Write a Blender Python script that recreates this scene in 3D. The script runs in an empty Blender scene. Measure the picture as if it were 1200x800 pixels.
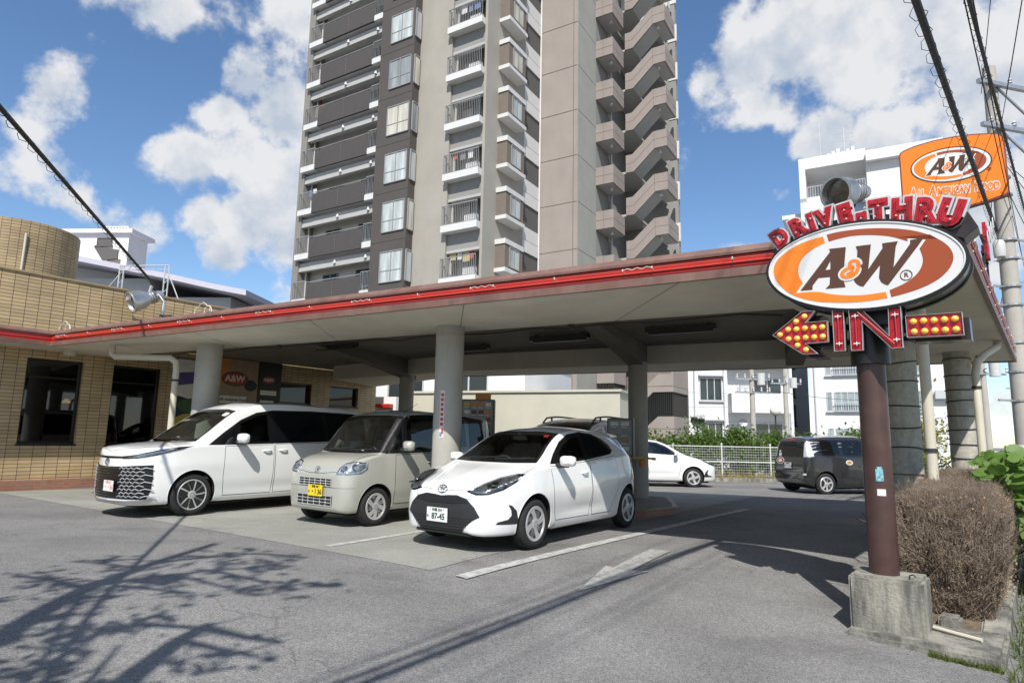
import bpy, bmesh, math, random
from mathutils import Vector, Matrix
from mathutils.bvhtree import BVHTree
from mathutils.geometry import delaunay_2d_cdt
import numpy as np

SC = bpy.context.scene
COL = SC.collection
R = math.radians

# ------------------------------------------------------------------ camera
CAM_H = 1.33
_F, _D, _XV = 740.0, 4900.0, 95.0
up = Vector((_XV, _D, _F)).normalized()
fw = (Vector((0, 0, 1)) - up * up.z).normalized()
rt = Vector((1, 0, 0)); rt = (rt - up * rt.dot(up) - fw * rt.dot(fw)).normalized()
cd = bpy.data.cameras.new('camera'); cam = bpy.data.objects.new('camera', cd); COL.objects.link(cam)
cd.sensor_width = 36.0; cd.sensor_fit = 'HORIZONTAL'; cd.lens = _F / 1200 * 36
cd.clip_start = 0.05; cd.clip_end = 2000
# camera axes (right, up, back) written in world axes
cr = Vector((rt.x, fw.x, up.x)); cu = Vector((rt.y, fw.y, up.y)); cf = Vector((rt.z, fw.z, up.z))
mw = Matrix((( cr.x, cu.x, -cf.x, 0), (cr.y, cu.y, -cf.y, 0), (cr.z, cu.z, -cf.z, CAM_H), (0, 0, 0, 1)))
cam.matrix_world = mw
SC.camera = cam

# ------------------------------------------------------------------ light
SUN_AZ, SUN_EL = 5.0, 49.0        # heading the light travels to (from +Y towards +X), height of the sun
W = bpy.data.worlds.new('World'); SC.world = W; W.use_nodes = True
nt = W.node_tree; nt.nodes.clear()
def N(t, **k):
    n = nt.nodes.new(t)
    for a, b in k.items(): setattr(n, a, b)
    return n
def mth(op, a, b=None, c=None, clamp=False):
    n = nt.nodes.new('ShaderNodeMath'); n.operation = op; n.use_clamp = clamp
    for i, v in enumerate((a, b, c)):
        if v is None: continue
        if isinstance(v, (int, float)): n.inputs[i].default_value = v
        else: nt.links.new(v, n.inputs[i])
    return n.outputs[0]
out = N('ShaderNodeOutputWorld'); bg = N('ShaderNodeBackground'); bgc = N('ShaderNodeBackground'); mixs = N('ShaderNodeMixShader')
sky = N('ShaderNodeTexSky'); sky.sky_type = 'NISHITA'; sky.sun_disc = False
sky.sun_elevation = R(SUN_EL); sky.sun_rotation = R(180 + SUN_AZ); sky.altitude = 10; sky.air_density = 1.0; sky.dust_density = 0.1; sky.ozone_density = 3.2
bg.inputs[1].default_value = 0.118
hsv = N('ShaderNodeHueSaturation'); hsv.inputs['Saturation'].default_value = 1.08; nt.links.new(sky.outputs[0], hsv.inputs['Color']); nt.links.new(hsv.outputs[0], bg.inputs[0])
tc = N('ShaderNodeTexCoord'); DIRV = tc.outputs['Generated']
nz = N('ShaderNodeTexNoise'); nz.inputs['Scale'].default_value = 8.5; nz.inputs['Detail'].default_value = 13; nz.inputs['Roughness'].default_value = 0.57; nz.inputs['Distortion'].default_value = 0.0
nt.links.new(DIRV, nz.inputs['Vector'])
nz2 = N('ShaderNodeTexNoise'); nz2.inputs['Scale'].default_value = 3.1; nz2.inputs['Detail'].default_value = 4; nz2.inputs['Roughness'].default_value = 0.5
nt.links.new(DIRV, nz2.inputs['Vector'])
def sky_dir(px, py):
    v = cr * ((px - 600) / _F) - cu * ((py - 400) / _F) + cf
    return v.normalized()
# cumulus banks: heading in the sky, angular radius (degrees), density
BANKS = [(285, 100, 3.4, .95), (270, 135, 4.0, 1.0), (325, 140, 4.8, 1.1), (290, 180, 5.2, 1.1), (218, 188, 4.2, .95), (335, 205, 5.0, 1.1), (240, 250, 2.9, .85), (300, 255, 4.6, 1.0), (350, 280, 4.8, 1.0), (265, 300, 3.4, .8), (400, 320, 8, .9), (55, 108, 3.9, .85), (20, 150, 3.3, .65), (88, 235, 2.0, .5), (150, 330, 5.0, .5),
         (205, 18, 3.9, .85), (345, 2, 3.4, .8), (880, 80, 4.6, 1.0), (930, 60, 5.6, 1.1), (900, 125, 4.4, .95), (1000, 45, 6.0, 1.15), (1075, 40, 7.0, 1.1), (1165, 100, 7.5, 1.0), (960, 165, 3.6, .85), (1035, 165, 3.4, .8),
         (1215, 30, 8, 1.0), (920, 225, 3.0, .6), (870, 300, 5.0, .6), (960, -60, 9, .9), (1190, 250, 6.5, .75), (835, 95, 2.8, .75), (700, 420, 9, .8), (-350, 100, 16, .9), (1650, 150, 18, .9), (600, -600, 14, .7)]
acc = None
for px, py, rad, wt in BANKS:
    d = sky_dir(px, py)
    dp = nt.nodes.new('ShaderNodeVectorMath'); dp.operation = 'DOT_PRODUCT'; dp.inputs[1].default_value = d
    nt.links.new(DIRV, dp.inputs[0])
    ang = mth('ARCCOSINE', mth('MINIMUM', dp.outputs['Value'], 0.99999))
    v = mth('MULTIPLY', mth('SUBTRACT', 1.0, mth('DIVIDE', ang, R(rad)), clamp=True), wt)
    acc = v if acc is None else mth('SMOOTH_MAX', acc, v, 0.12)
# banks behind the photographer, so that reflections and fill light have clouds too
sep = N('ShaderNodeSeparateXYZ'); nt.links.new(DIRV, sep.inputs[0])
back = mth('MULTIPLY', mth('LESS_THAN', sep.outputs[1], -0.1), mth('MULTIPLY', nz2.outputs[0], 0.75))
acc = mth('MAXIMUM', acc, back)
dens = mth('ADD', mth('ADD', acc, mth('MULTIPLY', mth('SUBTRACT', nz2.outputs[0], 0.5), 0.3)), mth('MULTIPLY', mth('SUBTRACT', nz.outputs[0], 0.5), 2.5))
mask = N('ShaderNodeMapRange'); mask.interpolation_type = 'SMOOTHSTEP'
mask.inputs[1].default_value = 0.26; mask.inputs[2].default_value = 0.60; mask.inputs[3].default_value = 0.0; mask.inputs[4].default_value = 0.97
nt.links.new(dens, mask.inputs[0])
above = N('ShaderNodeMapRange'); above.inputs[1].default_value = -0.02; above.inputs[2].default_value = 0.05
nt.links.new(sep.outputs[2], above.inputs[0])
fac = mth('MULTIPLY', mask.outputs[0], above.outputs[0])
ramp = N('ShaderNodeValToRGB')
ramp.color_ramp.elements[0].position = 0.38; ramp.color_ramp.elements[0].color = (0.60, 0.68, 0.80, 1)
ramp.color_ramp.elements[1].position = 0.80; ramp.color_ramp.elements[1].color = (0.97, 0.98, 1.0, 1)
nz3 = N('ShaderNodeTexNoise'); nz3.inputs['Scale'].default_value = 8.5; nz3.inputs['Detail'].default_value = 13; nz3.inputs['Roughness'].default_value = 0.57; nz3.inputs['Distortion'].default_value = 0.0
off3 = nt.nodes.new('ShaderNodeVectorMath'); off3.operation = 'ADD'; off3.inputs[1].default_value = (0.012, -0.02, 0.035)
nt.links.new(DIRV, off3.inputs[0]); nt.links.new(off3.outputs[0], nz3.inputs['Vector'])
relief = mth('SUBTRACT', nz.outputs[0], nz3.outputs[0])  # sunlight painted into the cloud colour: lighter tops, greyer thick parts
nt.links.new(mth('ADD', mth('ADD', 0.70, mth('MULTIPLY', relief, 1.9)), mth('MULTIPLY', mth('SUBTRACT', dens, 0.55), -0.20)), ramp.inputs[0])
nt.links.new(ramp.outputs[0], bgc.inputs[0]); bgc.inputs[1].default_value = 0.64
nt.links.new(fac, mixs.inputs[0]); nt.links.new(bg.outputs[0], mixs.inputs[1]); nt.links.new(bgc.outputs[0], mixs.inputs[2])
nt.links.new(mixs.outputs[0], out.inputs[0])

sd = bpy.data.lights.new('sun', 'SUN'); sd.energy = 4.3; sd.angle = R(0.53); sd.color = (1.0, 0.955, 0.89)
so = bpy.data.objects.new('sun', sd); COL.objects.link(so)
LDIR = Vector((math.sin(R(SUN_AZ)) * math.cos(R(SUN_EL)), math.cos(R(SUN_AZ)) * math.cos(R(SUN_EL)), -math.sin(R(SUN_EL))))
so.rotation_euler = LDIR.to_track_quat('-Z', 'Y').to_euler(); so.location = (0, -10, 30)
SC.view_settings.view_transform = 'Standard'; SC.view_settings.look = 'None'
SC.view_settings.exposure = 0.42; SC.view_settings.gamma = 1.0; SC.view_settings.use_curve_mapping = False
SC.cycles.max_bounces = 10; SC.cycles.diffuse_bounces = 5; SC.cycles.transparent_max_bounces = 16
SC.cycles.sample_clamp_indirect = 6.0; SC.cycles.caustics_reflective = False; SC.cycles.caustics_refractive = False

# ------------------------------------------------------------------ helpers
rnd = random.Random(7)
def gz(x, y):
    """height of the lot: level under the cars, falling to the street on the right and a little to the back"""
    t = .05 * x - .0985 * y + .656
    s = .5 * (t + math.sqrt(t * t + .0016)); s = .40 * (1 - math.exp(-s / .40)) if s > 0 else 0.0
    b = .5 * (y - 13.5 + math.sqrt((y - 13.5) ** 2 + 2.0)) - 0.04
    return -s * 1.12 - .018 * min(max(b, 0), 30)

def finish(o, parent=None, label=None, kind=None, cat=None, group=None):
    if parent is not None: o.parent = parent
    if label: o['label'] = label
    if kind: o['kind'] = kind
    if cat: o['category'] = cat
    if group: o['group'] = group
    return o
def thing(name, label, cat, loc=(0, 0, 0), rz=0.0, group=None):
    o = bpy.data.objects.new(name, None); COL.objects.link(o); o.empty_display_size = .2
    o.location = loc; o.rotation_euler = (0, 0, rz)
    return finish(o, None, label, None, cat, group)
def tag(o, label, cat, group=None): return finish(o, None, label, None, cat, group)

class MB:
    """collects shapes, then links them as ONE mesh object"""
    def __init__(s, M=None): s.v = []; s.f = []; s.mi = []; s.M = M or Matrix.Identity(4); s.m = 0
    def add(s, vs, fs):
        b = len(s.v); s.v += [tuple(s.M @ Vector(p)) for p in vs]; s.f += [tuple(b + i for i in f) for f in fs]; s.mi += [s.m] * len(fs); return s
    def box(s, c, d, rz=0, rx=0, ry=0):
        x, y, z = (q / 2 for q in d); m = Matrix.Translation(c) @ Matrix.Rotation(rz, 4, 'Z') @ Matrix.Rotation(ry, 4, 'Y') @ Matrix.Rotation(rx, 4, 'X')
        vs = [m @ Vector(p) for p in ((-x, -y, -z), (x, -y, -z), (x, y, -z), (-x, y, -z), (-x, -y, z), (x, -y, z), (x, y, z), (-x, y, z))]
        return s.add(vs, [(0, 3, 2, 1), (4, 5, 6, 7), (0, 1, 5, 4), (1, 2, 6, 5), (2, 3, 7, 6), (3, 0, 4, 7)])
    def bb(s, x0, x1, y0, y1, z0, z1): return s.box(((x0 + x1) / 2, (y0 + y1) / 2, (z0 + z1) / 2), (abs(x1 - x0), abs(y1 - y0), abs(z1 - z0)))
    def prism(s, poly, z0, z1, F=None):
        """polygon (a,b) extruded from z0 to z1 along the third axis of frame F"""
        F = F or Matrix.Identity(4); n = len(poly)
        A = sum(poly[i][0] * poly[(i + 1) % n][1] - poly[(i + 1) % n][0] * poly[i][1] for i in range(n))
        if A < 0: poly = poly[::-1]
        vs = [F @ Vector((p[0], p[1], z0)) for p in poly] + [F @ Vector((p[0], p[1], z1)) for p in poly]
        tri = None
        if n > 4 and any((poly[i][0] - poly[i - 1][0]) * (poly[(i + 1) % n][1] - poly[i][1]) - (poly[i][1] - poly[i - 1][1]) * (poly[(i + 1) % n][0] - poly[i][0]) < -1e-9 for i in range(n)):
            v2, _, f2, ov, *_r = delaunay_2d_cdt([Vector((p[0], p[1])) for p in poly], [(i, (i + 1) % n) for i in range(n)], [list(range(n))], 1, 1e-9)
            if len(v2) == n: tri = [tuple(ov[i][0] for i in f) for f in f2]
        if tri: return s.add(vs, [t[::-1] for t in tri] + [tuple(n + i for i in t) for t in tri] + [(i, (i + 1) % n, n + (i + 1) % n, n + i) for i in range(n)])
        return s.add(vs, [tuple(range(n))[::-1], tuple(range(n, 2 * n))] + [(i, (i + 1) % n, n + (i + 1) % n, n + i) for i in range(n)])
    def tube(s, pts, r, n=8, r1=None, caps=True):
        pts = [Vector(p) for p in pts]; L = len(pts); rs = r if isinstance(r, (list, tuple)) else [r + ((r1 if r1 is not None else r) - r) * i / max(1, L - 1) for i in range(L)]
        vs = []; fs = []; prev = None
        for i, p in enumerate(pts):
            t = (pts[min(L - 1, i + 1)] - pts[max(0, i - 1)])
            t = t.normalized() if t.length > 1e-9 else Vector((0, 0, 1))
            a = prev if prev is not None else (Vector((0, 0, 1)) if abs(t.z) < .9 else Vector((1, 0, 0)))
            x = (a - t * a.dot(t)); x = x.normalized() if x.length > 1e-6 else t.orthogonal().normalized(); prev = x; y = t.cross(x)
            for k in range(n):
                q = 2 * math.pi * k / n; vs.append(p + (x * math.cos(q) + y * math.sin(q)) * rs[i])
        for i in range(L - 1):
            for k in range(n): fs.append((i * n + k, i * n + (k + 1) % n, (i + 1) * n + (k + 1) % n, (i + 1) * n + k))
        if caps: fs += [tuple(range(n))[::-1], tuple(range((L - 1) * n, L * n))]
        return s.add(vs, fs)
    def lathe(s, prof, n=24, F=None, closed=False):
        """profile of (radius, height) turned about the third axis of F"""
        F = F or Matrix.Identity(4); vs = []; fs = []; L = len(prof)
        for r, h in prof:
            for k in range(n):
                q = 2 * math.pi * k / n; vs.append(F @ Vector((r * math.cos(q), r * math.sin(q), h)))
        for i in range(L - 1 if not closed else L):
            j = (i + 1) % L
            for k in range(n): fs.append((i * n + k, i * n + (k + 1) % n, j * n + (k + 1) % n, j * n + k))
        if not closed:
            if prof[0][0] > 1e-6: fs.append(tuple(range(n))[::-1])
            if prof[-1][0] > 1e-6: fs.append(tuple(range((L - 1) * n, L * n)))
        return s.add(vs, fs)
    def ball(s, c, r, n=12, m=8, sz=1.0):
        return s.lathe([(max(1e-7, r * math.sin(math.pi * i / m)), -r * math.cos(math.pi * i / m) * sz) for i in range(m + 1)], n, Matrix.Translation(c))
    def build(s, name, mat, parent=None, smooth=False, bevel=0, **kw):
        me = bpy.data.meshes.new(name); me.from_pydata(s.v, [], s.f)
        mats = mat if isinstance(mat, (list, tuple)) else [mat]
        for m in mats: me.materials.append(m)
        if len(mats) > 1: me.polygons.foreach_set('material_index', s.mi)
        me.validate(); me.update()
        o = bpy.data.objects.new(name, me); COL.objects.link(o)
        if bevel:
            bm = bmesh.new(); bm.from_mesh(me); bmesh.ops.remove_doubles(bm, verts=bm.verts, dist=1e-5)
            ed = [e for e in bm.edges if len(e.link_faces) == 2 and e.calc_face_angle(0) > .6]
            bmesh.ops.bevel(bm, geom=ed, offset=bevel, segments=2, affect='EDGES', clamp_overlap=True); bm.to_mesh(me); bm.free()
        if smooth:
            for p in me.polygons: p.use_smooth = True
            if smooth is not True: me.set_sharp_from_angle(angle=R(smooth))
            else: me.set_sharp_from_angle(angle=R(40))
        return finish(o, parent, **kw)

def text_mb(body, size, extrude=.0, offset=0.0, align='CENTER', F=None, xs=1.0, res=3, tube=0):
    """lettering turned into an MB (built-in font)"""
    cu_ = bpy.data.curves.new('t', 'FONT'); cu_.body = body; cu_.size = size; cu_.extrude = extrude; cu_.offset = offset; cu_.align_x = align; cu_.align_y = 'CENTER'; cu_.resolution_u = res
    if tube: cu_.fill_mode = 'NONE'; cu_.bevel_depth = tube; cu_.bevel_resolution = 1
    ob = bpy.data.objects.new('t', cu_); COL.objects.link(ob)
    dg = bpy.context.evaluated_depsgraph_get(); dg.update(); me = bpy.data.meshes.new_from_object(ob.evaluated_get(dg))
    F = F or Matrix.Identity(4); m = MB()
    m.add([F @ Vector((v.co.x * xs, v.co.y, v.co.z)) for v in me.vertices], [tuple(p.vertices) for p in me.polygons])
    bpy.data.objects.remove(ob); bpy.data.curves.remove(cu_); bpy.data.meshes.remove(me)
    return m
def frame(o, x, y):
    """4x4 with given origin and the first two axes"""
    x = Vector(x).normalized(); y = Vector(y); y = (y - x * x.dot(y)).normalized(); z = x.cross(y)
    return Matrix(((x.x, y.x, z.x, o[0]), (x.y, y.y, z.y, o[1]), (x.z, y.z, z.z, o[2]), (0, 0, 0, 1)))

def pchip(pts):
    xs = [p[0] for p in pts]; ys = [p[1] for p in pts]; n = len(xs); h = [xs[i + 1] - xs[i] for i in range(n - 1)]; d = [(ys[i + 1] - ys[i]) / h[i] for i in range(n - 1)]; m = [0.0] * n
    m[0], m[-1] = d[0], d[-1]
    for i in range(1, n - 1):
        if d[i - 1] * d[i] > 0: w1 = 2 * h[i] + h[i - 1]; w2 = h[i] + 2 * h[i - 1]; m[i] = (w1 + w2) / (w1 / d[i - 1] + w2 / d[i])
    def f(x):
        x = min(max(x, xs[0]), xs[-1]); i = 0
        while i < n - 2 and x > xs[i + 1]: i += 1
        t = (x - xs[i]) / h[i]
        return ys[i] * (1 + 2 * t) * (1 - t) ** 2 + h[i] * m[i] * t * (1 - t) ** 2 + ys[i + 1] * t * t * (3 - 2 * t) + h[i] * m[i + 1] * t * t * (t - 1)
    return f
def inset(poly, d):
    n = len(poly); A = sum(poly[i][0] * poly[(i + 1) % n][1] - poly[(i + 1) % n][0] * poly[i][1] for i in range(n)); sg = 1 if A > 0 else -1; o = []
    for i in range(n):
        p = Vector(poly[i]); a = (p - Vector(poly[i - 1])).normalized(); b = (Vector(poly[(i + 1) % n]) - p).normalized(); na = Vector((-a.y, a.x)) * sg; nb_ = Vector((-b.y, b.x)) * sg; m = (na + nb_).normalized(); o.append(tuple(p + m * d / max(.5, m.dot(na))))
    return o
# ------------------------------------------------------------------ materials
def mat(name, col, rough=.6, metal=0.0, var=0.0, scale=4.0, bump=0.0, bscale=30.0, coat=0.0, spec=.5, col2=None, streak=False, stain=0.0, stain_col=(.05, .05, .045), emit=0, sr=(.46, .66)):
    m = bpy.data.materials.new(name); m.use_nodes = True; t = m.node_tree; b = t.nodes['Principled BSDF']
    b.inputs['Base Color'].default_value = (*col, 1); b.inputs['Roughness'].default_value = rough; b.inputs['Metallic'].default_value = metal
    b.inputs['Coat Weight'].default_value = coat; b.inputs['Coat Roughness'].default_value = .03; b.inputs['Specular IOR Level'].default_value = spec
    tc = t.nodes.new('ShaderNodeTexCoord'); src = tc.outputs['Object']
    if streak:
        mp = t.nodes.new('ShaderNodeMapping'); mp.inputs['Scale'].default_value = (1, 1, .12); t.links.new(src, mp.inputs[0]); vec = mp.outputs[0]
    else: vec = src
    last = None
    if var or col2:
        n = t.nodes.new('ShaderNodeTexNoise'); n.inputs['Scale'].default_value = scale; n.inputs['Detail'].default_value = 6; n.inputs['Roughness'].default_value = .62; t.links.new(vec, n.inputs['Vector'])
        r = t.nodes.new('ShaderNodeValToRGB'); c2 = col2 or tuple(min(1, c * (1 + var)) for c in col); c1 = col if col2 else tuple(c * (1 - var) for c in col)
        r.color_ramp.elements[0].position = .32; r.color_ramp.elements[0].color = (*c1, 1); r.color_ramp.elements[1].position = .68; r.color_ramp.elements[1].color = (*c2, 1)
        t.links.new(n.outputs[0], r.inputs[0]); last = r.outputs[0]
    if stain:
        n = t.nodes.new('ShaderNodeTexNoise'); n.inputs['Scale'].default_value = scale * .6; n.inputs['Detail'].default_value = 8; n.inputs['Roughness'].default_value = .7
        mp = t.nodes.new('ShaderNodeMapping'); mp.inputs['Scale'].default_value = (1.3, 1.3, .25); mp.inputs['Location'].default_value = (3.1, 1.7, .4); t.links.new(src, mp.inputs[0]); t.links.new(mp.outputs[0], n.inputs['Vector'])
        r = t.nodes.new('ShaderNodeMapRange'); r.inputs[1].default_value = sr[0]; r.inputs[2].default_value = sr[1]; r.inputs[4].default_value = stain; t.links.new(n.outputs[0], r.inputs[0])
        mx = t.nodes.new('ShaderNodeMix'); mx.data_type = 'RGBA'; t.links.new(r.outputs[0], mx.inputs[0])
        if last is None: mx.inputs[6].default_value = (*col, 1)
        else: t.links.new(last, mx.inputs[6])
        mx.inputs[7].default_value = (*stain_col, 1); last = mx.outputs[2]
    if last is not None: t.links.new(last, b.inputs['Base Color'])
    if bump:
        n = t.nodes.new('ShaderNodeTexNoise'); n.inputs['Scale'].default_value = bscale; n.inputs['Detail'].default_value = 4; t.links.new(src, n.inputs['Vector'])
        bp = t.nodes.new('ShaderNodeBump'); bp.inputs['Strength'].default_value = bump; bp.inputs['Distance'].default_value = .02; t.links.new(n.outputs[0], bp.inputs['Height']); t.links.new(bp.outputs[0], b.inputs['Normal'])
    if emit:
        b.inputs['Emission Color'].default_value = (*col, 1); b.inputs['Emission Strength'].default_value = emit
    return m

def tile_mat(name, c1, c2, mortar, bw, rh, ms=.006, axes='yz', drum=0.0, offset=0.0, rough=.45):
    """wall tiles laid on one plane of the object (or round a drum), colour varied tile by tile"""
    m = bpy.data.materials.new(name); m.use_nodes = True; t = m.node_tree; b = t.nodes['Principled BSDF']
    tc = t.nodes.new('ShaderNodeTexCoord'); sp = t.nodes.new('ShaderNodeSeparateXYZ'); t.links.new(tc.outputs['Object'], sp.inputs[0]); cb = t.nodes.new('ShaderNodeCombineXYZ')
    if drum:
        at_ = t.nodes.new('ShaderNodeMath'); at_.operation = 'ARCTAN2'; t.links.new(sp.outputs[1], at_.inputs[0]); t.links.new(sp.outputs[0], at_.inputs[1])
        ml = t.nodes.new('ShaderNodeMath'); ml.operation = 'MULTIPLY'; ml.inputs[1].default_value = drum; t.links.new(at_.outputs[0], ml.inputs[0]); t.links.new(ml.outputs[0], cb.inputs[0])
    elif axes == 'both':
        ad = t.nodes.new('ShaderNodeMath'); ad.operation = 'ADD'; t.links.new(sp.outputs[0], ad.inputs[0]); t.links.new(sp.outputs[1], ad.inputs[1]); t.links.new(ad.outputs[0], cb.inputs[0])
    else: t.links.new(sp.outputs['xyz'.index(axes[0])], cb.inputs[0])
    t.links.new(sp.outputs[2], cb.inputs[1])
    br = t.nodes.new('ShaderNodeTexBrick'); br.offset = offset; br.squash = 1.0
    br.inputs['Color1'].default_value = (*c1, 1); br.inputs['Color2'].default_value = (*c2, 1); br.inputs['Mortar'].default_value = (*mortar, 1)
    br.inputs['Scale'].default_value = 1.0; br.inputs['Mortar Size'].default_value = ms; br.inputs['Mortar Smooth'].default_value = .1; br.inputs['Bias'].default_value = 0.0
    br.inputs['Brick Width'].default_value = bw; br.inputs['Row Height'].default_value = rh
    t.links.new(cb.outputs[0], br.inputs['Vector'])
    n = t.nodes.new('ShaderNodeTexNoise'); n.inputs['Scale'].default_value = 1.2; n.inputs['Detail'].default_value = 7; t.links.new(tc.outputs['Object'], n.inputs['Vector'])
    mr = t.nodes.new('ShaderNodeMapRange'); mr.inputs[1].default_value = .3; mr.inputs[2].default_value = .7; mr.inputs[3].default_value = .8; mr.inputs[4].default_value = 1.08; t.links.new(n.outputs[0], mr.inputs[0])
    mx = t.nodes.new('ShaderNodeMix'); mx.data_type = 'RGBA'; mx.blend_type = 'MULTIPLY'; mx.inputs[0].default_value = 1
    t.links.new(br.outputs['Color'], mx.inputs[6]); t.links.new(mr.outputs[0], mx.inputs[7]); t.links.new(mx.outputs[2], b.inputs['Base Color'])
    bp = t.nodes.new('ShaderNodeBump'); bp.inputs['Strength'].default_value = .5; bp.inputs['Distance'].default_value = .01; bp.invert = True
    t.links.new(br.outputs['Fac'], bp.inputs['Height']); t.links.new(bp.outputs[0], b.inputs['Normal']); b.inputs['Roughness'].default_value = rough
    return m

def glass_mat(name, tint, refl=.09, rough=.02):
    """thin tinted pane: see-through, mirror-like at grazing angles"""
    m = bpy.data.materials.new(name); m.use_nodes = True; t = m.node_tree; t.nodes.clear()
    o = t.nodes.new('ShaderNodeOutputMaterial'); tr = t.nodes.new('ShaderNodeBsdfTransparent'); gl = t.nodes.new('ShaderNodeBsdfGlossy'); mx = t.nodes.new('ShaderNodeMixShader'); fr = t.nodes.new('ShaderNodeFresnel')
    fr.inputs[0].default_value = 1.5; tr.inputs[0].default_value = (*tint, 1); gl.inputs['Roughness'].default_value = rough; gl.inputs[0].default_value = (.95, .97, 1, 1)
    ad = t.nodes.new('ShaderNodeMath'); ad.operation = 'ADD'; ad.inputs[1].default_value = refl - .04; ad.use_clamp = True
    t.links.new(fr.outputs[0], ad.inputs[0]); t.links.new(ad.outputs[0], mx.inputs[0]); t.links.new(tr.outputs[0], mx.inputs[1]); t.links.new(gl.outputs[0], mx.inputs[2]); t.links.new(mx.outputs[0], o.inputs[0])
    return m

def ground_mat(name, c1, c2, fine1, fine2, fscale=180, rough=.9, patch=None, crack=True):
    """worn paving: broad tone changes, aggregate speckle, hairline cracks"""
    m = bpy.data.materials.new(name); m.use_nodes = True; t = m.node_tree; b = t.nodes['Principled BSDF']; b.inputs['Roughness'].default_value = rough; b.inputs['Specular IOR Level'].default_value = .3
    tc = t.nodes.new('ShaderNodeTexCoord'); src = tc.outputs['Object']
    n = t.nodes.new('ShaderNodeTexNoise'); n.inputs['Scale'].default_value = .55; n.inputs['Detail'].default_value = 7; n.inputs['Roughness'].default_value = .6; t.links.new(src, n.inputs['Vector'])
    r = t.nodes.new('ShaderNodeValToRGB'); r.color_ramp.elements[0].position = .35; r.color_ramp.elements[0].color = (*c1, 1); r.color_ramp.elements[1].position = .66; r.color_ramp.elements[1].color = (*c2, 1); t.links.new(n.outputs[0], r.inputs[0])
    f = t.nodes.new('ShaderNodeTexVoronoi'); f.inputs['Scale'].default_value = fscale; t.links.new(src, f.inputs['Vector'])
    sp = t.nodes.new('ShaderNodeSeparateColor'); t.links.new(f.outputs['Color'], sp.inputs[0])
    mr = t.nodes.new('ShaderNodeMapRange'); mr.inputs[3].default_value = fine1; mr.inputs[4].default_value = fine2; t.links.new(sp.outputs[0], mr.inputs[0])
    n2 = t.nodes.new('ShaderNodeTexNoise'); n2.inputs['Scale'].default_value = 28; n2.inputs['Detail'].default_value = 3; t.links.new(src, n2.inputs['Vector'])
    mr2 = t.nodes.new('ShaderNodeMapRange'); mr2.inputs[1].default_value = .3; mr2.inputs[2].default_value = .7; mr2.inputs[3].default_value = .88; mr2.inputs[4].default_value = 1.1; t.links.new(n2.outputs[0], mr2.inputs[0])
    mm = t.nodes.new('ShaderNodeMath'); mm.operation = 'MULTIPLY'; t.links.new(mr.outputs[0], mm.inputs[0]); t.links.new(mr2.outputs[0], mm.inputs[1])
    mx = t.nodes.new('ShaderNodeMix'); mx.data_type = 'RGBA'; mx.blend_type = 'MULTIPLY'; mx.inputs[0].default_value = 1; t.links.new(r.outputs[0], mx.inputs[6]); t.links.new(mm.outputs[0], mx.inputs[7]); last = mx.outputs[2]
    if crack:
        dn = t.nodes.new('ShaderNodeTexNoise'); dn.inputs['Scale'].default_value = 1.4; dn.inputs['Detail'].default_value = 5; t.links.new(src, dn.inputs['Vector'])
        vm = t.nodes.new('ShaderNodeVectorMath'); vm.operation = 'SCALE'; vm.inputs['Scale'].default_value = 1.1; t.links.new(dn.outputs['Color'], vm.inputs[0])
        va = t.nodes.new('ShaderNodeVectorMath'); va.operation = 'ADD'; t.links.new(src, va.inputs[0]); t.links.new(vm.outputs[0], va.inputs[1])
        v = t.nodes.new('ShaderNodeTexVoronoi'); v.feature = 'DISTANCE_TO_EDGE'; v.inputs['Scale'].default_value = .23; t.links.new(va.outputs[0], v.inputs['Vector'])
        c = t.nodes.new('ShaderNodeMapRange'); c.inputs[1].default_value = .0; c.inputs[2].default_value = .0035; c.inputs[3].default_value = .38; c.inputs[4].default_value = 0; t.links.new(v.outputs['Distance'], c.inputs[0])
        m2 = t.nodes.new('ShaderNodeMix'); m2.data_type = 'RGBA'; t.links.new(c.outputs[0], m2.inputs[0]); t.links.new(last, m2.inputs[6]); m2.inputs[7].default_value = (.03, .03, .03, 1); last = m2.outputs[2]
    # oil and tyre stains
    n3 = t.nodes.new('ShaderNodeTexNoise'); n3.inputs['Scale'].default_value = .9; n3.inputs['Detail'].default_value = 9; n3.inputs['Roughness'].default_value = .68
    mp = t.nodes.new('ShaderNodeMapping'); mp.inputs['Location'].default_value = (5, 2, 0); mp.inputs['Rotation'].default_value = (0, 0, R(54)); mp.inputs['Scale'].default_value = (.55, 1.5, 1); t.links.new(src, mp.inputs[0]); t.links.new(mp.outputs[0], n3.inputs['Vector'])
    s = t.nodes.new('ShaderNodeMapRange'); s.inputs[1].default_value = .53; s.inputs[2].default_value = .75; s.inputs[4].default_value = .62; t.links.new(n3.outputs[0], s.inputs[0])
    m3 = t.nodes.new('ShaderNodeMix'); m3.data_type = 'RGBA'; t.links.new(s.outputs[0], m3.inputs[0]); t.links.new(last, m3.inputs[6]); m3.inputs[7].default_value = (*[q * .55 for q in c1], 1); last = m3.outputs[2]
    t.links.new(last, b.inputs['Base Color'])
    bp = t.nodes.new('ShaderNodeBump'); bp.inputs['Strength'].default_value = .55; bp.inputs['Distance'].default_value = .006; t.links.new(f.outputs['Distance'], bp.inputs['Height']); t.links.new(bp.outputs[0], b.inputs['Normal'])
    return m

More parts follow.
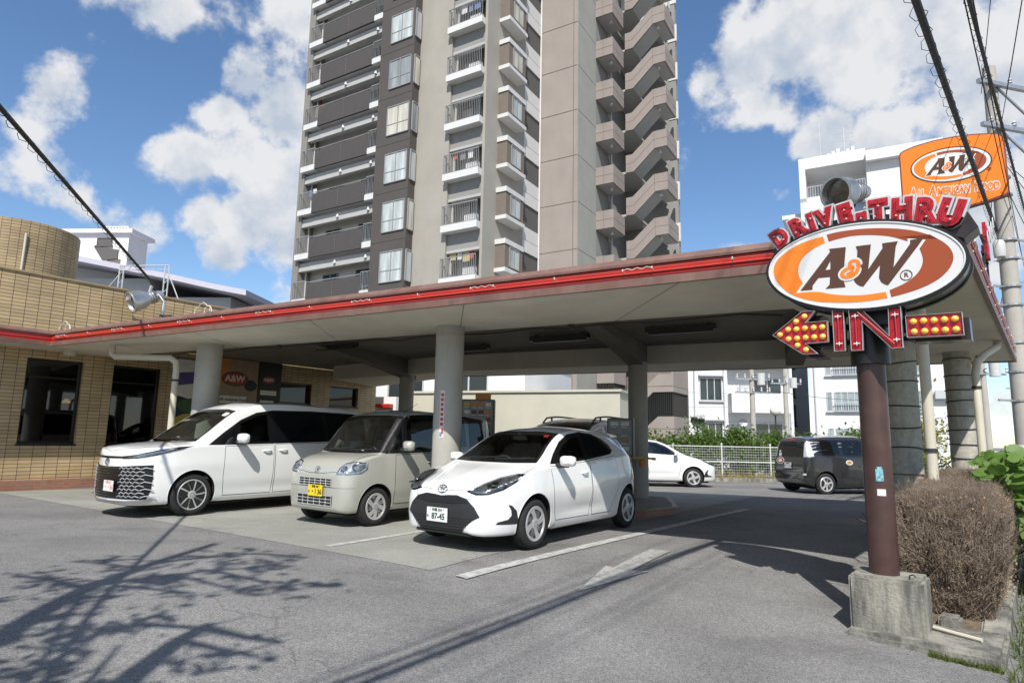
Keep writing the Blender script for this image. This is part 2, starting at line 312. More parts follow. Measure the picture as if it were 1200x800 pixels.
M = {}
M['asphalt'] = ground_mat('asphalt', (.158, .155, .150), (.228, .223, .215), .58, 1.46, 150)
M['concrete_floor'] = ground_mat('concrete_floor', (.235, .238, .212), (.32, .318, .285), .88, 1.12, 110, rough=.8)
M['road_paint'] = mat('road_paint', (.52, .52, .50), .8, var=.0, col2=(.26, .26, .255), scale=9, bump=.3, bscale=120)
M['arrow_paint'] = mat('arrow_paint', (.40, .395, .38), .85, col2=(.215, .21, .20), scale=13, bump=.3, bscale=120)
M['soffit'] = mat('soffit', (.66, .615, .505), .8, var=.10, scale=.8, stain=.25, stain_col=(.34, .31, .25))
M['beam'] = mat('beam', (.185, .168, .135), .85, var=.12, scale=1.2, stain=.3, stain_col=(.2, .18, .14))
M['fascia_brown'] = mat('fascia_brown', (.165, .088, .068), .5, var=.18, scale=3, stain=.35, stain_col=(.28, .2, .17))
M['fascia_red'] = mat('fascia_red', (.43, .022, .015), .35, var=.12, scale=2.5, stain=.2, stain_col=(.35, .05, .03))
M['fascia_orange'] = mat('fascia_orange', (.62, .05, .022), .45, var=.08)
M['column'] = mat('column', (.40, .39, .35), .75, var=.1, scale=2, stain=.35, stain_col=(.25, .24, .21), bump=.15, bscale=60)
M['pipe'] = mat('pipe', (.56, .52, .42), .5, var=.06, scale=3)
M['black'] = mat('black', (.012, .012, .013), .4)
M['black_plastic'] = mat('black_plastic', (.022, .022, .024), .5, var=.1, scale=20)
M['dark_metal'] = mat('dark_metal', (.05, .048, .046), .45, .3)
M['steel'] = mat('steel', (.55, .55, .54), .38, .85, var=.1, scale=6)
M['white_paint'] = mat('white_paint', (.78, .78, .76), .5, var=.05, scale=2)
M['tile_wall'] = tile_mat('tile_wall', (.42, .315, .175), (.53, .40, .225), (.10, .065, .04), .245, .079, .0058, 'yz')
M['tile_drum'] = tile_mat('tile_drum', (.34, .25, .135), (.43, .325, .18), (.09, .06, .035), .2, .079, .006, drum=1.36)
M['brick_red'] = tile_mat('brick_red', (.30, .12, .075), (.36, .16, .10), (.22, .19, .16), .11, .062, .006, 'both')
M['dark_glass'] = mat('dark_glass', (.006, .007, .008), .03, spec=.6)
M['frame_black'] = mat('frame_black', (.015, .014, .013), .35)
# ================================================================== GROUND
def sheet(name, xs, ys, zf, m, **kw):
    mb = MB(); n = len(ys)
    mb.add([(x, y, zf(x, y)) for x in xs for y in ys], [(i * n + j, (i + 1) * n + j, (i + 1) * n + j + 1, i * n + j + 1) for i in range(len(xs) - 1) for j in range(n - 1)])
    return mb.build(name, m, smooth=True, **kw)
def steps(a, fine0, fine1, b, d):
    near = [fine0 + d * i for i in range(int((fine1 - fine0) / d) + 1)]
    return [a, a * .5, a * .25] + [x for x in near] + [b * .25, b * .5, b]
sheet('ground', steps(-600, -24, 24, 600, .6), steps(-600, -12, 48, 900, .6), gz, M['asphalt'], kind='structure')
def in_poly(p, poly):
    c = False; j = len(poly) - 1
    for i in range(len(poly)):
        a, b = poly[i], poly[j]
        if (a[1] > p[1]) != (b[1] > p[1]) and p[0] < (b[0] - a[0]) * (p[1] - a[1]) / (b[1] - a[1]) + a[0]: c = not c
        j = i
    return c
def flat_patch(poly, dz, d=.6, zf=gz):
    """an outline laid on the ground, following its slope"""
    pts = []; n = len(poly)
    for i in range(n):
        a, b = Vector(poly[i]), Vector(poly[(i + 1) % n]); k = max(1, int((b - a).length / d))
        pts += [a + (b - a) * (q / k) for q in range(k)]
    m = len(pts); x0 = min(p.x for p in pts); x1 = max(p.x for p in pts); y0 = min(p.y for p in pts); y1 = max(p.y for p in pts)
    ed = [(i, (i + 1) % m) for i in range(m)]
    x = x0 + d * .37
    while x < x1:
        y = y0 + d * .41
        while y < y1:
            if in_poly((x, y), poly): pts.append(Vector((x, y)))
            y += d
        x += d
    vs, _, fs, *_r = delaunay_2d_cdt(pts, ed, [list(range(m))], 1, 1e-4)
    return MB().add([(v.x, v.y, zf(v.x, v.y) + dz) for v in vs], [tuple(f) for f in fs])
def stripe(name, a, b, w, dz=.009):
    a, b = Vector(a), Vector(b); t = (b - a).normalized(); q = Vector((-t.y, t.x)) * w / 2
    return flat_patch([a - q, b - q, b + q, a + q], dz, .5).build(name, M['road_paint'], kind='structure')
A36 = Vector((math.sin(R(36)), math.cos(R(36)))); L36 = Vector((A36.y, -A36.x))
LOT = -R(36)
cpoly = [(-11.0, 13.68), (-.78, 6.62), (-.28, 7.4), (-.28 + .588 * 11.5, 7.4 + .809 * 11.5), (-2.2, 21.5), (-5.0, 22.2)]
flat_patch(cpoly, .004, .5).build('concrete_apron', M['concrete_floor'], kind='structure', smooth=True)
stripe('parking_line', (-.45, 6.38), (4.75, 12.95), .15)
stripe('parking_line', (-2.15, 7.80), (1.2, 12.6), .12)
stripe('parking_line', (-5.4, 10.0), (-2.4, 14.2), .12)
flat_patch([(.66, 6.17), (1.06, 7.10), (1.13, 7.03), (1.75, 8.06), (1.99, 7.98), (1.31, 6.97), (1.50, 6.98)], .009, .3).build('arrow_marking', M['arrow_paint'], kind='structure')

# ================================================================== RESTAURANT
rest = thing('restaurant', 'low restaurant clad in tan tiles with dark windows and a round tiled roof drum', 'restaurant', (-10.72, 13.65, 0), LOT)
opens = [(-3.3, -2.15, .98, 2.86), (-1.75, -.6, .98, 2.86), (.17, 1.28, .98, 2.86), (1.91, 3.04, .95, 2.87), (6.5, 7.6, 2.2, 2.83), (8.31, 9.48, 2.2, 2.85)]
def wall_with(mb, y0, y1, z0, z1, ops, x0, x1):
    y = y0
    for a, b, c, d in sorted(ops):
        mb.bb(x0, x1, y, a, z0, z1); mb.bb(x0, x1, a, b, z0, c); mb.bb(x0, x1, a, b, d, z1); y = b
    mb.bb(x0, x1, y, y1, z0, z1)
wb = MB(); wall_with(wb, -9, 10.26, .0, 4.70, opens, -.3, 0); wb.bb(-9, -.3, 9.96, 10.26, 0, 4.70); wb.bb(-9, -.3, -9, -8.7, 0, 4.7); wb.bb(-9.3, -9, -9, 10.26, 0, 4.7)
wb.build('wall', M['tile_wall'], rest)
M['coping'] = mat('coping', (.33, .24, .13), .6, var=.15)
MB().bb(-.34, .03, -9.03, 10.29, 4.7, 4.75).build('coping', M['coping'], rest, bevel=.008)
M['roof_felt'] = mat('roof_felt', (.2, .2, .19), .9, var=.2)
MB().bb(-9, -.3, -8.7, 9.96, 4.0, 4.2).build('roof', M['roof_felt'], rest)
pb = MB(); pb.bb(-.2, .09, -9, 3.3, -.6, .205); pb.build('plinth', M['brick_red'], rest, bevel=.006)
MB().bb(-.25, .05, 3.3, 10.26, -.6, .0).build('footing', M['column'], rest)
M['pane_dark'] = glass_mat('pane_dark', (.30, .32, .32), .07)
M['room'] = mat('room', (.06, .045, .035), .8, var=.3)
rm = MB(); rm.bb(-4.3, -4.2, -5, 6.4, .0, 3.2); rm.bb(-4.2, -.3, -5, 6.4, 3.15, 3.2); rm.bb(-4.2, -.3, -5, 6.4, .02, .08)
for yy in (-4, -2, .4, 1.1, 2.4): rm.box((-1.5, yy, .75), (.7, .8, .04)); rm.box((-1.5, yy, .4), (.08, .08, .7)); rm.box((-2.1, yy, .55), (.1, .8, 1.05))
rm.build('dining_room', M['room'], rest)
for a, b, c, d in opens:
    f = MB(); w = .05
    f.bb(-.2, -.1, a, a + w, c, d); f.bb(-.2, -.1, b - w, b, c, d); f.bb(-.2, -.1, a + w, b - w, c, c + w); f.bb(-.2, -.1, a + w, b - w, d - w, d)
    if b - a > 1.05 and c < 1: f.bb(-.19, -.11, a + w, b - w, d - .42, d - .39)
    fo = f.build('window', M['frame_black'], rest)
    MB().bb(-.16, -.15, a + w, b - w, c + w, d - w).build('pane', M['pane_dark'] if c < 1 else M['dark_glass'], fo)
    MB().bb(-.1, .02, a - .02, b + .02, c - .04, c).build('sill', M['frame_black'], fo)
M['lamp_warm'] = mat('lamp_warm', (1.0, .55, .2), .5, emit=1.6)
lp = MB(); lp.lathe([(.03, .10), (.10, .02), (.10, -.01), (.0, .01)], 16, Matrix.Translation((-2.6, 1.9, 2.0)))
lp.build('pendant_lamp', M['lamp_warm'], rest, smooth=True)
MB().box((-1.2, .85, 2.98), (.12, 1.2, .05)).build('ceiling_light', mat('tube_light', (.8, .85, .8), .5, emit=.35), rest)
# roof drum
dr = MB(M=Matrix.Translation((-2.93, .80, 0)))
# drum centre in world terms is (-13.7, 16.9)
c = Vector((-13.72, 17.0)) - Vector((-10.72, 13.65)); dcx, dcy = c.dot(L36), c.dot(A36)
drm = MB().lathe([(1.36, 4.1), (1.36, 6.70), (1.30, 6.74), (1.22, 6.74), (1.22, 6.5), (0, 6.5)], 64).build('roof_drum', M['tile_drum'], rest, smooth=True); drm.location = (dcx, dcy, 0)
MB().tube([(1.33 * math.cos(-.2) + dcx, 1.33 * math.sin(-.2) + dcy, 4.2), (1.42 * math.cos(-.2) + dcx, 1.42 * math.sin(-.2) + dcy, 6.35)], .03).build('drum_conduit', M['pipe'], rest)
vt = MB(); vt.bb(0, .03, 3.02, 3.22, 4.06, 4.14); vt.build('wall_vent', M['black'], rest)
# wall posters under the canopy
def poster(y0, y1, z0, z1, paint, label):
    t = thing('wall_poster', label, 'poster', tuple(Vector((-10.72, 13.65, z0)) + Vector((A36.x, A36.y, 0)) * y0 + Vector((L36.x, L36.y, 0)) * .03), LOT)
    MB().bb(-.028, 0, 0, y1 - y0, 0, z1 - z0).build('backing', M['frame_black'], t)
    paint(t, y1 - y0, z1 - z0); return t
def flat(name, poly, x, m, t, th=.003):
    return MB().prism(poly, 0, th, frame((x, 0, 0), (0, 1, 0), (0, 0, 1))).build(name, m, t)
def ell(cx, cy, a, b, n=28, rot=0): return [(cx + a * math.cos(2 * math.pi * i / n) * math.cos(rot) - b * math.sin(2 * math.pi * i / n) * math.sin(rot), cy + a * math.cos(2 * math.pi * i / n) * math.sin(rot) + b * math.sin(2 * math.pi * i / n) * math.cos(rot)) for i in range(n)]
def rect(x0, x1, y0, y1): return [(x0, y0), (x1, y0), (x1, y1), (x0, y1)]
P = {k: mat('poster_' + k, c, .5, var=.12, scale=6) for k, c in dict(tan=(.33, .235, .15), navy=(.02, .03, .05), purple=(.10, .07, .22), green=(.05, .11, .04), yellow=(.55, .38, .05), black=(.015, .014, .013), white=(.7, .68, .64), red=(.45, .05, .03), brown=(.12, .05, .025), bun=(.42, .2, .07), orange=(.6, .22, .05)).items()}
def paintA(t, w, h):
    flat('print', rect(.02, w - .02, .02, h - .02), .0, P['white'], t)
    flat('print', [(.02, .02), (w * .75, .02), (w * .6, h * .42), (.02, h * .5)], .004, P['navy'], t)
    flat('print', [(.02, h * .62), (w * .8, h * .70), (w - .04, h * .86), (.02, h * .8)], .005, P['purple'], t)
    flat('print', ell(w * .45, h * .12, w * .42, h * .13), .008, P['yellow'], t); flat('print', ell(w * .5, h * .36, w * .4, h * .10), .009, P['green'], t)
def small_logo(t, cx, cy, a, x=.01):
    k = a / .8
    flat('logo_oval', ell(cx, cy, a, a * .52), x, P['brown'], t); flat('logo_oval', ell(cx - .02 * k, cy, a * .84, a * .38), x + .004, P['red'], t)
    F = frame((x + .008, cx - .02 * k, cy), (0, 1, 0), (0, 0, 1)); text_mb('A&W', .5 * k, .002, .012 * k, F=F).build('logo_letters', P['white'], t)
def paintB(t, w, h):
    flat('print', rect(.02, w - .02, .02, h - .02), .0, P['tan'], t)
    flat('print', [(.02, h * .45), (w * .3, h - .02), (.02, h - .02)], .004, P['orange'], t)
    flat('print', ell(w * .80, h * .62, .20, .16), .005, P['black'], t)
    small_logo(t, w * .40, h * .70, .40)
    flat('banner', rect(w * .05, w * .72, h * .34, h * .45), .012, P['white'], t)
    text_mb('All American Food', .105, .002, .002, F=frame((.018, w * .385, h * .395), (0, 1, 0), (0, 0, 1))).build('banner_text', P['black'], t)
    flat('print', ell(w * .72, h * .12, .34, .13), .006, P['bun'], t); flat('print', ell(w * .70, h * .27, .32, .05), .008, P['green'], t); flat('print', ell(w * .22, h * .1, .2, .12), .006, P['brown'], t)
def paintC(t, w, h):
    flat('print', rect(.02, w - .02, .02, h - .02), .0, P['black'], t); small_logo(t, w * .42, h * .72, .22)
    flat('banner', rect(w * .08, w * .80, h * .49, h * .56), .010, P['white'], t); flat('banner', rect(w * .1, w * .7, h * .36, h * .41), .010, P['white'], t)
poster(3.37, 4.42, 1.3, 3.2, paintA, 'narrow colourful wall poster beside the left downpipe')
poster(4.54, 5.74, 1.45, 3.36, paintB, 'tan wall poster with red oval logo and burger behind the white minivan')
poster(5.76, 6.49, 1.45, 3.38, paintC, 'black wall poster with a small oval logo right of the tan poster')

# ================================================================== CANOPY
E0 = (-14.4, 6.86); E1 = (-9.75, 13.27); E2 = (4.05, 5.50); E3 = (9.70, 12.10); R1 = (6.0, 13.85); R2 = (-1.4, 17.3); R3 = (-4.75, 21.85)
J0 = (-9.67, 15.09); J1 = (3.65, 8.05); J2 = (6.9, 11.75); K2 = (-1.4, 15.95); K3 = (-5.4, 19.1); W0 = (-15.3, 7.33)
can = thing('drive_in_canopy', 'wide flat drive-in canopy with a red neon edge on round concrete columns', 'canopy', (E2[0], E2[1], 0))
o3 = Vector((E2[0], E2[1], 0))
def c3(p, z): return Vector((p[0], p[1], z)) - o3
HB = 3.05
def slab_piece(mb, poly, zb, ztop):
    n = len(poly); A = sum(poly[i][0] * poly[(i + 1) % n][1] - poly[(i + 1) % n][0] * poly[i][1] for i in range(n))
    if A < 0: poly = poly[::-1]; zb = zb[::-1]
    mb.add([c3(p, z) for p, z in zip(poly, zb)] + [c3(p, ztop) for p in poly], [tuple(range(n))[::-1], tuple(range(n, 2 * n))] + [(i, (i + 1) % n, n + (i + 1) % n, n + i) for i in range(n)])
ZR = 2.95
sf = MB(); slab_piece(sf, [E0, E1, J0, W0], [HB] * 4, 3.36); slab_piece(sf, [E1, E2, J1, J0], [HB] * 4, 3.36); slab_piece(sf, [E2, E3, J2, J1], [HB, ZR + .02, ZR + .02, HB], 3.36)
slab_piece(sf, [E3, R1, R2, K2, J2], [ZR + .02, ZR, ZR, ZR, ZR + .02], 3.36); slab_piece(sf, [R2, R3, K3, K2], [ZR] * 4, 3.36)
sf.build('soffit', M['soffit'], can)
cl = MB(); slab_piece(cl, [E0, E1, E2, E3, R1, R2, R3, (-6.6, 19.3), (-10.72, 13.65), W0], [3.361] * 10, 3.368); cl.build('roof_slab', M['beam'], can)
def sweep(mb, path, prof, zfun=lambda i: 0.0):
    """profile (out, z) carried along a path of plan points with mitred corners"""
    P2 = [Vector(p) for p in path]; n = len(P2); k = len(prof); vs = []; fs = []
    for i, p in enumerate(P2):
        d0 = (P2[i] - P2[i - 1]).normalized() if i else None; d1 = (P2[i + 1] - P2[i]).normalized() if i < n - 1 else None
        n0 = Vector((d0.y, -d0.x)) if d0 else None; n1 = Vector((d1.y, -d1.x)) if d1 else None
        m = (n0 + n1).normalized() if n0 and n1 else (n0 or n1); sc = 1 / max(.3, m.dot(n0 or n1))
        for o_, z in prof: vs.append(c3(p + m * o_ * sc, z + zfun(i)))
    for i in range(n - 1):
        for j in range(k): fs.append((i * k + j, (i + 1) * k + j, (i + 1) * k + (j + 1) % k, i * k + (j + 1) % k))
    fs += [tuple(range(k)), tuple(range((n - 1) * k, n * k))[::-1]]
    mb.add(vs, fs)
zf = lambda i: (0, 0, 0, -.09, -.1, -.1)[i]
epath = [E0, E1, E2, E3, R1, R2]
b = MB(); sweep(b, epath, [(.0, HB - .015), (.05, HB - .015), (.055, HB + .075), (.0, HB + .075)], zf); b.build('fascia', M['fascia_brown'], can)
b = MB(); sweep(b, epath, [(-.02, HB + .075), (.02, HB + .077), (.022, HB + .12), (.032, HB + .125), (.03, HB + .215), (-.02, HB + .22)], zf); b.build('neon_band', M['fascia_red'], can)
b = MB(); sweep(b, epath, [(-.12, HB + .22), (.058, HB + .222), (.062, HB + .25), (.02, HB + .315), (-.12, HB + .32)], zf); b.build('roof_edge_cap', M['fascia_brown'], can)
M['neon_red'] = mat('neon_red', (.62, .08, .05), .15, coat=.5)
M['clip'] = mat('clip', (.75, .72, .68), .4)
def along(a, b, n): return [Vector(a) + (Vector(b) - Vector(a)) * (i / n) for i in range(n + 1)]
nb = MB(); clp = MB()
for a, bb_, dz0, dz1 in ((E1, E2, 0, 0), (E2, E3, 0, -.09)):
    d = (Vector(bb_) - Vector(a)).normalized(); nrm = Vector((d.y, -d.x)); Ln = (Vector(bb_) - Vector(a)).length
    for off, dz in ((.065, .175), (.058, .135)):
        p0 = Vector(a) + nrm * off + d * .15; p1 = Vector(bb_) + nrm * off - d * .15
        nb.tube([c3(p0, HB + dz + dz0), c3(p1, HB + dz + dz1)], .007, 6)
    k = 0; s = .3
    while s < Ln - .2:
        q = Vector(a) + d * s; z = HB + .16 + dz0 + (dz1 - dz0) * s / Ln
        clp.tube([c3(q + nrm * .03, z), c3(q + nrm * .075, z + .012), c3(q + nrm * .078, z + .03)], .009, 6)
        if k % 2 == 0:
            q2 = q + d * .34
            clp.tube([c3(q2 + nrm * .03, z), c3(q2 + nrm * .075, z + .012), c3(q2 + nrm * .078, z + .03)], .009, 6)
            clp.tube([c3(q + nrm * .075, z + .015)] + [c3(q + d * (.34 * i / 6) + nrm * .08, z + .018 + (.012 if i % 2 else -.008)) for i in range(1, 6)] + [c3(q2 + nrm * .075, z + .015)], .004, 5)
            s += .34
        s += .86; k += 1
nb.build('neon_tube', M['neon_red'], can, smooth=True); clp.build('tube_clips', M['clip'], can, smooth=True)
M['wire_white'] = mat('wire_white', (.7, .69, .66), .5)
wl = MB()
for fx in (.035, .32):
    q = Vector(E1) + (Vector(E2) - Vector(E1)) * fx; d = (Vector(E2) - Vector(E1)).normalized(); nrm = Vector((d.y, -d.x))
    wl.tube([c3(q + d * (.25 * math.cos(t) - .0) * .9 + nrm * (.07 - .02 * t / 3), HB + .30 + .16 * math.sin(t) + .02 * math.sin(5 * t)) for t in [i * math.pi / 10 for i in range(11)]], .006, 6)
    wl.tube([c3(q + d * (.1 * math.cos(t) + .2) + nrm * .09, HB + .28 + .12 * math.sin(t)) for t in [i * math.pi / 8 for i in range(9)]], .006, 6)
wl.build('loose_wire', M['wire_white'], can, smooth=True)
# columns
def column(x, y, r, zt, z0=None, m=None):
    z0 = gz(x, y) - .1 if z0 is None else z0
    mb = MB(M=Matrix.Translation(c3((x, y), 0))); mb.lathe([(r * 1.0, z0), (r, zt - .16), (r + .006, zt - .155), (r + .006, zt - .15), (r, zt - .145), (r, zt + .02)], 40)
    return mb.build('column', m or M['column'], can, smooth=True)
for f_ in (.12, .30, .48, .66, .84):
    a_ = Vector(E1).lerp(Vector(E2), f_); b_ = Vector(J0).lerp(Vector(J1), f_); d_ = (b_ - a_).normalized(); q_ = Vector((-d_.y, d_.x)) * .006
    MB().add([c3(a_ - q_, HB - .003), c3(a_ + q_, HB - .003), c3(b_ + q_, HB - .003), c3(b_ - q_, HB - .003)], [(0, 1, 2, 3)]).build('soffit_joint', M['beam'], can)
column(-6.07, 12.6, .24, HB); col_front = column(-.99, 10.0, .225, HB); column(2.72, 13.55, .205, ZR, .12); column(-2.86, 17.3, .2, 2.95)
M['col_rough'] = mat('col_rough', (.43, .41, .35), .9, var=.16, scale=14, bump=.5, bscale=70, stain=.4, stain_col=(.2, .19, .17))
for (x, y, r, n, zt_) in ((5.74, 9.3, .225, 9, 3.02), (8.03, 11.3, .205, 11, 2.99)):
    cc = column(x, y, r, zt_, None, M['col_rough']); z0 = gz(x, y)
    for i in range(n):
        z = z0 + .35 + (zt_ - z0 - .5) * i / (n - 1) + rnd.uniform(-.04, .04); tl = rnd.uniform(-.04, .04); ph = rnd.uniform(0, 6)
        MB(M=Matrix.Translation(c3((x, y), 0))).tube([((r + .008) * math.cos(a), (r + .008) * math.sin(a), z + tl * math.sin(a + ph)) for a in [2 * math.pi * k / 24 for k in range(25)]], .010, 6, caps=False).build('strap', M['fascia_brown'] if i < 3 else M['black_plastic'], cc, smooth=True)
# haunched beams
for (x0, y0), (x1, y1) in (((.81, 9.62), (2.78, 13.7)), ((-5.1, 12.75), (-2.82, 17.4)), ((4.2, 8.5), (5.6, 12.4))):
    a = Vector((x0, y0)); bq = Vector((x1, y1)); Ln = (bq - a).length; d = (bq - a) / Ln
    prof = [(0, 3.42), (0, 3.30)] + [(Ln * t, 3.30 - .46 * t ** 1.8) for t in (.2, .4, .55, .7, .85, 1.0)] + [(Ln + .1, 2.84), (Ln + .1, 3.42)]
    F = Matrix(((d.x, 0, d.y, a.x - o3.x), (d.y, 0, -d.x, a.y - o3.y), (0, 1, 0, 0), (0, 0, 0, 1)))
    MB().prism(prof, -.16, .16, F).build('beam', M['beam'], can)
# ceiling fittings
for x, y in ((.93, 12.34), (2.99, 11.08), (-1.06, 14.1), (-4.0, 14.2), (5.2, 10.3)):
    fx = MB(M=Matrix.Translation(c3((x, y), 3.29)) @ Matrix.Rotation(-R(29), 4, 'Z')); fx.box((0, 0, 0), (1.25, .16, .09)); fx.box((0, 0, -.06), (1.15, .07, .04)); fx.box((-.5, 0, .05), (.06, .06, .05)); fx.box((.5, 0, .05), (.06, .06, .05))
    fx.build('ceiling_lamp', M['dark_metal'], can, bevel=.008)
cb = MB(); pts = along((-8.5, 14.45), (3.55, 8.12), 26)
cb.tube([c3(p, 3.012 + .02 * math.sin(i * 2.1) - (.02 if i % 4 == 2 else 0)) for i, p in enumerate(pts)], .012, 6); cb.build('ceiling_cable', M['black_plastic'], can, smooth=True)
for (x, y) in ((.9, 9.5), (-4.6, 12.4)):
    MB(M=Matrix.Translation(c3((x, y), 3.0))).box((0, 0, 0), (.09, .09, .09)).build('junction_box', M['black_plastic'], can, bevel=.01)
# downpipes
def pipe(pts, r, clips=()):
    mb = MB(); mb.tube([Vector(p) - o3 for p in pts], r, 14); o = mb.build('downpipe', M['pipe'], can, smooth=True)
    for z in clips:
        p = [q for q in pts][-1]; MB(M=Matrix.Translation(Vector((p[0], p[1], z)) - o3)).lathe([(r + .002, -.02), (r + .012, -.02), (r + .012, .02), (r + .002, .02)], 16).build('pipe_clip', M['dark_metal'], o)
g = gz(4.61, 7.0); pipe([(4.61, 7.0, 3.07), (4.61, 7.0, g - .05)], .055, (g + 1.45,))
g = gz(7.02, 9.5); pipe([(7.75, 9.95, 3.02), (7.72, 9.93, 2.9), (7.3, 9.66, 2.72), (7.08, 9.53, 2.58), (7.02, 9.5, 2.4), (7.02, 9.5, g - .05)], .055, (g + 1.1, 2.2))
pipe([(-8.25, 12.95, 3.06), (-8.25, 12.95, 2.86), (-8.16, 12.93, 2.8), (-6.75, 12.42, 2.74), (-6.62, 12.40, 2.66), (-6.6, 12.4, 2.5), (-6.6, 12.4, .0)], .06, (2.3, 1.2))
MB(M=Matrix.Translation(c3((-9.9, 14.05), 3.0))).lathe([(.0, -.07), (.11, -.06), (.12, .0), (.12, .06)], 20).build('soffit_lamp', M['pipe'], can, smooth=True)
MB(M=Matrix.Translation(c3((8.6, 11.55), 2.93))).lathe([(.0, -.03), (.03, -.03), (.03, .04)], 10).build('soffit_drain', M['black'], can)
MB(M=Matrix.Translation(c3((5.7, 8.2), 3.0))).lathe([(.0, -.03), (.03, -.03), (.03, .06)], 10).build('soffit_drain', M['black'], can)
# notice stuck on the front column
M['sticker_white'] = mat('sticker_white', (.66, .64, .66), .5); M['sticker_red'] = mat('sticker_red', (.45, .06, .04), .5); M['sticker_blue'] = mat('sticker_blue', (.10, .25, .42), .5)
ccx = c3((-.99, 10.0), 0); st = None
def curved(a0, a1, z0, z1, m, r, par, name):
    vs = []; n = 6
    for i in range(n + 1):
        a = a0 + (a1 - a0) * i / n
        for rr in (r, r + .003):
            for z in (z0, z1): vs.append(ccx + Vector((rr * math.cos(a), rr * math.sin(a), z)))
    fs = []
    for i in range(n):
        k = i * 4; q = k + 4; fs += [(k + 2, q + 2, q + 3, k + 3), (k, k + 1, q + 1, q), (k + 1, k + 3, q + 3, q + 1), (k, q, q + 2, k + 2)]
    fs += [(0, 2, 3, 1), (n * 4, n * 4 + 1, n * 4 + 3, n * 4 + 2)]
    return MB().add(vs, fs).build(name, m, par)
a0 = math.radians(-107)
st = curved(a0 - .16, a0 + .16, 1.30, 2.02, M['sticker_white'], .226, col_front, 'notice')
for i in range(7): curved(a0 - .10, a0 + .10, 1.48 + i * .075, 1.53 + i * .075, M['sticker_red'], .230, col_front, 'notice_text')
curved(a0 - .13, a0 + .02, 1.32, 1.38, M['sticker_blue'], .230, col_front, 'notice_text'); curved(a0 + .0, a0 + .13, 1.36, 1.44, M['sticker_red'], .2305, col_front, 'notice_text')

# ================================================================== KERB ISLAND AND ORDER BOARDS
isl = thing('kerb_island', 'low brick-edged concrete island under the rear canopy column', 'kerb', tuple((L36 * -5.25 + A36 * 10.1).to_3d()), LOT)
ip = [(-1.15, 0), (.35, 0), (.58, .35), (.78, 1.25), (.62, 1.7), (-.1, 3.1), (-1.15, 3.1)]
MB().prism(ip, -.1, .125).build('brick_edge', M['brick_red'], isl, bevel=.01)
MB().prism(inset(ip, .09), .1, .132).build('paving', M['concrete_floor'], isl)
M['greyb'] = mat('board_grey', (.2, .2, .19), .5, var=.3, scale=20); M['board_face'] = mat('board_face', (.28, .28, .26), .5, var=.2, scale=12)
def order_board(x, y, z0, h, w, rz, label, faces):
    g_ = gz(x, y); t = thing('order_board', label, 'menu board', (x, y, g_), rz)
    MB().bb(-w / 2, w / 2, -.09, .09, z0, z0 + h).build('cabinet', mat('board_box', (.11, .115, .11), .5, var=.15), t, bevel=.012)
    MB().tube([(0, 0, .0), (0, 0, z0)], .045, 10).build('post', M['dark_metal'], t, smooth=True)
    MB().bb(-w / 2 + .03, w / 2 - .03, -.105, -.09, z0 + .03, z0 + h - .03).build('menu_panel', M['board_face'], t)
    r2 = random.Random(int(x * 100)); cols = [P['red'], P['bun'], P['tan'], P['white'], P['yellow'], P['brown'], P['orange']] if faces[0] > 3 else [M['board_face'], P['tan'], P['white'], M['greyb']]
    nx, ny = faces
    for i in range(nx):
        for j in range(ny):
            cw = (w - .1) / nx; ch = (h - .1) / ny; xx = -w / 2 + .05 + cw * (i + .5); zz = z0 + .05 + ch * (j + .5)
            MB().bb(xx - cw * .38, xx + cw * .38, -.112, -.106, zz - ch * .1, zz + ch * .38).build('menu_picture', r2.choice(cols), t)
            MB().bb(xx - cw * .36, xx + cw * .2, -.112, -.106, zz - ch * .34, zz - ch * .24).build('menu_text', P['white'], t)
    return t
ob = order_board(-.64, 12.6, 1.08, .98, .66, -R(6), 'dark menu board with rows of food pictures behind the front column', (4, 6))
MB().bb(-.05, .25, -.1, -.02, 2.06, 2.18).build('topper', P['orange'], ob)
ob = order_board(2.18, 12.55, 1.0, .74, .52, -R(24), 'grey menu board beside the rear canopy column', (2, 4))
MB().box((.42, 0, .98), (.5, .05, .04)).build('arm', P['yellow'], ob); MB().lathe([(.02, .0), (.07, -.02), (.07, -.14), (.0, -.15)], 14, Matrix.Translation((.42, 0, .96))).build('call_lamp', P['orange'], ob, smooth=True)

# traffic cone by the left wall
tcn = thing('traffic_cone', 'small orange traffic cone half hidden beyond the white minivan nose', 'cone', (-8.62, 13.75, .0))
MB().bb(-.15, .15, -.15, .15, 0, .03).build('base', M['fascia_orange'], tcn, bevel=.01)
MB().lathe([(.10, .03), (.02, .27), (.0, .27)], 20).build('cone', M['fascia_orange'], tcn, smooth=True)

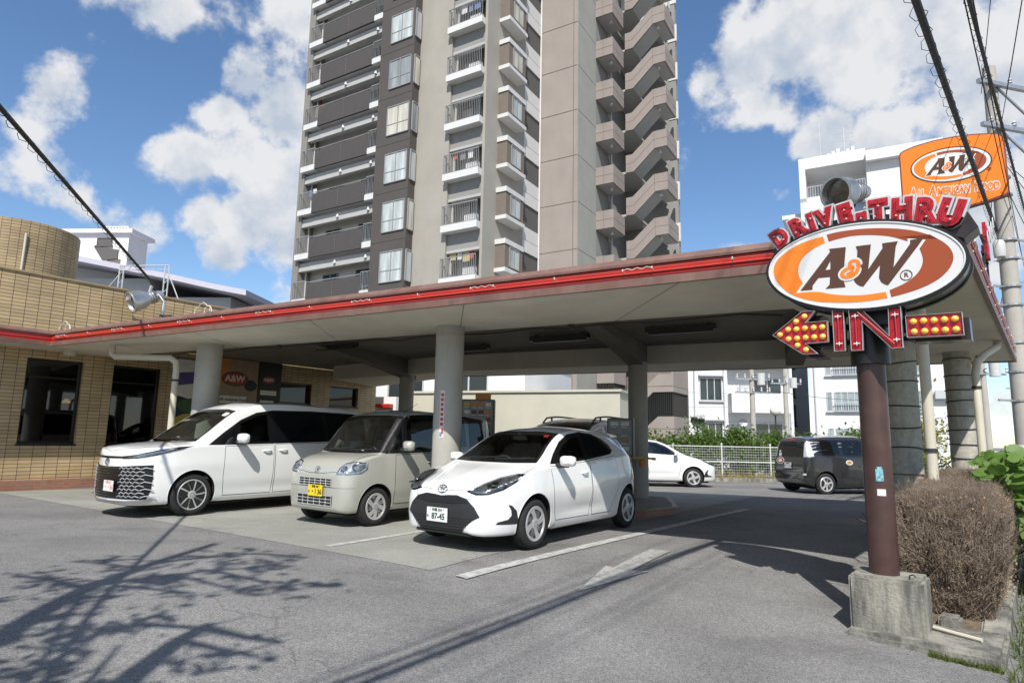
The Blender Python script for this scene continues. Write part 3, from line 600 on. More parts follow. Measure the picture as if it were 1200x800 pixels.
# ================================================================== TOWER BLOCK
tw = thing('apartment_tower', 'tall grey and dark brown apartment tower with balconies and outside stairs', 'apartment tower', (-2.65, 33.0, -.6), -R(31))
Z0 = .6
T = dict(grey=mat('tower_grey', (.335, .315, .275), .85, var=.07, scale=.5, stain=.18, stain_col=(.2, .19, .17), bump=.1, bscale=20), dgrey=mat('tower_left', (.215, .205, .185), .85, var=.07, scale=.6),
         dark=mat('tower_dark', (.074, .065, .061), .8, var=.08, scale=.8, stain=.12, stain_col=(.15, .13, .12)), panel=mat('tower_panel', (.066, .060, .057), .7, var=.06, scale=2), white=mat('tower_white', (.60, .60, .59), .7, var=.05, scale=1.5),
         mid=mat('tower_mid', (.26, .255, .245), .8, var=.06), beam=mat('tower_beam', (.40, .40, .39), .8, var=.05), brown=mat('tower_brown', (.305, .268, .243), .85, var=.06, scale=.6, stain=.15, stain_col=(.5, .42, .38)), green=mat('tower_strip', (.31, .315, .285), .85, var=.06, scale=.8),
         pinkish=mat('tower_parapet', (.282, .243, .221), .85, var=.08, scale=1.2, stain=.22, stain_col=(.2, .16, .14)), line=mat('tower_joint', (.17, .13, .115), .9), bay=mat('tower_bay', (.17, .14, .115), .8, var=.06), rail=mat('tower_rail', (.36, .355, .345), .4, .4), curtain=mat('tower_curtain', (.42, .46, .46), .8, var=.35, scale=3, streak=True), wall2=mat('tower_inner', (.62, .61, .58), .8, var=.05), shade=mat('tower_recess_shade', (.10, .095, .09), .8))  # 'shade' is a dark colour standing in for shade inside openings
T['curtain_b'] = mat('tower_curtain_grey', (.25, .28, .29), .6, var=.4, scale=2.2, streak=True); T['curtain_c'] = mat('tower_curtain_cream', (.48, .46, .40), .8, var=.25, scale=4, streak=True); T['glass'] = mat('tower_glass', (.03, .04, .045), .04, spec=.8)
FH = 2.98; ZT = 36.5
zk = lambda k: 9.35 + FH * k + Z0
def tp(name, m, parent=tw, **k):
    return lambda mb: mb.build(name, m, parent, **k)
# main shells, butted together round the recesses
mb = MB(); mb.bb(-13.75, -13.2, 0, 14, 0, ZT + Z0); mb.build('wall', T['dgrey'], tw)
mb = MB(); mb.bb(-13.2, -6.35, 1.05, 14, 0, ZT + Z0); mb.build('wall', T['wall2'], tw)
mb = MB(); mb.bb(-6.35, -3.70, -.6, 14, 0, ZT + Z0); mb.build('wall', T['dark'], tw)
mb = MB(); mb.bb(-3.70, -1.33, 0, 14, 0, ZT + Z0); mb.bb(-1.33, .95, 1.3, 14, 0, ZT + Z0); mb.bb(.95, 1.11, 0, 4.28, 0, ZT + Z0); mb.bb(.95, 1.0, 4.28, 14, 0, ZT + Z0); mb.build('wall', T['grey'], tw)
mb = MB(); mb.bb(1.0, 3.67, 6.35, 9.18, 0, ZT + Z0); mb.build('wall', T['brown'], tw)
mb = MB(); mb.bb(3.67, 3.70, 6.38, 9.18, 0, ZT + Z0); mb.build('wall', T['green'], tw)
mb = MB(); mb.bb(1.0, 3.67, 9.18, 15, 0, ZT + Z0); mb.bb(3.67, 7.5, 14.6, 15, 5.5, ZT + Z0); mb.build('wall', T['mid'], tw)
mb = MB(); mb.bb(3.7, 7.2, 13.9, 14.6, 30.6 + Z0, ZT + Z0); mb.bb(3.7, 7.2, 12.6, 13.9, ZT - 1.5, ZT + Z0); mb.build('stair_head', T['white'], tw)
mb = MB(); mb.tube([(1.12, 6.25, 0), (1.12, 6.25, ZT)], .06, 8); mb.tube([(3.9, 11.35, 0), (3.9, 11.35, ZT - 4)], .07, 8); mb.build('downpipe', T['white'], tw)
for k in range(-3, 10):
    mb = MB(); z = zk(k) + .2
    mb.bb(1.0, 3.672, 6.335, 6.349, z, z + .03); mb.bb(3.702, 3.706, 6.38, 9.17, z + .01, z + .04); mb.build('panel_joint', T['line'], tw)
mb = MB(); mb.bb(3.40, 3.43, 6.33, 6.349, 0, ZT); mb.build('panel_joint', T['line'], tw)
def copies(src, ks, k0):
    for k in ks:
        for o in src:
            if o.parent is not tw: continue
            c_ = o.copy(); COL.objects.link(c_); c_.location.z += FH * (k - k0)
            for ch in o.children:
                if ch.name.startswith('air_unit') and rnd.random() < .25: continue
                d_ = ch.copy(); COL.objects.link(d_); d_.parent = c_
                if ch.name.startswith('pane') and ch.data.materials[0] is T['curtain']:
                    q = rnd.random()
                    if q < .62:
                        d_.data = ch.data.copy(); d_.data.materials[0] = T['curtain_b'] if q < .3 else (T['curtain_c'] if q < .48 else T['glass'])
def bars(mb, p0, p1, z0, z1, n, r=.0095):
    p0, p1 = Vector(p0), Vector(p1)
    for i in range(n + 1):
        p = p0 + (p1 - p0) * i / n; mb.box((p.x, p.y, (z0 + z1) / 2), (r * 2, r * 2, z1 - z0))
    d = p1 - p0; c_ = (p0 + p1) / 2; a = math.atan2(d.y, d.x)
    mb.box((c_.x, c_.y, z1), (d.length + .04, .05, .05), a); mb.box((c_.x, c_.y, z0), (d.length, .03, .03), a)
fl = []
z = zk(0)
# left balcony
sl = MB(); sl.bb(-13.35, -12.05, -.25, 1.5, z, z + .36); sl.bb(-7.42, -6.36, -.25, 1.5, z, z + .36); sl.bb(-12.05, -7.42, -.1, 1.5, z + .05, z + .3); bl = sl.build('balcony', T['white'], tw); fl.append(bl)
pn = MB(); pn.bb(-12.05, -7.42, -.22, -.10, z + .02, z + 1.30); pn.bb(-12.05, -7.42, -.245, -.22, z + .02, z + .12); pn.build('balcony_panel', T['panel'], bl)
pn = MB(); pn.bb(-9.75, -9.73, -.232, -.221, z + .13, z + 1.3); pn.build('panel_seam', T['line'], bl)
rl = MB(); bars(rl, (-13.3, -.2), (-12.1, -.2), z + .4, z + 1.5, 10); bars(rl, (-13.3, -.2), (-13.3, 0), z + .4, z + 1.5, 3); bars(rl, (-7.38, -.2), (-6.4, -.2), z + .4, z + 1.5, 9); rl.box((-9.75, -.18, z + 1.40), (4.7, .04, .04)); rl.build('railing', T['rail'], bl)
ac = MB(); ac.bb(-7.2, -6.6, .35, .75, z + .38, z + .95); ac.build('air_unit', T['white'], bl, bevel=.03)
lt = MB(); lt.bb(-13.2, -6.36, .1, .35, z - .72, z - .18); lt.bb(-13.2, -6.36, .06, .1, z - .72, z - .56); fl.append(lt.build('lintel', T['beam'], tw))
lm = MB()
for s_ in (-9.9, -7.3): lm.lathe([(.05, .1), (.11, -.1), (0, -.1)], 10, Matrix.Translation((s_, .02, z - .45)))
fl.append(lm.build('balcony_lamp', T['white'], tw))
def win(s0, s1, t, z0, z1, face='t', cur=True, n=2):
    f_ = MB(); w = .05
    if face == 't':
        for i in range(n + 1): q = s0 + (s1 - s0) * i / n; f_.bb(q - w / 2, q + w / 2, t - .05, t + .03, z0, z1)
        f_.bb(s0, s1, t - .049, t + .03, z0 - w, z0); f_.bb(s0, s1, t - .049, t + .03, z1, z1 + w); f_.bb(s0, s1, t - .03, t + .03, z0 + (z1 - z0) * .36, z0 + (z1 - z0) * .36 + .04)
        fo = f_.build('window', T['rail'], tw); g1 = MB(); g1.bb(s0, s1, t - .012, t + .0, z0, z1); g1.build('pane', T['curtain'] if cur else T['glass'], fo)
    else:
        for i in range(n + 1): q = s0 + (s1 - s0) * i / n; f_.bb(t - .03, t + .05, q - w / 2, q + w / 2, z0, z1)
        f_.bb(t - .03, t + .049, s0, s1, z0 - w, z0); f_.bb(t - .03, t + .049, s0, s1, z1, z1 + w)
        fo = f_.build('window', T['rail'], tw); g1 = MB(); g1.bb(t - .0, t + .012, s0, s1, z0, z1); g1.build('pane', T['curtain'] if cur else T['glass'], fo)
    return fo
fl.append(win(-11.9, -10.6, 1.0, z + .35, z + 2.08, cur=False)); fl.append(win(-9.0, -7.7, 1.0, z + .35, z + 2.08, cur=False))
ga = MB(); ga.tube([(-13.0, .5, z), (-13.0, .5, z + FH)], .05, 8); ga.tube([(-1.18, .35, z), (-1.18, .35, z + FH)], .05, 8); fl.append(ga.build('downpipe', T['white'], tw))
# dark bay with corner glass
fl.append(win(-5.5, -3.85, -.62, z + .55, z + 2.3, n=2)); fl.append(win(-.55, -.1, -3.66, z + .55, z + 2.3, face='s', n=1))
bd = MB(); bd.bb(-6.36, -3.69, -.612, -.601, z - .02, z + .01); fl.append(bd.build('panel_joint', T['panel'], tw))
# middle balcony
sl = MB(); sl.bb(-1.45, .95, -.35, 1.3, z, z + .38); bl = sl.build('balcony', T['white'], tw); fl.append(bl)
rl = MB(); bars(rl, (-1.4, -.3), (.92, -.3), z + .42, z + 1.5, 20); bars(rl, (-1.4, -.3), (-1.4, 0), z + .42, z + 1.5, 3); rl.build('railing', T['rail'], bl)
ac = MB(); ac.bb(-.2, .55, .1, .45, z + .4, z + 1.0); ac.build('air_unit', T['white'], bl, bevel=.03)
lt = MB(); lt.bb(-1.32, .94, .15, .4, z - .95, z); lt.build('lintel', T['mid'], bl); lt = MB(); lt.bb(-1.32, .94, .1, .4, z - 1.1, z - .95); lt.build('lintel_edge', T['beam'], bl)
wl_ = MB(); wl_.bb(-1.32, .94, 1.24, 1.3, z + .38, z + 1.95); fl.append(wl_.build('inner_wall', T['wall2'], tw))
fl.append(win(-.55, .7, 1.2, z + .4, z + 2.2, n=2))
# side bay windows
by = MB(); by.bb(1.11, 1.75, 1.3, 3.2, z + 1.05, z + 2.4); bo = by.build('bay', T['bay'], tw); fl.append(bo)
cp = MB(); cp.bb(1.11, 1.80, 1.24, 3.26, z + 2.4, z + 2.68); cp.build('bay_cap', T['white'], bo); cp = MB(); cp.bb(1.11, 1.82, 1.22, 3.28, z + .83, z + 1.05); cp.build('bay_sill', T['white'], bo)
fl.append(win(1.75, 2.75, 1.76, z + 1.2, z + 2.28, face='s', n=2))
wp = MB(); wp.bb(1.0, 1.11, 4.28, 6.35, z - .1, z + 1.45); wo = wp.build('corridor_parapet', T['white'], tw); fl.append(wo)
wq = MB(); wq.bb(1.11, 1.113, 4.3, 6.3, z + .62, z + .65); wq.build('seam', T['mid'], wo)
dk = MB(); dk.bb(1.0, 1.04, 4.28, 6.35, z + 1.45, z + FH - .1); fl.append(dk.build('corridor_shade', T['shade'], tw))  # dark sheet standing in for the shade of the open corridor
# stair side: short balcony, flight and landing
pb_ = MB(); pb_.bb(3.7, 4.9, 9.18, 9.32, z - .75, z + .44); pb_.bb(4.76, 4.9, 9.32, 11.16, z - .75, z + .44); po = pb_.build('stair_parapet', T['pinkish'], tw); fl.append(po)
pj = MB(); pj.bb(3.71, 4.905, 9.172, 9.179, z - .18, z - .155); pj.bb(4.901, 4.906, 9.175, 11.16, z - .18, z - .155); pj.bb(4.2, 4.22, 9.172, 9.179, z - .75, z + .44); pj.build('panel_joint', T['line'], po)
sb_ = MB(); sb_.bb(3.7, 4.76, 9.32, 11.3, z - .75, z - .6); sb_.build('stair_slab', T['beam'], po)
lm = MB(); lm.lathe([(.05, .1), (.12, -.1), (0, -.1)], 8, Matrix.Translation((4.5, 9.9, z - .9))); lm.build('stair_lamp', T['white'], po)
fp = [(4.95, z - 2.32), (5.5, z - 2.32), (6.95, z - 1.0), (7.77, z - 1.0), (7.77, z + .17), (6.85, z + .17), (5.4, z - 1.1), (4.95, z - 1.1)]
Ft = Matrix(((1, 0, 0, 0), (0, 0, -1, 11.44), (0, 1, 0, 0), (0, 0, 0, 1)))
fb_ = MB(); fb_.prism(fp, 0, .14, Ft); fb_.bb(7.63, 7.77, 11.44, 13.6, z - 1.0, z + .17); fo_ = fb_.build('stair_flight', T['pinkish'], tw); fl.append(fo_)
pj = MB(); pj.prism([(4.95, z - 1.72), (5.45, z - 1.72), (6.9, z - .43), (7.77, z - .43), (7.77, z - .405), (6.89, z - .405), (5.44, z - 1.695), (4.95, z - 1.695)], .141, .148, Ft); pj.bb(6.9, 6.92, 11.29, 11.299, z - 1.0, z + .17); pj.bb(7.771, 7.777, 11.3, 13.6, z - .43, z - .405); pj.build('panel_joint', T['line'], fo_)
sb_ = MB(); sb_.bb(6.9, 7.63, 11.45, 13.6, z - 1.0, z - .85); sb_.bb(3.75, 5.5, 11.45, 14.5, z - 2.32, z - 2.17); sb_.prism([(5.5, z - 2.32), (6.95, z - 1.0), (6.95, z - .8), (5.5, z - 2.1)], -1.4, -.01, Ft); sb_.prism([(5.5, z + .5), (6.95, z - .8), (6.95, z - 1.0), (5.5, z + .3)], -2.9, -1.5, Ft); sb_.build('stair_slab', T['beam'], fo_)
lm = MB(); lm.lathe([(.05, .1), (.12, -.1), (0, -.1)], 8, Matrix.Translation((7.2, 11.7, z - 1.15))); lm.build('stair_lamp', T['white'], fo_)
wb_ = MB(); wb_.bb(7.0, 7.62, 14.55, 14.7, z - .55, z + .75); fl.append(wb_.build('corridor_parapet', T['white'], tw))
copies(fl, [k for k in range(-1, 9) if k], 0)
# washing and clutter on a few of the balconies
LN = [mat('washing_' + n_, c_, .9, var=.1) for n_, c_ in (('white', (.6, .6, .58)), ('blue', (.12, .18, .32)), ('red', (.38, .09, .08)), ('grey', (.2, .2, .2)), ('yellow', (.5, .4, .15)))]
for k, s0, s1, t_ in ((0, -1.2, .6, .25), (2, -1.2, .2, .3), (3, -7.2, -6.5, .3), (5, -1.0, .7, .25), (1, -7.25, -6.6, .35), (4, -13.1, -12.3, .4), (2, -13.1, -12.4, .35), (6, -1.2, .3, .3)):
    q = MB(); q.tube([(s0, t_, zk(k) + 1.95), (s1, t_, zk(k) + 1.95)], .015, 6); ro = q.build('washing_line', T['rail'], tw); s_ = s0 + .08
    while s_ < s1 - .2:
        w_ = rnd.uniform(.2, .45); h_ = rnd.uniform(.4, .85); MB().box((s_ + w_ / 2, t_, zk(k) + 1.94 - h_ / 2), (w_, .03, h_), ry=rnd.uniform(-.03, .03)).build('washing', rnd.choice(LN), ro); s_ += w_ + rnd.uniform(.03, .2)
top = MB(); top.bb(-13.75, 3.7, -.1, 15, ZT + Z0, ZT + Z0 + .4); top.build('roof', T['grey'], tw)
# the foot of the tower seen under the canopy
bs = MB(); bs.bb(3.7, 4.85, 9.25, 9.4, 0, 3.3 + Z0); bs.bb(4.7, 4.85, 9.4, 11.3, 0, 3.3 + Z0); bs.bb(3.7, 4.85, 9.25, 9.4, 4.7 + Z0, 5.9 + Z0); bs.bb(4.7, 4.85, 9.4, 11.3, 4.7 + Z0, 5.9 + Z0)
bs.prism([(4.9, 0), (7.9, 0), (7.9, 2.75 + Z0), (6.9, 2.75 + Z0), (4.9, 1.0 + Z0)], 0, .14, Ft); bs.bb(7.76, 7.9, 11.44, 14.6, 0, 2.75 + Z0)
bs.prism([(4.9, 2.6 + Z0), (6.6, 4.25 + Z0), (7.9, 4.25 + Z0), (7.9, 6.0 + Z0), (6.6, 6.0 + Z0), (4.9, 4.4 + Z0)], 0, .14, Ft); bs.bb(7.76, 7.9, 11.44, 14.6, 4.25 + Z0, 6.0 + Z0)
bo = bs.build('stair_base', T['brown'], tw)
bj = MB()
for zz in (.8, 1.7, 2.6, 5.2): bj.bb(4.95, 7.905, 11.285, 11.299, zz, zz + .025); bj.bb(7.901, 7.906, 11.3, 14.6, zz, zz + .025)
for ss in (5.6, 6.3, 7.0): bj.bb(ss, ss + .02, 11.285, 11.299, 0, 1.6)
bj.build('panel_joint', T['line'], bo)
gr = MB(); bars(gr, (3.75, 9.3), (4.78, 9.3), 3.32 + Z0, 4.7 + Z0, 10, .02); bars(gr, (4.78, 9.4), (4.78, 11.2), 3.32 + Z0, 4.7 + Z0, 12, .02)
for i in range(24):
    s_ = 4.95 + 2.85 * i / 23; lo = 1.0 + (s_ - 4.9) * .875 if s_ < 6.9 else 2.75; hi = 2.6 + (s_ - 4.9) * .97 if s_ < 6.6 else 4.25
    gr.bb(s_ - .02, s_ + .02, 11.36, 11.40, lo + Z0, hi + Z0)
bars(gr, (7.83, 11.5), (7.83, 14.5), 2.75 + Z0, 4.25 + Z0, 18, .02)
gr.build('stair_bars', M['dark_metal'], bo)
MB().bb(3.7, 7.7, 12.6, 14.5, 0, 5.4 + Z0).build('stairwell_shade', T['shade'], bo)  # dark block standing in for the shade behind the stair bars

# ================================================================== OTHER BUILDINGS
def facade(root, m_frame, m_glass, F, s0, s1, z0, z1, n=2, sill=True):
    f_ = MB(M=F); w = .06
    for i in range(n + 1): q = s0 + (s1 - s0) * i / n; f_.bb(q - w / 2, q + w / 2, -.05, .02, z0, z1)
    f_.bb(s0 - w / 2, s1 + w / 2, -.052, .02, z0 - w, z0); f_.bb(s0 - w / 2, s1 + w / 2, -.052, .02, z1, z1 + w)
    if sill: f_.bb(s0 - .1, s1 + .1, -.14, .0, z0 - .14, z0 - .06)
    o = f_.build('window', m_frame, root); MB(M=F).bb(s0, s1, -.02, .01, z0, z1).build('pane', m_glass, o); return o
I4 = Matrix.Identity(4)
M['wht_wall'] = mat('wht_wall', (.72, .725, .73), .8, var=.05, scale=.5, stain=.2, stain_col=(.5, .51, .52)); M['cream'] = mat('cream', (.50, .48, .39), .85, var=.07, scale=.7, stain=.2, stain_col=(.4, .37, .26))
M['greyw'] = mat('greyw', (.44, .46, .49), .8, var=.05, scale=1); M['alu'] = mat('alu', (.62, .63, .64), .4, .4); M['pane_light'] = mat('pane_light', (.30, .36, .37), .25, var=.4, scale=2.5, streak=True); M['lavender'] = mat('lavender', (.52, .50, .58), .5, .2, var=.05)
# low cream building right behind the lot
cbx = thing('storage_building', 'low cream rendered building behind the parking bays', 'building', (-3.9, 23.4, gz(-3.9, 23.4) - .1), -R(22))
MB().bb(0, 8.0, 0, 4, 0, 3.12).build('wall', M['cream'], cbx)
MB().bb(-.06, 8.06, -.06, 4.06, 3.12, 3.20).build('coping', M['cream'], cbx)
MB().bb(.2, 7.8, -.05, -.0, 1.15, 1.35).build('trim', M['fascia_brown'], cbx)
hb = thing('rear_house', 'white and grey house behind the cream storage building', 'house', (-8.3, 27.0, gz(-8, 27) - .1), -R(22))
MB().bb(0, 9.5, 0, 6, 0, 5.2).build('wall', M['wht_wall'], hb); MB().bb(-.2, 9.7, -.3, 6.2, 5.2, 5.45).build('roof', M['greyw'], hb)
for s0 in (1.0, 3.6, 6.4): facade(hb, M['alu'], T['glass'], I4, s0, s0 + 1.6, 2.6, 4.2)
gw = thing('garden_wall', 'pale grey wall panel beyond the tiled restaurant corner', 'wall', (-5.3, 23.2, gz(-5, 23) - .1), -R(20))
MB().bb(-1.2, 1.25, 0, .2, 0, 2.95).build('panel', M['wht_wall'], gw); MB().bb(.55, 1.15, -.3, -.02, 2.55, 2.68).build('awning', M['fascia_red'], gw)
# far white building with a wave roof
wv = thing('wave_roof_building', 'grey walled building with a pale wave shaped roof behind the restaurant', 'building', (-33.5, 45.0, gz(-33, 45) - .2), -R(4))
MB().bb(-6, 13.2, .5, 14, 0, 11.6).build('wall', M['greyw'], wv); MB().bb(-6, 7, .5, 14, 11.6, 13.0).build('wall', M['greyw'], wv)
wz = pchip([(-7, 15.3), (.8, 14.5), (5, 13.75), (9.7, 12.85), (13, 12.15), (15.2, 11.75)]); rp = [(-7 + 22.2 * i / 20, wz(-7 + 22.2 * i / 20)) for i in range(21)]
MB().prism(rp + [(p[0], p[1] - .38) for p in rp[::-1]], -15, 1.3, Matrix(((1, 0, 0, 0), (0, 0, -1, 0), (0, 1, 0, 0), (0, 0, 0, 1)))).build('roof', M['lavender'], wv)
MB().bb(-6, 13.5, .42, .5, 8.6, 8.75).build('wall_band', M['lavender'], wv)
stt = MB(); stt.bb(-1.1, 3.9, 2, 4.2, 11, 16.9); stt.build('stair_tower', M['wht_wall'], wv)
MB().bb(-1.5, 4.3, 1.7, 4.5, 16.9, 17.2).build('stair_tower_roof', M['wht_wall'], wv)
MB().prism([(1.2, 15.9), (3.2, 15.6), (3.2, 14.9), (2.0, 14.8)], 0, .1, Matrix(((1, 0, 0, 0), (0, 0, -1, 2.0), (0, 1, 0, 0), (0, 0, 0, 1)))).build('stair_opening_shade', T['shade'], wv)  # dark sheet standing in for the shade in the stair tower opening
facade(wv, T['bay'], T['bay'], Matrix.Translation((0, 2, 0)), 2.4, 3.4, 14.2, 14.8, 1); facade(wv, T['shade'], T['shade'], Matrix.Translation((0, 2, 0)), 1.4, 2.6, 16.0, 16.5, 1)
wr = MB(); bars(wr, (1.0, 3.0), (3.0, 3.0), 17.2, 17.8, 8, .03); wr.build('roof_rail', M['white_paint'], wv)
# white flats on the right (two blocks)
fa = thing('white_flats', 'white flats with balconies and a grey utility pole in front', 'apartment building', (12.6, 44.5, gz(13, 44) - .2), -R(3))
MB().bb(-.1, 7.1, 0, 9, 0, 9.4).build('wall', M['wht_wall'], fa)
for zz in (1.0, 4.1, 7.2):
    sl = MB(); sl.bb(2.6, 6.6, -1.0, 0, zz - .1, zz + 1.25); sl.build('balcony', M['wht_wall'], fa, bevel=.02)
    facade(fa, M['alu'], T['glass'], I4, 4.4, 6.3, zz + .9, zz + 2.3, 2, False); facade(fa, M['alu'], T['glass'], I4, .7, 2.2, zz + .8, zz + 2.3, 3)
    w2 = MB(); w2.bb(.6, 2.3, -.3, 0, zz + 2.45, zz + 2.55); w2.build('window_hood', M['greyw'], fa)
for x_, z_ in ((2.35, .2), (6.85, .0), (.3, .3)): MB().tube([(x_, -.06, z_), (x_, -.06, 9.2)], .05, 8).build('wall_pipe', M['greyw'], fa)
for x_, z_ in ((3.4, 2.3), (3.4, 5.4), (.2, 3.3), (3.1, 8.0)): MB().bb(x_, x_ + .75, -.36, -.02, z_, z_ + .55).build('air_unit', M['alu'], fa, bevel=.03)
sm = MB()
for zz in (1.4, 2.4, 3.4, 4.4, 5.4): sm.bb(-.11, 7.11, -.012, -.001, zz, zz + .03)
sm.build('wall_seam', M['greyw'], fa)
sd_ = MB(); sd_.lathe([(.02, 0), (.28, .08), (.3, .12)], 16, frame((3.5, -.3, 3.3), (1, 0, 0), (0, .5, 1))); sd_.tube([(3.5, 0, 3.2), (3.5, -.28, 3.3)], .03); sd_.build('satellite_dish', M['greyw'], fa)
fbx = thing('grey_flats', 'shaded grey flats between the two white apartment blocks', 'apartment building', (18.6, 49.0, gz(18, 48) - .2), 0)
MB().bb(-.5, 4.5, 0, 9, 0, 12).build('wall', M['greyw'], fbx)  # grey wall colour stands in for a side lying in shade
for zz in (1.2, 3.4, 5.6, 7.8):
    for s0 in (.2, 2.2): facade(fbx, M['dark_metal'], T['glass'], I4, s0, s0 + 1.2, zz, zz + 1.5, 2)
fc = thing('white_apartments', 'tall white apartment block with roof antennas behind the oval sign', 'apartment building', (19.9, 42.0, gz(20, 42) - .2), -R(29))
zo = .9
MB().bb(0, 4.1, 0, 10, 0, 17.6 + zo).build('wall', M['wht_wall'], fc); w_ = MB(); w_.bb(4.1, 8.4, .0, 10, 0, 20.4 + zo); w_.build('wall', M['wht_wall'], fc)
tf = MB(); tf.bb(0, 4.1, 2.6, 10, 17.6 + zo, 20.0 + zo); tf.bb(0, .4, 0, 2.6, 17.6 + zo, 20.0 + zo); tf.bb(0, 4.1, 0, .22, 17.6 + zo, 17.9 + zo); tf.bb(0, 4.1, 0, 10, 20.0 + zo, 20.8 + zo); tf.build('top_storey', M['wht_wall'], fc)
tr_ = MB(); bars(tr_, (.5, .1), (4.0, .1), 17.95 + zo, 18.7 + zo, 22, .015); tr_.build('railing', M['greyw'], fc)
facade(fc, M['alu'], M['pane_light'], Matrix.Translation((0, 2.6, 0)), .9, 3.6, 18.0 + zo, 19.6 + zo, 4, False)
ld = MB(); ld.bb(-1.3, 0, 1.0, 6, 16.9 + zo, 17.2 + zo); ld.build('ledge', M['wht_wall'], fc)
ah = MB(); ah.bb(4.1, 8.4, -.5, 0, 19.7 + zo, 20.4 + zo); ah.build('roof_parapet', M['wht_wall'], fc)
for zz in (-1.5, .9, 3.25, 5.6, 7.9, 10.3, 12.7):
    for s0, s1, n_ in ((1.45, 2.95, 4), (5.0, 6.6, 4), (1.0, 1.28, 1)): facade(fc, M['alu'], M['pane_light'], I4, s0, s1, zz + zo, zz + 1.15 + zo, n_)
    nbx = MB(); bars(nbx, (1.4, -.2), (3.0, -.2), zz + zo - .05, zz + zo + .5, 12, .015); nbx.build('window_guard', M['alu'], fc)
    MB().bb(-.02, -.0, 1.5, 3.2, zz + zo, zz + 1.5 + zo).build('side_window', T['glass'], fc)
for x_ in (.3, 3.4, 4.4): MB().tube([(x_, -.07, 0), (x_, -.07, 17.5)], .05, 8).build('wall_pipe', M['alu'], fc)
for x_, z_ in ((3.55, 2.4), (3.55, 7.2), (3.55, 11.9), (6.9, 4.8)): MB().bb(x_, x_ + .7, -.36, -.02, z_, z_ + .55).build('air_unit', M['alu'], fc, bevel=.03)
an = MB(); an.tube([(1.4, 1, 20.8 + zo), (1.4, 1, 23.6 + zo)], .02, 6); an.tube([(2.9, 1, 20.8 + zo), (2.9, 1, 23.0 + zo)], .03, 6)
for zz in (22.0, 22.3, 22.6): an.tube([(2.4, 1, zz + zo), (3.5, 1, zz + zo - .12)], .02, 5)
for i in range(6): an.bb(1.8 + i * .3, 2.0 + i * .3, .8, 1.2, 20.8 + zo, 21.2 + .12 * (i % 3) + zo)
an.build('roof_antenna', M['alu'], fc)
# ================================================================== VEHICLES
def chaikin(p, k):
    for _ in range(k):
        q = [p[0]]
        for a, b in zip(p[:-1], p[1:]): q += [(a[0] * .75 + b[0] * .25, a[1] * .75 + b[1] * .25), (a[0] * .25 + b[0] * .75, a[1] * .25 + b[1] * .75)]
        p = q + [p[-1]]
    return p
def loft(half, ys):
    """closed body from half sections half(y) -> [(x, z)] from the keel to the crown"""
    vs = []; fs = []; k = None
    for y in ys:
        h = half(y); ring = [(x, y, z) for x, z in h] + [(-x, y, z) for x, z in h[-2:0:-1]]; k = len(ring); vs += ring
    for i in range(len(ys) - 1):
        for j in range(k): fs.append((i * k + j, i * k + (j + 1) % k, (i + 1) * k + (j + 1) % k, (i + 1) * k + j))
    fs += [tuple(range(k))[::-1], tuple(range((len(ys) - 1) * k, len(ys) * k))]
    fs = [f[::-1] for f in fs]
    return vs, fs
def mesh_obj(vs, fs, mats, mi=0):
    me = bpy.data.meshes.new('m'); me.from_pydata(vs, [], fs)
    for m in mats: me.materials.append(m)
    me.polygons.foreach_set('material_index', [mi] * len(fs)); me.update()
    bm = bmesh.new(); bm.from_mesh(me); bmesh.ops.recalc_face_normals(bm, faces=bm.faces); bm.to_mesh(me); bm.free()
    o = bpy.data.objects.new('m', me); COL.objects.link(o); return o
def cut(o, c, solver='EXACT'):
    md = o.modifiers.new('b', 'BOOLEAN'); md.operation = 'DIFFERENCE'; md.object = c; md.solver = solver
    dg = bpy.context.evaluated_depsgraph_get(); dg.update(); me = bpy.data.meshes.new_from_object(o.evaluated_get(dg)); old = o.data; o.modifiers.clear(); o.data = me; bpy.data.meshes.remove(old); cm = c.data; bpy.data.objects.remove(c); bpy.data.meshes.remove(cm)
VIEWS = dict(front=((0, 0, 0), (1, 0, 0), (0, 0, 1), (0, 1, 0)), rear=((0, 0, 0), (1, 0, 0), (0, 0, 1), (0, -1, 0)), side=((0, 0, 0), (0, 1, 0), (0, 0, 1), (-1, 0, 0)), top=((0, 0, 0), (1, 0, 0), (0, 1, 0), (0, 0, -1)))
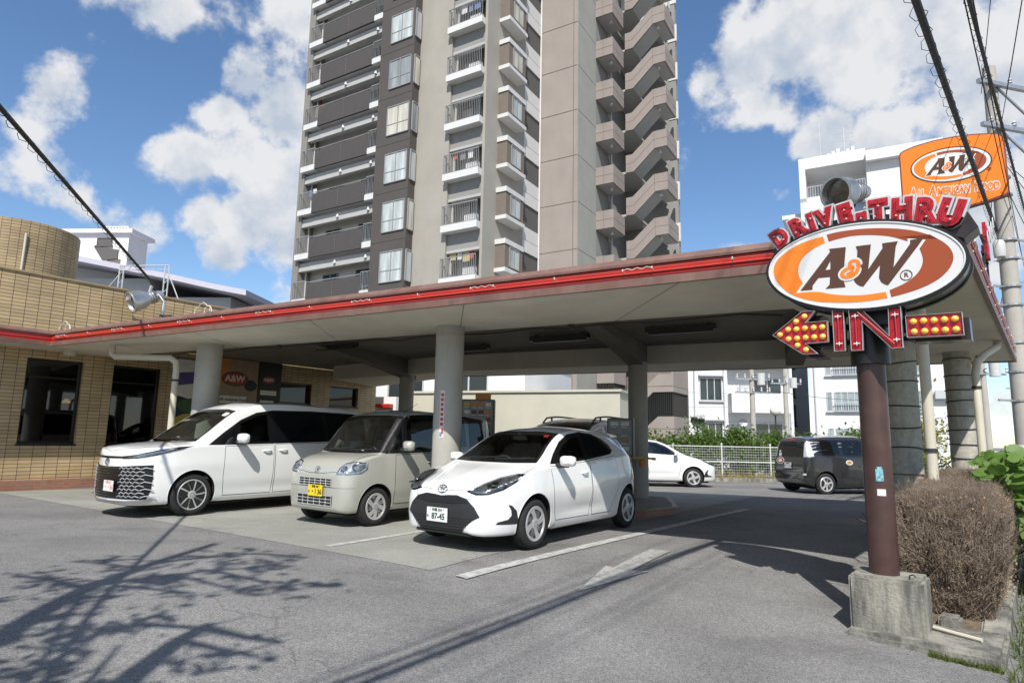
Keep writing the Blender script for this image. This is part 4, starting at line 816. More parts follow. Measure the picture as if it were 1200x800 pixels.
class Skin:
    """projects outlines on to a body so that panes, lamps and grilles follow its surface"""
    def __init__(s, vs, fs):
        me = bpy.data.meshes.new('s'); me.from_pydata(vs, [], fs); me.update(); bm = bmesh.new(); bm.from_mesh(me); bmesh.ops.recalc_face_normals(bm, faces=bm.faces); bmesh.ops.triangulate(bm, faces=bm.faces); bm.to_mesh(me); bm.free(); me.update()
        s.co = [v.co.copy() for v in me.vertices]; s.nn = [v.normal.copy() for v in me.vertices]; s.tri = [tuple(p.vertices) for p in me.polygons]
        s.t = BVHTree.FromPolygons(s.co, s.tri); bpy.data.meshes.remove(me)
    def nrm(s, i, p):
        w = [1 / (1e-6 + (s.co[v] - p).length) for v in s.tri[i]]; n = Vector()
        for v, q in zip(s.tri[i], w): n += s.nn[v] * q
        return n.normalized()
    def hit(s, view, a, b):
        o, r, u, d = (Vector(q) for q in (VIEWS[view] if isinstance(view, str) else view))
        p = o + r * a + u * b - d * 6
        h = s.t.ray_cast(p, d)
        if h[0] is None: h = s.t.find_nearest(o + r * a + u * b + (Vector((0, .1, 0)) if view == 'front' else Vector((0, 0, 0))))
        return h[0], s.nrm(h[2], h[0])
    def patch(s, poly, view, off=.004, d=.05, holes=(), skirt=.012, mirror=False, raise_=None):
        def dens(P):
            o = []
            for i in range(len(P)):
                a, b = Vector(P[i]), Vector(P[(i + 1) % len(P)]); k = max(1, int((b - a).length / d + .5)); o += [a + (b - a) * (q / k) for q in range(k)]
            return o
        loops = [dens(poly)] + [dens(h) for h in holes]; pts = []; ed = []
        for L in loops: b0 = len(pts); pts += L; ed += [(b0 + i, b0 + (i + 1) % len(L)) for i in range(len(L))]
        edge_pts = list(pts); x0 = min(p.x for p in loops[0]); x1 = max(p.x for p in loops[0]); y0 = min(p.y for p in loops[0]); y1 = max(p.y for p in loops[0])
        x = x0 + d * .5
        while x < x1:
            y = y0 + d * .5
            while y < y1:
                if in_poly((x, y), poly) and not any(in_poly((x, y), h) for h in holes) and min((q - Vector((x, y))).length_squared for q in edge_pts) > (.45 * d) ** 2: pts.append(Vector((x, y)))
                y += d
            x += d
        vs, es, fs, *_ = delaunay_2d_cdt(pts, ed, [], 0, 1e-5)
        fs = [f for f in fs if in_poly((sum(vs[i].x for i in f) / len(f), sum(vs[i].y for i in f) / len(f)), poly) and not any(in_poly((sum(vs[i].x for i in f) / len(f), sum(vs[i].y for i in f) / len(f)), h) for h in holes)]
        P = []; NN = []
        for v in vs:
            p, n = s.hit(view, v.x, v.y); e = off + (raise_(v.x, v.y) if raise_ else 0); P.append(p + n * e); NN.append(n)
        cnt = {}
        for f in fs:
            for i in range(len(f)): k = (f[i], f[(i + 1) % len(f)]); cnt[k] = 1
        # orient the faces outwards
        if fs:
            if sum((P[f[1]] - P[f[0]]).cross(P[f[2]] - P[f[0]]).dot(NN[f[0]]) for f in fs) < 0: fs = [tuple(q[::-1]) for q in fs]; cnt = {(b, a): 1 for a, b in cnt}
        nv = len(P); bd = [k for k in cnt if (k[1], k[0]) not in cnt]; mp = {}; allv = list(P); alln = list(NN); ff = [tuple(f) for f in fs]
        if skirt:
            for a, b in bd:
                for q in (a, b):
                    if q not in mp: mp[q] = len(allv); allv.append(P[q] - NN[q] * (skirt + off)); alln.append(NN[q])
                ff.append((b, a, mp[a], mp[b]))
        if mirror:
            allv = [Vector((-p.x, p.y, p.z)) for p in allv]; alln = [Vector((-p.x, p.y, p.z)) for p in alln]; ff = [f[::-1] for f in ff]
        return allv, ff, alln
    def put(s, name, m, parent, poly, view, custom=True, **k):
        v, f, n = s.patch(poly, view, **k); me = bpy.data.meshes.new(name); me.from_pydata([tuple(q) for q in v], [], f); me.materials.append(m)
        for p in me.polygons: p.use_smooth = True
        me.update()
        if custom: me.normals_split_custom_set_from_vertices([tuple(q) for q in n])
        o = bpy.data.objects.new(name, me); COL.objects.link(o); o.parent = parent; return o
    def line(s, mb, pts, view, r=.004, off=.001, d=.05, mirror=False, n=5):
        q = []
        for a, b in zip(pts[:-1], pts[1:]):
            a, b = Vector(a), Vector(b); k = max(1, int((b - a).length / d)); q += [a + (b - a) * (i / k) for i in range(k)]
        q.append(Vector(pts[-1])); P = []
        for v in q:
            p, nn = s.hit(view, v.x, v.y); p = p + nn * off; P.append((-p.x, p.y, p.z) if mirror else tuple(p))
        mb.tube(P, r, n)
C_ = dict(white=mat('car_white', (.80, .81, .80), .22, coat=1.0, var=.01, scale=1), beige=mat('car_beige', (.46, .462, .41), .32, .25, coat=1.0, var=.02), black=mat('car_charcoal', (.028, .028, .030), .25, .2, coat=1.0), navy=mat('car_navy', (.012, .016, .03), .25, .2, coat=1.0),
          trim=mat('car_trim', (.024, .024, .026), .45), grille=mat('car_grille', (.010, .010, .011), .35), gloss=mat('car_gloss_black', (.008, .008, .009), .08, coat=1), tyre=mat('tyre', (.018, .018, .018), .85, var=.15, scale=30, bump=.2, bscale=80), alloy=mat('alloy', (.58, .585, .59), .38, .45, coat=.3), darkalloy=mat('dark_alloy', (.06, .06, .062), .3, .7), chrome=mat('chrome', (.75, .76, .77), .08, 1.0),
          well=mat('wheel_well', (.008, .008, .008), .9), cabin=mat('cabin', (.075, .072, .068), .8), seat=mat('seat', (.12, .112, .10), .85, var=.1, scale=30), clear=glass_mat('windscreen', (.76, .82, .78), .055), tint=glass_mat('door_glass', (.38, .42, .40), .06), privacy=mat('privacy_glass', (.006, .007, .008), .03, spec=.55), lens=glass_mat('lamp_lens', (.85, .88, .9), .10), reflector=mat('reflector', (.66, .67, .68), .30, .45, var=.25, scale=40), lampin=mat('lamp_inner', (.20, .205, .21), .25, .6, var=.5, scale=40), badge=mat('badge_chrome', (.22, .225, .235), .2, .9), satin=mat('satin_chrome', (.72, .73, .74), .28, .8), redlens=mat('red_lens', (.32, .012, .012), .12, coat=1), amber=mat('amber_lens', (.55, .2, .03), .15, coat=1),
          plate=mat('plate_white', (.72, .72, .70), .5), plate_y=mat('plate_yellow', (.70, .55, .02), .5), ink=mat('plate_green', (.02, .07, .045), .5), inkb=mat('plate_black', (.02, .02, .02), .5), pink=mat('plate_pink', (.6, .25, .22), .5), line=mat('panel_gap', (.012, .012, .012), .8), sticker=mat('sticker', (.62, .62, .6), .5))
def wheel(car, y, x, Rr, wd, style, side):
    """tyre with its rim; side +1 = the car's left"""
    S = Matrix.Translation((x * side, y, Rr)) @ (Matrix.Rotation(math.pi, 4, 'Z') if side < 0 else Matrix.Identity(4)) @ Matrix.Rotation(math.pi / 2, 4, 'Y') @ Matrix.Rotation(style.get('ph', .2), 4, 'Z')
    rr = style['rim']; h = wd / 2
    t = MB(M=S); t.lathe([(rr - .01, -h + .01), (Rr - .045, -h), (Rr - .012, -h + .02), (Rr, -h + .045), (Rr, -.06), (Rr - .006, -.055), (Rr - .006, -.045), (Rr, -.04), (Rr, .04), (Rr - .006, .045), (Rr - .006, .055), (Rr, .06), (Rr, h - .045), (Rr - .012, h - .02), (Rr - .045, h), (rr + .012, h - .004), (rr - .004, h - .012), (rr - .012, h - .04), (rr - .012, -h + .02)], 48, closed=True)
    w = t.build('wheel', C_['tyre'], car, smooth=True)
    b = MB(M=S); b.lathe([(rr - .005, h - .012), (rr - .012, h - .03), (rr - .02, h - .06), (.05, h - .075), (0, h - .075)], 48); b.build('wheel_dish', C_['darkalloy'] if style.get('dark') else style.get('back', C_['darkalloy']), w, smooth=True)
    r_ = MB(M=S); r_.lathe([(rr - .006, h - .014), (rr + .003, h - .006), (rr - .004, h - .001), (rr - .016, h - .004), (rr - .02, h - .02)], 48, closed=True)
    n = style['n']; hub = style.get('hub', .045); z0, z1 = h - .045, h - .008
    for i in range(n):
        a0 = 2 * math.pi * i / n; tw_ = style.get('twist', 0)
        P = lambda r, a: (r * math.cos(a), r * math.sin(a))
        wi, wo = style['wi'], style['wo']; poly = []
        for k in range(5): f = k / 4; r = hub + (rr - .012 - hub) * f; poly.append(P(r, a0 + tw_ * f - (wi + (wo - wi) * f) / r))
        for k in range(4, -1, -1): f = k / 4; r = hub + (rr - .012 - hub) * f; poly.append(P(r, a0 + tw_ * f + (wi + (wo - wi) * f) / r))
        r_.prism(poly, z0, z1 - .004 * (i % 2))
    r_.lathe([(0, h - .002), (hub * .7, h - .002), (hub + .015, h - .008), (hub + .02, h - .04)], 24)
    if style.get('slots'):
        r_.lathe([(rr - .012, h - .010), (rr * .84, h - .006), (rr * .82, h - .02)], 48, closed=True)
    r_.build('rim', style.get('mat', C_['alloy']), w, smooth=25)
    k_ = MB(M=S)
    for i in range(style.get('nuts', 5)):
        a = 2 * math.pi * i / style.get('nuts', 5); k_.lathe([(.010, h - .012), (.010, h + .002), (0, h + .003)], 8, Matrix.Translation((hub * .62 * math.cos(a), hub * .62 * math.sin(a), 0)))
    k_.build('wheel_nut', C_['chrome'] if not style.get('mat') else C_['darkalloy'], w)
    return w
def plate(car, c, base, ink, region, kana, num, wide=.33, flip=1, pm=None):
    F = frame(c, (flip, 0, 0), (0, 0, 1)); p = MB(M=F); p.box((0, 0, 0), (wide, .165, .008)); po = p.build('number_plate', base, car, bevel=.004)
    def tx(s_, size, x, y, off=.0, xs=1.0): return text_mb(s_, size, .0012, off, F=F @ Matrix.Translation((x, y, .0052)), xs=xs, res=2)
    m = tx(region, .042, .0, .052, .0008); q = tx(kana, .04, -.138, -.022, .0006); r_ = tx(num, .098, .022, -.022, .0028, .92)
    for k, nm in ((m, 'plate_region'), (q, 'plate_kana'), (r_, 'plate_number')):
        if k.v: k.build(nm, ink, po)
    b_ = MB(M=F)
    for x in (-.105, .105): b_.lathe([(.007, .003), (.007, .008), (0, .009)], 8, Matrix.Translation((x, .062, 0)))
    b_.build('plate_bolt', C_['chrome'], po)
def seats(car, rows, w, zf, dark=True):
    for y, n in rows:
        for k in range(n):
            x = (k - (n - 1) / 2) * (w * 1.25 / max(1, n - .0)) * (1.0 if n > 2 else 1.15)
            m = MB(); sw = .5 if n < 3 else .44; h = sw / 2
            m.box((x, y, zf + .18), (sw, .5, .16)); m.box((x, y + .30, zf + .52), (sw - .04, .12, .62), rx=-.22); m.box((x, y + .40, zf + .93), (.25, .09, .17), rx=-.15); m.tube([(x - .05, y + .37, zf + .8), (x - .05, y + .39, zf + .9)], .008, 6); m.tube([(x + .05, y + .37, zf + .8), (x + .05, y + .39, zf + .9)], .008, 6)
            m.build('car_seat', C_['seat'], car, smooth=True, bevel=.035)
def mirror(car, sk, y, z, x, size, paint, mir, stalk=True):
    l_, d_, h_ = size; m = MB()
    S = Matrix.Translation((x * (-1 if mir else 1), y, z)) @ Matrix.Rotation((-.12 if mir else .12), 4, 'Z')
    pr = [(0, .35), (.25, .85), (.55, 1.0), (.85, .95), (1.0, .85)]
    vs = []; fs = []; k = 14
    for i, (t, sc) in enumerate(pr):
        for j in range(k):
            a = 2 * math.pi * j / k; ca, sa = math.cos(a), math.sin(a); e = .55
            vs.append(S @ Vector((l_ / 2 * sc * (abs(ca) ** e) * (1 if ca > 0 else -1), (t - .5) * d_, h_ / 2 * sc * (abs(sa) ** e) * (1 if sa > 0 else -1))))
    for i in range(len(pr) - 1):
        for j in range(k): fs.append((i * k + j, i * k + (j + 1) % k, (i + 1) * k + (j + 1) % k, (i + 1) * k + j))
    fs += [tuple(range(k)), tuple(range((len(pr) - 1) * k, len(pr) * k))[::-1]]
    m.add(vs, [f[::-1] for f in fs]); o = m.build('door_mirror', paint, car, smooth=50)
    g = MB(M=S); g.box((0, d_ * .505, 0), (l_ * .78, .006, h_ * .72)); g.build('mirror_glass', C_['chrome'], o)
    st_ = MB(); sg = -1 if mir else 1; st_.tube([(sg * (x - l_ * .75), y + .01, z - h_ * .42), (sg * (x - l_ * .3), y, z - h_ * .40), (sg * (x + l_ * .1), y, z - h_ * .42)], [.035, .03, .02], 8); st_.build('mirror_arm', C_['trim'], o, smooth=True)
def emblem3(car, c, w, tilt=0.0):
    """chrome badge of three ovals"""
    F = frame(c, (1, 0, 0), (0, math.sin(tilt), math.cos(tilt))); m = MB(M=F)
    def ov(a, b, x=0, y=0, r=.0045): m.tube([(x + a * math.cos(q), y + b * math.sin(q), 0) for q in [2 * math.pi * i / 28 for i in range(29)]], r, 6, caps=False)
    ov(w, w * .68); ov(w * .30, w * .62, 0, 0, .004); ov(w * .66, w * .24, 0, w * .36, .004)
    return m.build('badge', C_['badge'], car, smooth=True)
def build_car(root, sp):
    """shell by lofting, wheel arches, cabin and panes cut out of it; panes and trim laid on its skin"""
    L = sp['L']; cz = {k: pchip(sp[k]) for k in ('zt', 'zb', 'w', 'zs', 'wr', 'c')}; tf = sp.get('tum', .955)
    def half(y, grow=0.0):
        zt, zb, w, zs, wr, c = (cz[k](y) for k in ('zt', 'zb', 'w', 'zs', 'wr', 'c')); zs = min(zs, zt - .015)
        zm = zb + (zs - zb) * .52; ws = max(w * tf, wr + .004); h = zs - zb
        p = [(0, zb), (w * .74, zb), (w - .055, zb + .004), (w - .022, zb + h * .13), (w - .004, zb + h * .3), (w, zm), (w - .004, zb + h * .74), (ws + .002, zs - .012), (ws, zs), (max(wr, .02) + (ws - wr) * .45, zs + (zt - c - zs) * .55 - .0), (wr, zt - c), (wr - sp.get('edge', .05), zt - c * .8), (wr * .55, zt - c * .26), (0, zt)]
        return chaikin(p, 2)
    n = 92; ys = sorted(set([0, .006, .014, .025, .04, .06, .085, .115] + [.15 + (L - .3) * i / n for i in range(n + 1)] + [L - .115, L - .085, L - .06, L - .04, L - .025, L - .014, L - .006, L]))
    def bump(y, x, z):
        d = 0
        for yw in sp['wy']: d += sp.get('flare', .012) * math.exp(-((y - yw) / .42) ** 2) * math.exp(-((z - sp['R'] - .22) / .22) ** 2)
        for (yc, zc, sy, sz, amp) in sp.get('bumps', ()): d += amp * math.exp(-((y - yc) / sy) ** 2) * math.exp(-((z - zc) / sz) ** 2)
        return d
    def half2(y):
        return [(x + (bump(y, x, z) if x > .5 else 0), z) for x, z in half(y)]
    vs, fs = loft(half2, ys); sk = Skin(vs, fs)
    paint = sp['paint']; mats = [paint, C_['well'], C_['cabin']]
    body = mesh_obj(vs, fs, mats, 0)
    cm = MB(); Rr = sp['R']
    for yw in sp['wy']:
        for sg in (-1, 1):
            cm.lathe([(Rr + sp.get('gap', .045), 0), (Rr + sp.get('gap', .045), .42)], 48, Matrix.Translation((sg * (sp['hw'] - .30) if sg > 0 else -sp['hw'] - .12, yw, Rr + .012)) @ Matrix.Rotation(math.pi / 2, 4, 'Y'))
    cut(body, mesh_obj(cm.v, cm.f, mats, 1))
    y0, y1 = sp['cabin']
    def hcab(y):
        zt = min(cz['zt'](y - .10), cz['zt'](y + .10), cz['zt'](y)) - .05; zs = min(cz['zs'](y), zt - .02); w = cz['w'](y) - .10; wr = max(.2, cz['wr'](y) - .035); zf = sp.get('floor', .42)
        zs = max(zs, zf + .2); zt = max(zt, zs + .03)
        return [(0, zf), (w * .7, zf), (w - .02, zf + .01), (w, (zf + zs) / 2), (w * .97 - .01, zs), (wr, zt - .04), (wr * .5, zt - .01), (0, zt)]
    cy = [y0 + (y1 - y0) * i / 26 for i in range(27)]; v2, f2 = loft(hcab, cy); cut(body, mesh_obj(v2, f2, mats, 2))
    ws = sp['screen']; hole = inset(ws, sp.get('frit', .035)); pm = MB()
    pm.prism(hole, sp['cabin'][0] + .75, -.5, Matrix(((1, 0, 0, 0), (0, 0, 1, 0), (0, 1, 0, 0), (0, 0, 0, 1))))
    cut(body, mesh_obj(pm.v, pm.f, mats, 1)); pm = MB()
    for g in sp['cutglass']:
        gi = inset(g, .018)
        for a, b in ((.35, 1.2), (-1.2, -.35)): pm.prism(gi, a, b, Matrix(((0, 0, 1, 0), (1, 0, 0, 0), (0, 1, 0, 0), (0, 0, 0, 1))))
    if sp.get('rearcut'): pm.prism(sp['rearcut'], sp['L'] - .35, sp['L'] + .5, Matrix(((1, 0, 0, 0), (0, 0, 1, 0), (0, 1, 0, 0), (0, 0, 0, 1))))
    cut(body, mesh_obj(pm.v, pm.f, mats, 1))
    body.name = 'body'; body.data.name = 'body'; body.parent = root
    for p in body.data.polygons: p.use_smooth = True
    body.data.set_sharp_from_angle(angle=R(38))
    # panes
    sk.put('windscreen_frame', C_['gloss'], root, ws, 'front', off=.003, holes=[hole]); sk.put('windscreen', C_['clear'], root, inset(hole, -.012), 'front', off=.001, skirt=0)
    for mir in (False, True):
        hs = [inset(g, .018) for g in sp['cutglass']]
        sk.put('window_surround', C_['gloss'], root, sp['dlo'], 'side', off=.003, holes=hs, mirror=mir, d=.04)
        for g in hs: sk.put('side_window', C_['tint'], root, inset(g, -.012), 'side', off=.001, skirt=0, mirror=mir)
        for g in sp.get('darkglass', ()): sk.put('side_window', C_['privacy'], root, g, 'side', off=.007, mirror=mir, d=.04)
        for k_, dr in enumerate(sp.get('doors', ())):
            do = sk.put('door', paint, root, inset(dr, .004), 'side', off=.003, mirror=mir, d=.045, skirt=.004)
            gp = MB(); sk.line(gp, dr + [dr[0]], 'side', .0055, -.0015, .05, mir, 4); gp.build('door_gap', C_['line'], do)
        for (hy, hz) in sp.get('handles', ()):
            hm = MB(); p, nn = sk.hit('side', hy, hz); sg = -1 if mir else 1
            hm.tube([(sg * (p.x + .004), hy - .085, hz), (sg * (p.x + .028), hy - .06, hz + .002), (sg * (p.x + .034), hy, hz + .004), (sg * (p.x + .028), hy + .06, hz + .002), (sg * (p.x + .004), hy + .085, hz)], [.010, .013, .014, .013, .010], 8); hm.build('door_handle', paint, root, smooth=True)
            cu2 = [(hy + .05 * math.cos(q), hz - .004 + .030 * math.sin(q)) for q in [2 * math.pi * i / 14 for i in range(14)]]; sk.put('handle_recess', mat_recess(paint), root, cu2, 'side', off=.0045, mirror=mir, d=.03)
        ar = MB()
        for yw in sp['wy']:
            rr = Rr + sp.get('gap', .045) + .004; pts = [(yw + rr * math.cos(q), Rr + .012 + rr * math.sin(q)) for q in [-.25 + (math.pi + .5) * i / 30 for i in range(31)]]
            pts = [q for q in pts if q[1] > cz['zb'](q[0]) + .03]
            sk.line(ar, pts, 'side', .007, -.003, .03, mir, 6)
        ar.build('arch_lip', paint if not sp.get('archmat') else sp['archmat'], root, smooth=True)
        mirror(root, sk, *sp['mirror'], paint, mir)
    st = sp['wheel']
    for yw in sp['wy']:
        for sg in (1, -1): wheel(root, yw, sp['hw'] - sp['tw'] / 2 - .012, Rr, sp['tw'], st, sg)
    # cabin furniture
    da = MB(); yd = sp['cabin'][0] + .02; hwc = sp['hw'] - .12; zd = sp['dash']
    da.box((0, yd + .28, zd - .12), (hwc * 2, .5, .22)); da.box((0, yd + .42, zd - .02), (hwc * 1.9, .2, .10)); da.box((.33, yd + .5, zd + .02), (.3, .1, .1)); da.build('dashboard', C_['cabin'], root, smooth=True, bevel=.03)
    sw = MB(); Fs = Matrix.Translation((-.36, yd + .72, zd - .03)) @ Matrix.Rotation(R(-68), 4, 'X'); sw.M = Fs
    sw.tube([(.18 * math.cos(q), .18 * math.sin(q), 0) for q in [2 * math.pi * i / 24 for i in range(25)]], .014, 8, caps=False); sw.box((0, 0, -.01), (.32, .05, .02)); sw.box((0, -.07, -.01), (.05, .14, .02)); sw.build('steering_wheel', C_['trim'], root, smooth=True)
    seats(root, sp['seats'], sp['hw'], sp.get('floor', .42) - .02)
    rv = MB(); pz = sp['rearview']; rv.box((0, pz[0], pz[1]), (.22, .03, .065)); rv.tube([(0, pz[0] - .03, pz[1] + .1), (0, pz[0], pz[1])], .008, 6); rv.build('rear_view_mirror', C_['trim'], root, bevel=.012)
    wp_ = MB()
    for pts in sp['wipers']: sk.line(wp_, pts, 'front', .008, .016, .08)
    wp_.build('wiper', C_['trim'], root)
    un = MB(); un.bb(-sp['hw'] + .28, sp['hw'] - .28, .25, L - .3, cz['zb'](L / 2) - .045, cz['zb'](L / 2) + .02); un.build('underbody', C_['well'], root, bevel=.02)
    return sk, cz
_rec = {}
def mat_recess(p): return p
def mirrored(f):
    for m in (False, True): f(m)
CAR_ROT = LOT
def place(car, front, rz):
    car.location = (front[0], front[1], gz(*front) + .004); car.rotation_euler = (0, 0, rz)
ANG = lambda q: ((0, 0, 0), (math.cos(R(q)), math.sin(R(q)), 0), (0, 0, 1), (-math.sin(R(q)), math.cos(R(q)), 0))
HATCH = dict(L=3.94, hw=.845, R=.30, tw=.185, wy=(.795, 3.345), gap=.05, flare=.016, tum=.945,
    zt=[(0, .56), (.015, .66), (.05, .72), (.12, .765), (.3, .83), (.6, .915), (.9, .985), (1.0, 1.02), (1.2, 1.13), (1.45, 1.285), (1.7, 1.405), (1.95, 1.47), (2.3, 1.50), (2.7, 1.493), (3.1, 1.462), (3.45, 1.405), (3.57, 1.365), (3.64, 1.22), (3.76, 1.0), (3.86, .93), (3.91, .80), (3.94, .6)],
    zb=[(0, .29), (.03, .22), (.12, .19), (.5, .185), (3.3, .185), (3.6, .22), (3.85, .28), (3.94, .42)],
    w=[(0, .36), (.015, .45), (.04, .53), (.08, .60), (.15, .675), (.25, .745), (.40, .80), (.6, .832), (.8, .845), (1.5, .832), (2.4, .832), (3.1, .845), (3.4, .83), (3.7, .75), (3.88, .64), (3.94, .5)],
    zs=[(0, .52), (.06, .66), (.15, .73), (.35, .80), (.6, .87), (.9, .925), (1.2, .955), (2.2, .985), (3.0, 1.05), (3.4, 1.08), (3.6, 1.05), (3.8, .9), (3.94, .55)],
    wr=[(0, .26), (.04, .40), (.1, .49), (.4, .61), (.95, .705), (1.3, .655), (1.75, .585), (2.3, .57), (3.0, .545), (3.45, .50), (3.6, .52), (3.8, .50), (3.94, .36)],
    c=[(0, .02), (.15, .045), (.5, .055), (.95, .03), (1.3, .05), (1.75, .055), (3.4, .07), (3.6, .03), (3.94, .02)],
    bumps=[(3.25, .78, .5, .14, .022), (1.9, .40, .7, .07, -.022), (1.9, .62, .8, .09, .008)],
    cabin=(1.02, 3.5), floor=.36, dash=.93, screen=[(-.668, 1.008), (-.35, .998), (.35, .998), (.668, 1.008), (.635, 1.10), (.538, 1.388), (.3, 1.41), (-.3, 1.41), (-.538, 1.388), (-.635, 1.10)],
    dlo=[(1.22, .995), (1.40, 1.125), (1.64, 1.275), (1.90, 1.378), (2.25, 1.418), (2.6, 1.395), (2.88, 1.325), (3.01, 1.24), (3.02, 1.155), (2.9, 1.105), (2.6, 1.07), (2.2, 1.035), (1.5, .995)],
    cutglass=[[(1.50, 1.02), (1.50, 1.135), (1.71, 1.255), (1.94, 1.338), (2.16, 1.365), (2.18, 1.05)]], darkglass=[[(2.26, 1.06), (2.25, 1.383), (2.58, 1.36), (2.83, 1.295), (2.94, 1.225), (2.94, 1.155), (2.85, 1.12), (2.6, 1.09)]],
    doors=[[(1.19, .965), (1.2, .55), (1.26, .30), (2.14, .29), (2.2, .6), (2.2, 1.015), (1.5, .975)], [(2.22, .29), (2.75, .29), (2.86, .46), (2.98, .62), (2.98, 1.08), (2.6, 1.05), (2.22, 1.02), (2.22, .6)]],
    handles=[(2.02, .86)], mirror=(1.34, 1.035, .945, (.22, .13, .14)), wheel=dict(rim=.205, n=8, wi=.030, wo=.043, hub=.05, twist=.32, slots=1, ph=.1), seats=[(1.75, 2), (2.55, 3)], rearview=(1.62, 1.32), wipers=[[(-.45, 1.035), (-.1, 1.045), (.15, 1.06)], [(.02, 1.03), (.35, 1.04), (.6, 1.05)]], paint=C_['white'])

def hatch(root, full=True):
    sk, cz = build_car(root, HATCH)
    P = sk.put
    P('lower_grille', C_['trim'], root, [(-.555, .415), (-.49, .52), (-.385, .61), (-.24, .645), (-.1, .638), (0, .628), (.1, .638), (.24, .645), (.385, .61), (.49, .52), (.555, .415), (.48, .375), (.35, .275), (.315, .205), (-.315, .205), (-.35, .275), (-.48, .375)], 'front', off=.006, d=.035)
    ug = P('upper_grille', C_['grille'], root, [(-.41, .565), (-.34, .61), (-.2, .635), (0, .615), (.2, .635), (.34, .61), (.41, .565), (.2, .54), (-.2, .54)], 'front', off=.009, d=.03)
    b = MB()
    for z in (.565, .585, .605, .625): sk.line(b, [(-.36 + (z - .565) * 1.2, z), (0, z - .005), (.36 - (z - .565) * 1.2, z)], 'front', .0045, .011, .04)
    for z in (.24, .27, .30, .33, .36, .39): sk.line(b, [(-.34 - (z - .24) * .9, z), (.34 + (z - .24) * .9, z)], 'front', .005, .009, .05)
    b.build('grille_bar', C_['trim'], root, smooth=True)
    P('bumper_lip', C_['trim'], root, [(-.40, .225), (.40, .225), (.44, .20), (-.44, .20)], 'front', off=.018, d=.04)
    emblem3(root, Vector((0, -.012, .0)) + sk.hit('front', 0, .705)[0], .072, .35)
    plate(root, (-.035, -.022, .405), C_['plate'], C_['ink'], '沖縄 504', 'わ', '87-45')
    MB().box((-.035, -.008, .405), (.20, .022, .10)).build('plate_bracket', C_['trim'], root)
    def lamps(m):
        v = ANG(30)
        hl = P('headlight', C_['gloss'], root, [(.33, .690), (.45, .655), (.60, .665), (.76, .715), (.90, .80), (.985, .885), (.90, .885), (.70, .845), (.52, .775)], v, off=.004, mirror=m, d=.03)
        P('lamp_lens', C_['lens'], hl, [(.36, .693), (.46, .667), (.60, .677), (.75, .725), (.88, .805), (.95, .868), (.89, .870), (.70, .830), (.52, .762)], v, off=.014, mirror=m, d=.03, skirt=0)
        P('lamp_reflector', C_['lampin'], hl, [(.40, .690), (.47, .673), (.60, .682), (.64, .70), (.58, .735), (.56, .765), (.50, .745)], v, off=.007, mirror=m, d=.02)
        P('lamp_reflector', C_['lampin'], hl, [(.73, .725), (.82, .765), (.90, .825), (.945, .866), (.88, .867), (.72, .825), (.69, .79)], v, off=.007, mirror=m, d=.02); P('daytime_light', C_['satin'], hl, [(.38, .70), (.52, .765), (.70, .832), (.89, .872), (.89, .882), (.70, .843), (.52, .775)], v, off=.009, mirror=m, d=.02)
        p, n = sk.hit(v, .655, .745); p = Vector((-p.x, p.y, p.z)) if m else p; n = Vector((-n.x, n.y, n.z)) if m else n
        F = frame(p + n * .008, n.orthogonal(), n.cross(n.orthogonal())); q = MB(M=F); q.lathe([(.050, -.01), (.050, .002), (.040, .003), (.038, -.002)], 24, closed=True); q.build('projector_ring', C_['chrome'], hl, smooth=True)
        q = MB(M=F); q.lathe([(.037, -.004), (.03, .0), (.015, .003), (0, .004)], 20); q.build('projector', C_['privacy'], hl, smooth=True)
        fd = P('fog_recess', C_['trim'], root, [(.83, .555), (.865, .54), (.905, .48), (.918, .37), (.905, .33), (.71, .335), (.73, .36), (.83, .385), (.862, .43), (.858, .49)], ANG(20), off=.004, mirror=m, d=.025)
        P('tail_light', C_['redlens'], root, [(3.55, .90), (3.72, .90), (3.82, .95), (3.74, 1.02), (3.6, 1.03)], 'side', off=.008, mirror=m, d=.03)
        P('sill_trim', C_['white'], root, [(1.22, .20), (2.95, .20), (2.9, .265), (1.26, .265)], 'side', off=.014, mirror=m, d=.05)
    mirrored(lamps)
    hd = MB(); 
    for s in (1, -1): sk.line(hd, [(.40 * s, .02), (.50 * s, .09), (.62 * s, .30), (.70 * s, .60), (.715 * s, .93)], 'top', .0045, -.001, .04)
    sk.line(hd, [(-.40, .06), (-.2, .035), (0, .03), (.2, .035), (.40, .06)], 'top', .004, -.001, .04); hd.build('bonnet_gap', C_['line'], root)
    hr = MB()
    for s in (1, -1): sk.line(hr, [(.30 * s, .12), (.40 * s, .45), (.52 * s, .92)], 'top', .012, -.007, .04)
    hr.build('bonnet_crease', C_['white'], root, smooth=True)
    P('rear_window', C_['privacy'], root, [(-.5, 1.05), (.5, 1.05), (.44, 1.28), (-.44, 1.28)], 'rear', off=.005)
    sp_ = MB(); sp_.prism([(3.36, 1.42), (3.72, 1.38), (3.74, 1.36), (3.5, 1.355)], -.46, .46, Matrix(((0, 0, 1, 0), (1, 0, 0, 0), (0, 1, 0, 0), (0, 0, 0, 1)))); sp_.build('spoiler', C_['white'], root, bevel=.012, smooth=True)
    P('rear_bumper_trim', C_['trim'], root, [(-.55, .32), (.55, .32), (.5, .5), (-.5, .5)], 'rear', off=.004)
    P('windscreen_sticker', C_['redlens'], root, [(.40, 1.345), (.455, 1.342), (.455, 1.36), (.40, 1.362)], 'front', off=.006, d=.03)
car = thing('hatchback', 'white hatchback with black grille parked nearest, plate reading 87-45', 'car'); hatch(car)
place(car, (-.81, 7.72), LOT)
car2 = thing('hatchback', 'white hatchback seen side on before the mesh fence', 'car')
